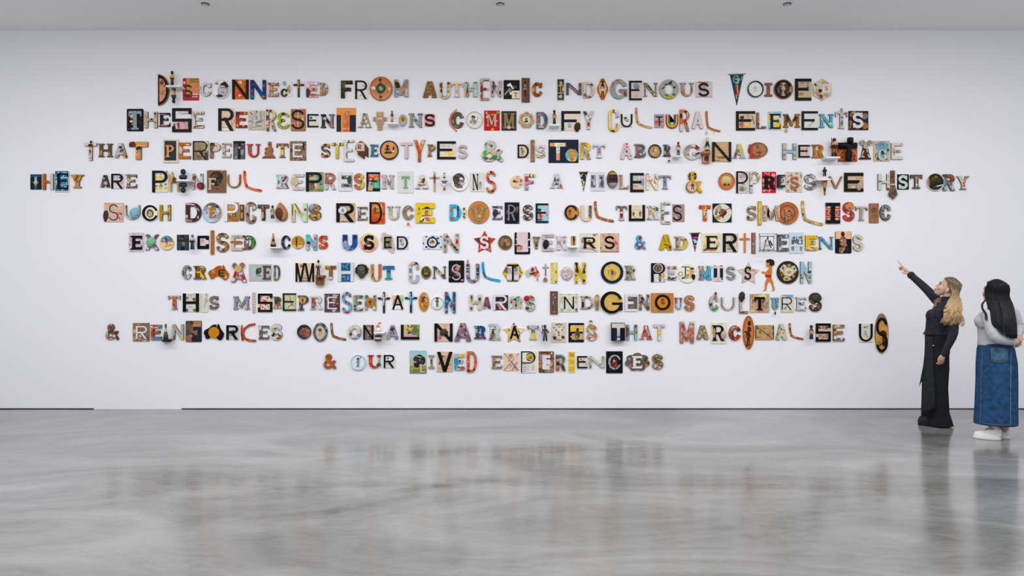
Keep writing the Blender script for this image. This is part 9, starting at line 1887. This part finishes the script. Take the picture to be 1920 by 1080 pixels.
  return link_mesh(name, V, Fc, [m], parent=e, smooth=True)
 rows = []
 for i in range(15):
  v = i / 14
  r_ = []
  for j in range(9):
   u = j / 8
   top = L(1734.5 + 15 * u, 630, -.1 - .055 * math.sin(u * 2.2)); bot = L(1729 + 25.5 * u, 774 - 14 * u, -.155 - .05 * math.sin(u * 2.4))
   p = top.lerp(bot, v); p.y -= .012 * math.sin(u * 9 + v * 2) * v + .05 * math.sin(v * math.pi * .5) * .9
   r_.append(p)
  rows.append(r_)
 tag(sheet('trouser_panel', rows, slate), 'hanging charcoal cloth panel')
 rows = [[L(1732 - 2 * u - 7.5 * u * v, 690 + 20 * v + 18 * u * v, .02 + .02 * u) for u in [j / 4 for j in range(5)]] for v in [i / 6 for i in range(7)]]
 sheet('trouser_sash', rows, slate)
 b = Blob(); b.ball(L(1750.2, 645.6, -.222), .008, n=8)
 link_mesh('button', b.v, b.f, [simple('silver', (.7, .7, .7), .2, Metallic=1.0)], parent=e, smooth=True)
 # shoes
 sm = simple('black_leather', (.008, .008, .009), .45, **{'Specular IOR Level': .2})
 for d, x0, x1 in ((-.085, 1723, 1752), (.085, 1721.5, 1746)):
  S_ = Blob(); a, c = L(x0, 793, d), L(x1, 792, d)
  S_.limb([Vector((a.x + .04, d, .042)), Vector(((a.x + c.x) / 2, d, .055)), Vector((c.x, d, .06))], [.041, .05, .05])
  S_.loft([((a.x + c.x) / 2, d, .002, abs(c.x - a.x) / 2 + .012, .047), ((a.x + c.x) / 2, d, .04, abs(c.x - a.x) / 2 + .008, .045)])
  S_.fuse('shoe', sm, e, .005, 6)
 # hair: long, wavy, brown at the roots and blonde below
 hm = hair_mat('blonde_hair', (.085, .055, .03), (.50, .34, .17), L(0, 585).z, L(0, 520).z)
 rnd = random.Random(11); paths = []
 c0 = hc + M @ Vector((.012, 0, .03))
 def scalp(az, elv, k=1.06):
  return c0 + M @ Vector((.097 * k * math.cos(elv) * math.cos(az), .077 * k * math.cos(elv) * math.sin(az), .098 * k * math.sin(elv)))
 part = c0 + M @ Vector((-.03, 0, .104))
 for i in range(400):
  sd = -1 if (i // 5) % 2 else 1
  if i % 5 == 0: ca, cb, cw, cph, cr_ = rnd.uniform(-.95, .9), rnd.random(), rnd.uniform(-1, 1), rnd.random() * 6.28, rnd.random()
  a0 = ca + rnd.uniform(-.08, .08)                                  # position along the parting
  p0 = c0 + M @ Vector((.098 * math.sin(a0) * 1.02, sd * .004, .100 * math.cos(a0) * 1.02))
  back = min(1, max(0, cb + rnd.uniform(-.05, .05)))
  # side of the head: angle from just behind the face to the back
  ang = R(122 * (1 - back)) * sd
  p1 = c0 + M @ Vector((.103 * math.cos(ang) * .98, .092 * math.sin(ang), .05)); ang = R(72 * (1 - back)) * sd; p2 = c0 + M @ Vector((.112 * math.cos(ang) + .01, .1 * math.sin(ang), -.04))
  w = cw + rnd.uniform(-.35, .35)
  if sd < 0:
   f = back
   e1 = L(1779 + 20 * f + 2 * w, 565, -.20 + .02 * f); e2 = L(1771 + 31 * f + 3 * w, 586 + 2 * w, -.272 + .02 * f); e3 = L(1769 + 32 * f + 4 * w, 599 + 9 * cr_ + 3 * f, -.268 + .03 * f)
  else:
   f = back
   e1 = L(1757 + 42 * f + w, 562, .11 - .04 * f); e2 = L(1751 + 49 * f + 2 * w, 576 + 8 * f, .14 - .06 * f); e3 = L(1747 + 52 * f + 3 * w, 582 + 22 * f + 6 * rnd.random(), .15 - .1 * f)
  pts = smooth_path([p0, p0.lerp(p1, .55) + (p0.lerp(p1, .55) - c0).normalized() * .012, p1, p2, e1, e2, e3], 6)
  ph = cph + rnd.uniform(-.25, .25)
  out = []
  for q, p in enumerate(pts):
   g = max(0, (q - 16) / (len(pts) - 16))
   out.append(p + Vector((math.sin(ph + q * .55), math.cos(ph + q * .55) * .6, 0)) * .024 * g)
  paths.append(out)
 strands('hair', hm, e, paths, .0070, .0018, 5); hair_cap(hm, e, c0, M)
 return e

def woman_watching():
 e, L, sx, sz = frame(1867, 823)
 tag(e, 'person with long black hair, grey top, denim skirt and white sneakers, hands behind back', 'person', 'visitors looking at the wall')
 grey = fabric('grey_jersey', (.40, .405, .43), 500, .15, .06); denim = fabric('blue_denim', (.014, .058, .14), 600, .3, .3); 
 fwd = Vector((-.80, .60, 0)); lft = Vector((-.60, -.80, 0))
 hc = L(1864, 548, 0)
 B = Blob()
 T, M = make_head(B, hc, -math.atan2(.60, .80), R(14))
 B.limb([L(1869, 560, 0), L(1870, 583, .0)], [.05, .056])
 sl, sr = L(1853, 590, -.12), L(1899, 588, .13)
 el_, wl = L(1864.5, 632, -.225), L(1901, 638.5, -.165)
 er, wr = L(1911, 617, .12), L(1904, 634, -.10)
 B.limb([sl, el_, wl], [.044, .036, .024]); B.limb([sr, er, wr], [.044, .036, .024])
 B.loft(lerp_rings([(L(1872, 0).x, 0, L(0, 580).z, .07, .06), (L(1871, 0).x, 0, L(0, 590).z, .14, .10), (L(1866, 0).x, 0, L(0, 606).z, .145, .12), (L(1867, 0).x, 0, L(0, 632).z, .13, .11), (L(1868, 0).x, 0, L(0, 660).z, .155, .14), (L(1868, 0).x, 0, L(0, 690).z, .14, .13)]))
 for x, d in ((1863, -.05), (1883, .07)):
  B.limb([L(1862 if d < 0 else 1878, 680, d), L(x, 745, d), L(x, 806, d)], [.08, .056, .036])
 # hands clasped behind the back
 for w_, kx, ky, kd, sg in ((wl, 1907.5, 633, -.15, 1), (wr, 1907, 641, -.125, -1)):
  kn = L(kx, ky, kd); pd = (kn - w_).normalized(); side = Vector((.2, .3, .95)); side = (side - pd * side.dot(pd)).normalized()
  B.ball(w_.lerp(kn, .6), (.034, .018, .045), Matrix((side, pd.cross(side), -pd)).transposed())
  fingers(B, w_ + pd * .06, pd, side, None, (.05, .058, .055, .045), ((.5 * sg, .8 * sg, .6 * sg),) * 4)
  B.limb([w_ + pd * .02 + side * .022, w_ + pd * .045 + side * .035, w_ + pd * .066 + side * .03], [.0105, .0095, .0075], 8)
 B.fuse('body', skin2_m, e, .0045, 3)
 face_parts(T, M, 1.0, e, simple('lip_rose', (.36, .11, .10), .4), simple('iris_dark', (.03, .02, .015), .1), simple('brow_black', (.02, .015, .012), .6))
 # top
 G = Blob()
 fold = lambda a, z: .010 * math.sin(3 * a + z * 40) + .008 * math.sin(z * 110)
 G.loft(lerp_rings([(L(1871, 0).x, 0, L(0, 573).z, .062, .062), (L(1872, 0).x, 0, L(0, 580).z, .09, .075), (L(1873, 0).x, 0, L(0, 587).z, .15, .11), (L(1868, 0).x, 0, L(0, 600).z, .172, .135), (L(1864, 0).x, 0, L(0, 618).z, .15, .125), (L(1864, 0).x, 0, L(0, 632).z, .142, .122), (L(1864, 0).x, 0, L(0, 648).z, .152, .138)]), fold=fold)
 G.ball(L(1848.5, 602, -.03), (.100, .12, .075), Matrix.Rotation(R(-35), 3, 'Z')); G.ball(L(1850, 607, -.02), (.106, .13, .07)); G.ball(L(1853, 594, -.02), (.10, .12, .06))
 G.limb([sl, el_, wl], [.066, .058, .036]); G.limb([sr, er, wr], [.064, .054, .036])
 G.fuse('long_sleeve_top', grey, e, .006, 10)
 # denim skirt
 G = Blob()
 fold = lambda a, z: .012 * math.sin(5 * a + 1) * (1.3 - z) + .008 * math.sin(9 * a + z * 6)
 G.loft(lerp_rings([(L(1866, 0).x, 0, L(0, 643).z, .150, .138), (L(1867, 0).x, 0, L(0, 655).z, .168, .155), (L(1868.5, 0).x, 0, L(0, 680).z, .183, .17), (L(1868.5, 0).x, 0, L(0, 715).z, .186, .175), (L(1867, 0).x, 0, L(0, 760).z, .19, .18), (L(1866, 0).x, 0, L(0, 795).z, .196, .185)]), fold=fold)
 G.fuse('skirt', denim, e, .007, 3)
 stitch = simple('tan_stitching', (.16, .13, .09), .8); faded = fabric('faded_denim', (.10, .22, .36), 600, .3, .3); 
 def on_skirt(px, py, lift=.004):
  z = L(0, py).z
  rr_ = [(L(0, 643).z, .150, .138, 1866), (L(0, 655).z, .168, .155, 1867), (L(0, 680).z, .183, .17, 1868.5), (L(0, 715).z, .186, .175, 1868.5), (L(0, 760).z, .19, .18, 1867), (L(0, 795).z, .196, .185, 1866)]
  for i in range(5):
   if rr_[i][0] >= z >= rr_[i + 1][0] or i == 4:
    u = (rr_[i][0] - z) / (rr_[i][0] - rr_[i + 1][0]); u = min(1, max(0, u)); u = u * u * (3 - 2 * u) * .5 + u * .5
    rx, ry, cx = [rr_[i][k] * (1 - u) + rr_[i + 1][k] * u for k in (1, 2, 3)]; break
  x = L(px, 0).x; c = L(cx, 0).x
  q = max(-.97, min(.97, (x - c) / rx))
  a = -math.acos(q); k = 1 + fold(a, z)
  return Vector((c + (rx * k + lift) * math.cos(a), (ry * k + lift) * math.sin(a), z))
 def seam(name, pts, r_, m):
  v, f2 = tube_mesh(smooth_path([on_skirt(*p) for p in pts], 5), r_, 6); return link_mesh(name, v, f2, [m], parent=e, smooth=True)
 seam('front_seam', [(1843, 660), (1841.5, 690), (1840.5, 730), (1839.5, 770), (1838, 793)], .0022, stitch)
 seam('back_seam', [(1895, 650), (1894, 690), (1893.5, 730), (1893.5, 770), (1894, 793)], .003, faded)
 seam('hem_stitch', [(1826, 790), (1845, 790.5), (1865, 791), (1885, 791), (1904, 790)], .0022, stitch)
 seam('waist_stitch', [(1838, 653), (1852, 653.5), (1870, 653), (1888, 652), (1898, 651)], .002, stitch)
 # back pocket
 rows = [[on_skirt(1858 + 2.2 * v + 31 * u - 3.5 * u * v, 650.5 + 24 * v + (4 * math.sin(u * math.pi) if v == 1 else 0) * .6, .006) for u in [j / 8 for j in range(9)]] for v in [i / 6 for i in range(7)]]
 V = [tuple(p) for r_ in rows for p in r_]; Fc = [(i * 9 + j, i * 9 + j + 1, i * 9 + j + 10, i * 9 + j + 9) for i in range(6) for j in range(8)]
 o = link_mesh('back_pocket', V, Fc, [fabric('pocket_denim', (.05, .12, .2), 600, .3, .4)], parent=e, smooth=True)
 md = o.modifiers.new('t', 'SOLIDIFY'); md.thickness = .004
 edge = rows[0] + [r_[-1] for r_ in rows[1:]] + rows[-1][-2::-1] + [r_[0] for r_ in rows[-2:0:-1]]
 v, f2 = tube_mesh([p + Vector((0, -.003, 0)) for p in edge], .002, 6, True); link_mesh('pocket_stitch', v, f2, [stitch], parent=o, smooth=True)
 # socks and sneakers
 white = simple('white_leather', (.78, .78, .78), .4); sole_m = simple('white_rubber', (.72, .72, .73), .6); 
 for (tx, hx, d, sock) in ((1824, 1877.5, -.05, simple('grey_sock', (.62, .58, .58), .9)), (1843, 1893.5, .085, simple('brown_sock', (.10, .07, .06), .9))):
  a, c = L(tx, 820, d), L(hx, 820, d)
  fx = (c - a).normalized(); ln_ = (c - a).length
  U = Blob(); P = lambda u, z: Vector((a.x + (c.x - a.x) * u, d, z))
  U.limb([P(.16, .045), P(.38, .058), P(.62, .075), P(.85, .078)], [.030, .038, .042, .038]); U.limb([P(.72, .07), P(.78, .10)], [.043, .040]); U.limb([P(.88, .05), P(.9, .095)], [.032, .028])
  U.loft([(P(.5, 0).x, d, .02, ln_ * .485, .046), (P(.5, 0).x, d, .05, ln_ * .47, .043)])
  sh = U.fuse('sneaker', white, e, .005, 4)
  K = Blob(); K.loft([(P(.5, 0).x, d, .001, ln_ * .49, .048), (P(.5, 0).x, d, .004, ln_ * .5, .05), (P(.5, 0).x, d, .024, ln_ * .5, .05), (P(.5, 0).x, d, .028, ln_ * .49, .047)]); 
  so = link_mesh('sole', K.v, K.f, [sole_m], parent=sh, smooth=False)
  Ls = Blob()
  for i in range(4):
   u = .40 + .065 * i; z = .093 + .0095 * i; Ls.limb([P(u, z - .008) + Vector((0, -.028, 0)), P(u + .01, z + .004), P(u, z - .008) + Vector((0, .028, 0))], [.004, .0045, .004], 6)
  Ls.limb([P(.64, .125), P(.58, .14) + Vector((0, -.02, 0)), P(.53, .125) + Vector((0, -.03, 0))], [.004, .004, .003], 6)
  link_mesh('laces', Ls.v, Ls.f, [simple('grey_lace', (.2, .18, .16), .8)], parent=sh, smooth=True)
  K = Blob(); K.limb([P(.77, .10), P(.75, .15), P(.74, .2)], [.033, .043, .045]); link_mesh('sock', K.v, K.f, [sock], parent=e, smooth=True)
 # straight black hair
 hm = hair_mat('black_hair', (.006, .006, .008), (.010, .011, .016), L(0, 620).z, L(0, 530).z, .42, .3, .12)
 c0 = hc + M @ Vector((.012, 0, .03)); rnd = random.Random(4); paths = []
 Rz = M
 for i in range(190):
  sd = -1 if i % 2 else 1
  a0 = rnd.uniform(-.9, 1.0)
  p0 = c0 + Rz @ Vector((.100 * math.sin(a0), sd * .004, .103 * math.cos(a0)))
  back = rnd.random() ** .8
  ang = R(112 - 112 * back) * sd
  p1 = c0 + Rz @ Vector((.108 * math.cos(ang), .095 * math.sin(ang), .045)); p2 = c0 + Rz @ Vector((.122 * math.cos(ang) + .008, .108 * math.sin(ang), -.045))
  # where it falls: u = 0 at the face side nearest the camera, 1 at the far right
  ydir = (p2 - c0); u = min(1, max(0, (ydir.x + .11) / .23)); w = rnd.uniform(-1, 1)
  near = -.5 + .5 * (1 if ydir.y < 0 else -1)
  dep_ = ydir.y * .9
  e1 = L(1849 + 51 * u + w, 575, min(dep_, .05) - .05 - .03 * (1 - u)); e2 = L(1853 + 52 * u + w, 603, min(dep_, .02) - .14 - .03 * (1 - abs(2 * u - 1)))
  endy = 607 + 24 * min(1, u * 1.5) - rnd.random() * 5
  e3 = L(1860 + 46 * u + w, endy, min(dep_, .0) * .6 - .205)
  pts = smooth_path([p0, p0.lerp(p1, .55) + (p0.lerp(p1, .55) - c0).normalized() * .012, p1, p2, e1, e2, e3], 6)
  paths.append(pts)
 # loose locks hanging in front of the shoulder
 locks = []
 for i in range(9):
  w = rnd.uniform(-1, 1)
  locks.append(smooth_path([c0 + Rz @ Vector((-.06, .07, .06)), c0 + Rz @ Vector((-.03, .1, -.01)), L(1846 + 1.5 * w, 565, -.10), L(1842.5 + 1.8 * w, 577, -.14), L(1849 + 2.5 * w, 588, -.19), L(1851 + 3 * w, 596 + 8 * rnd.random(), -.21)], 6))
 strands('hair', hm, e, paths, .0095, .004, 6); hair_cap(hm, e, c0, M); strands('loose_locks', hm, e, locks, .0045, .002, 5)
 return e

woman_pointing()
woman_watching()
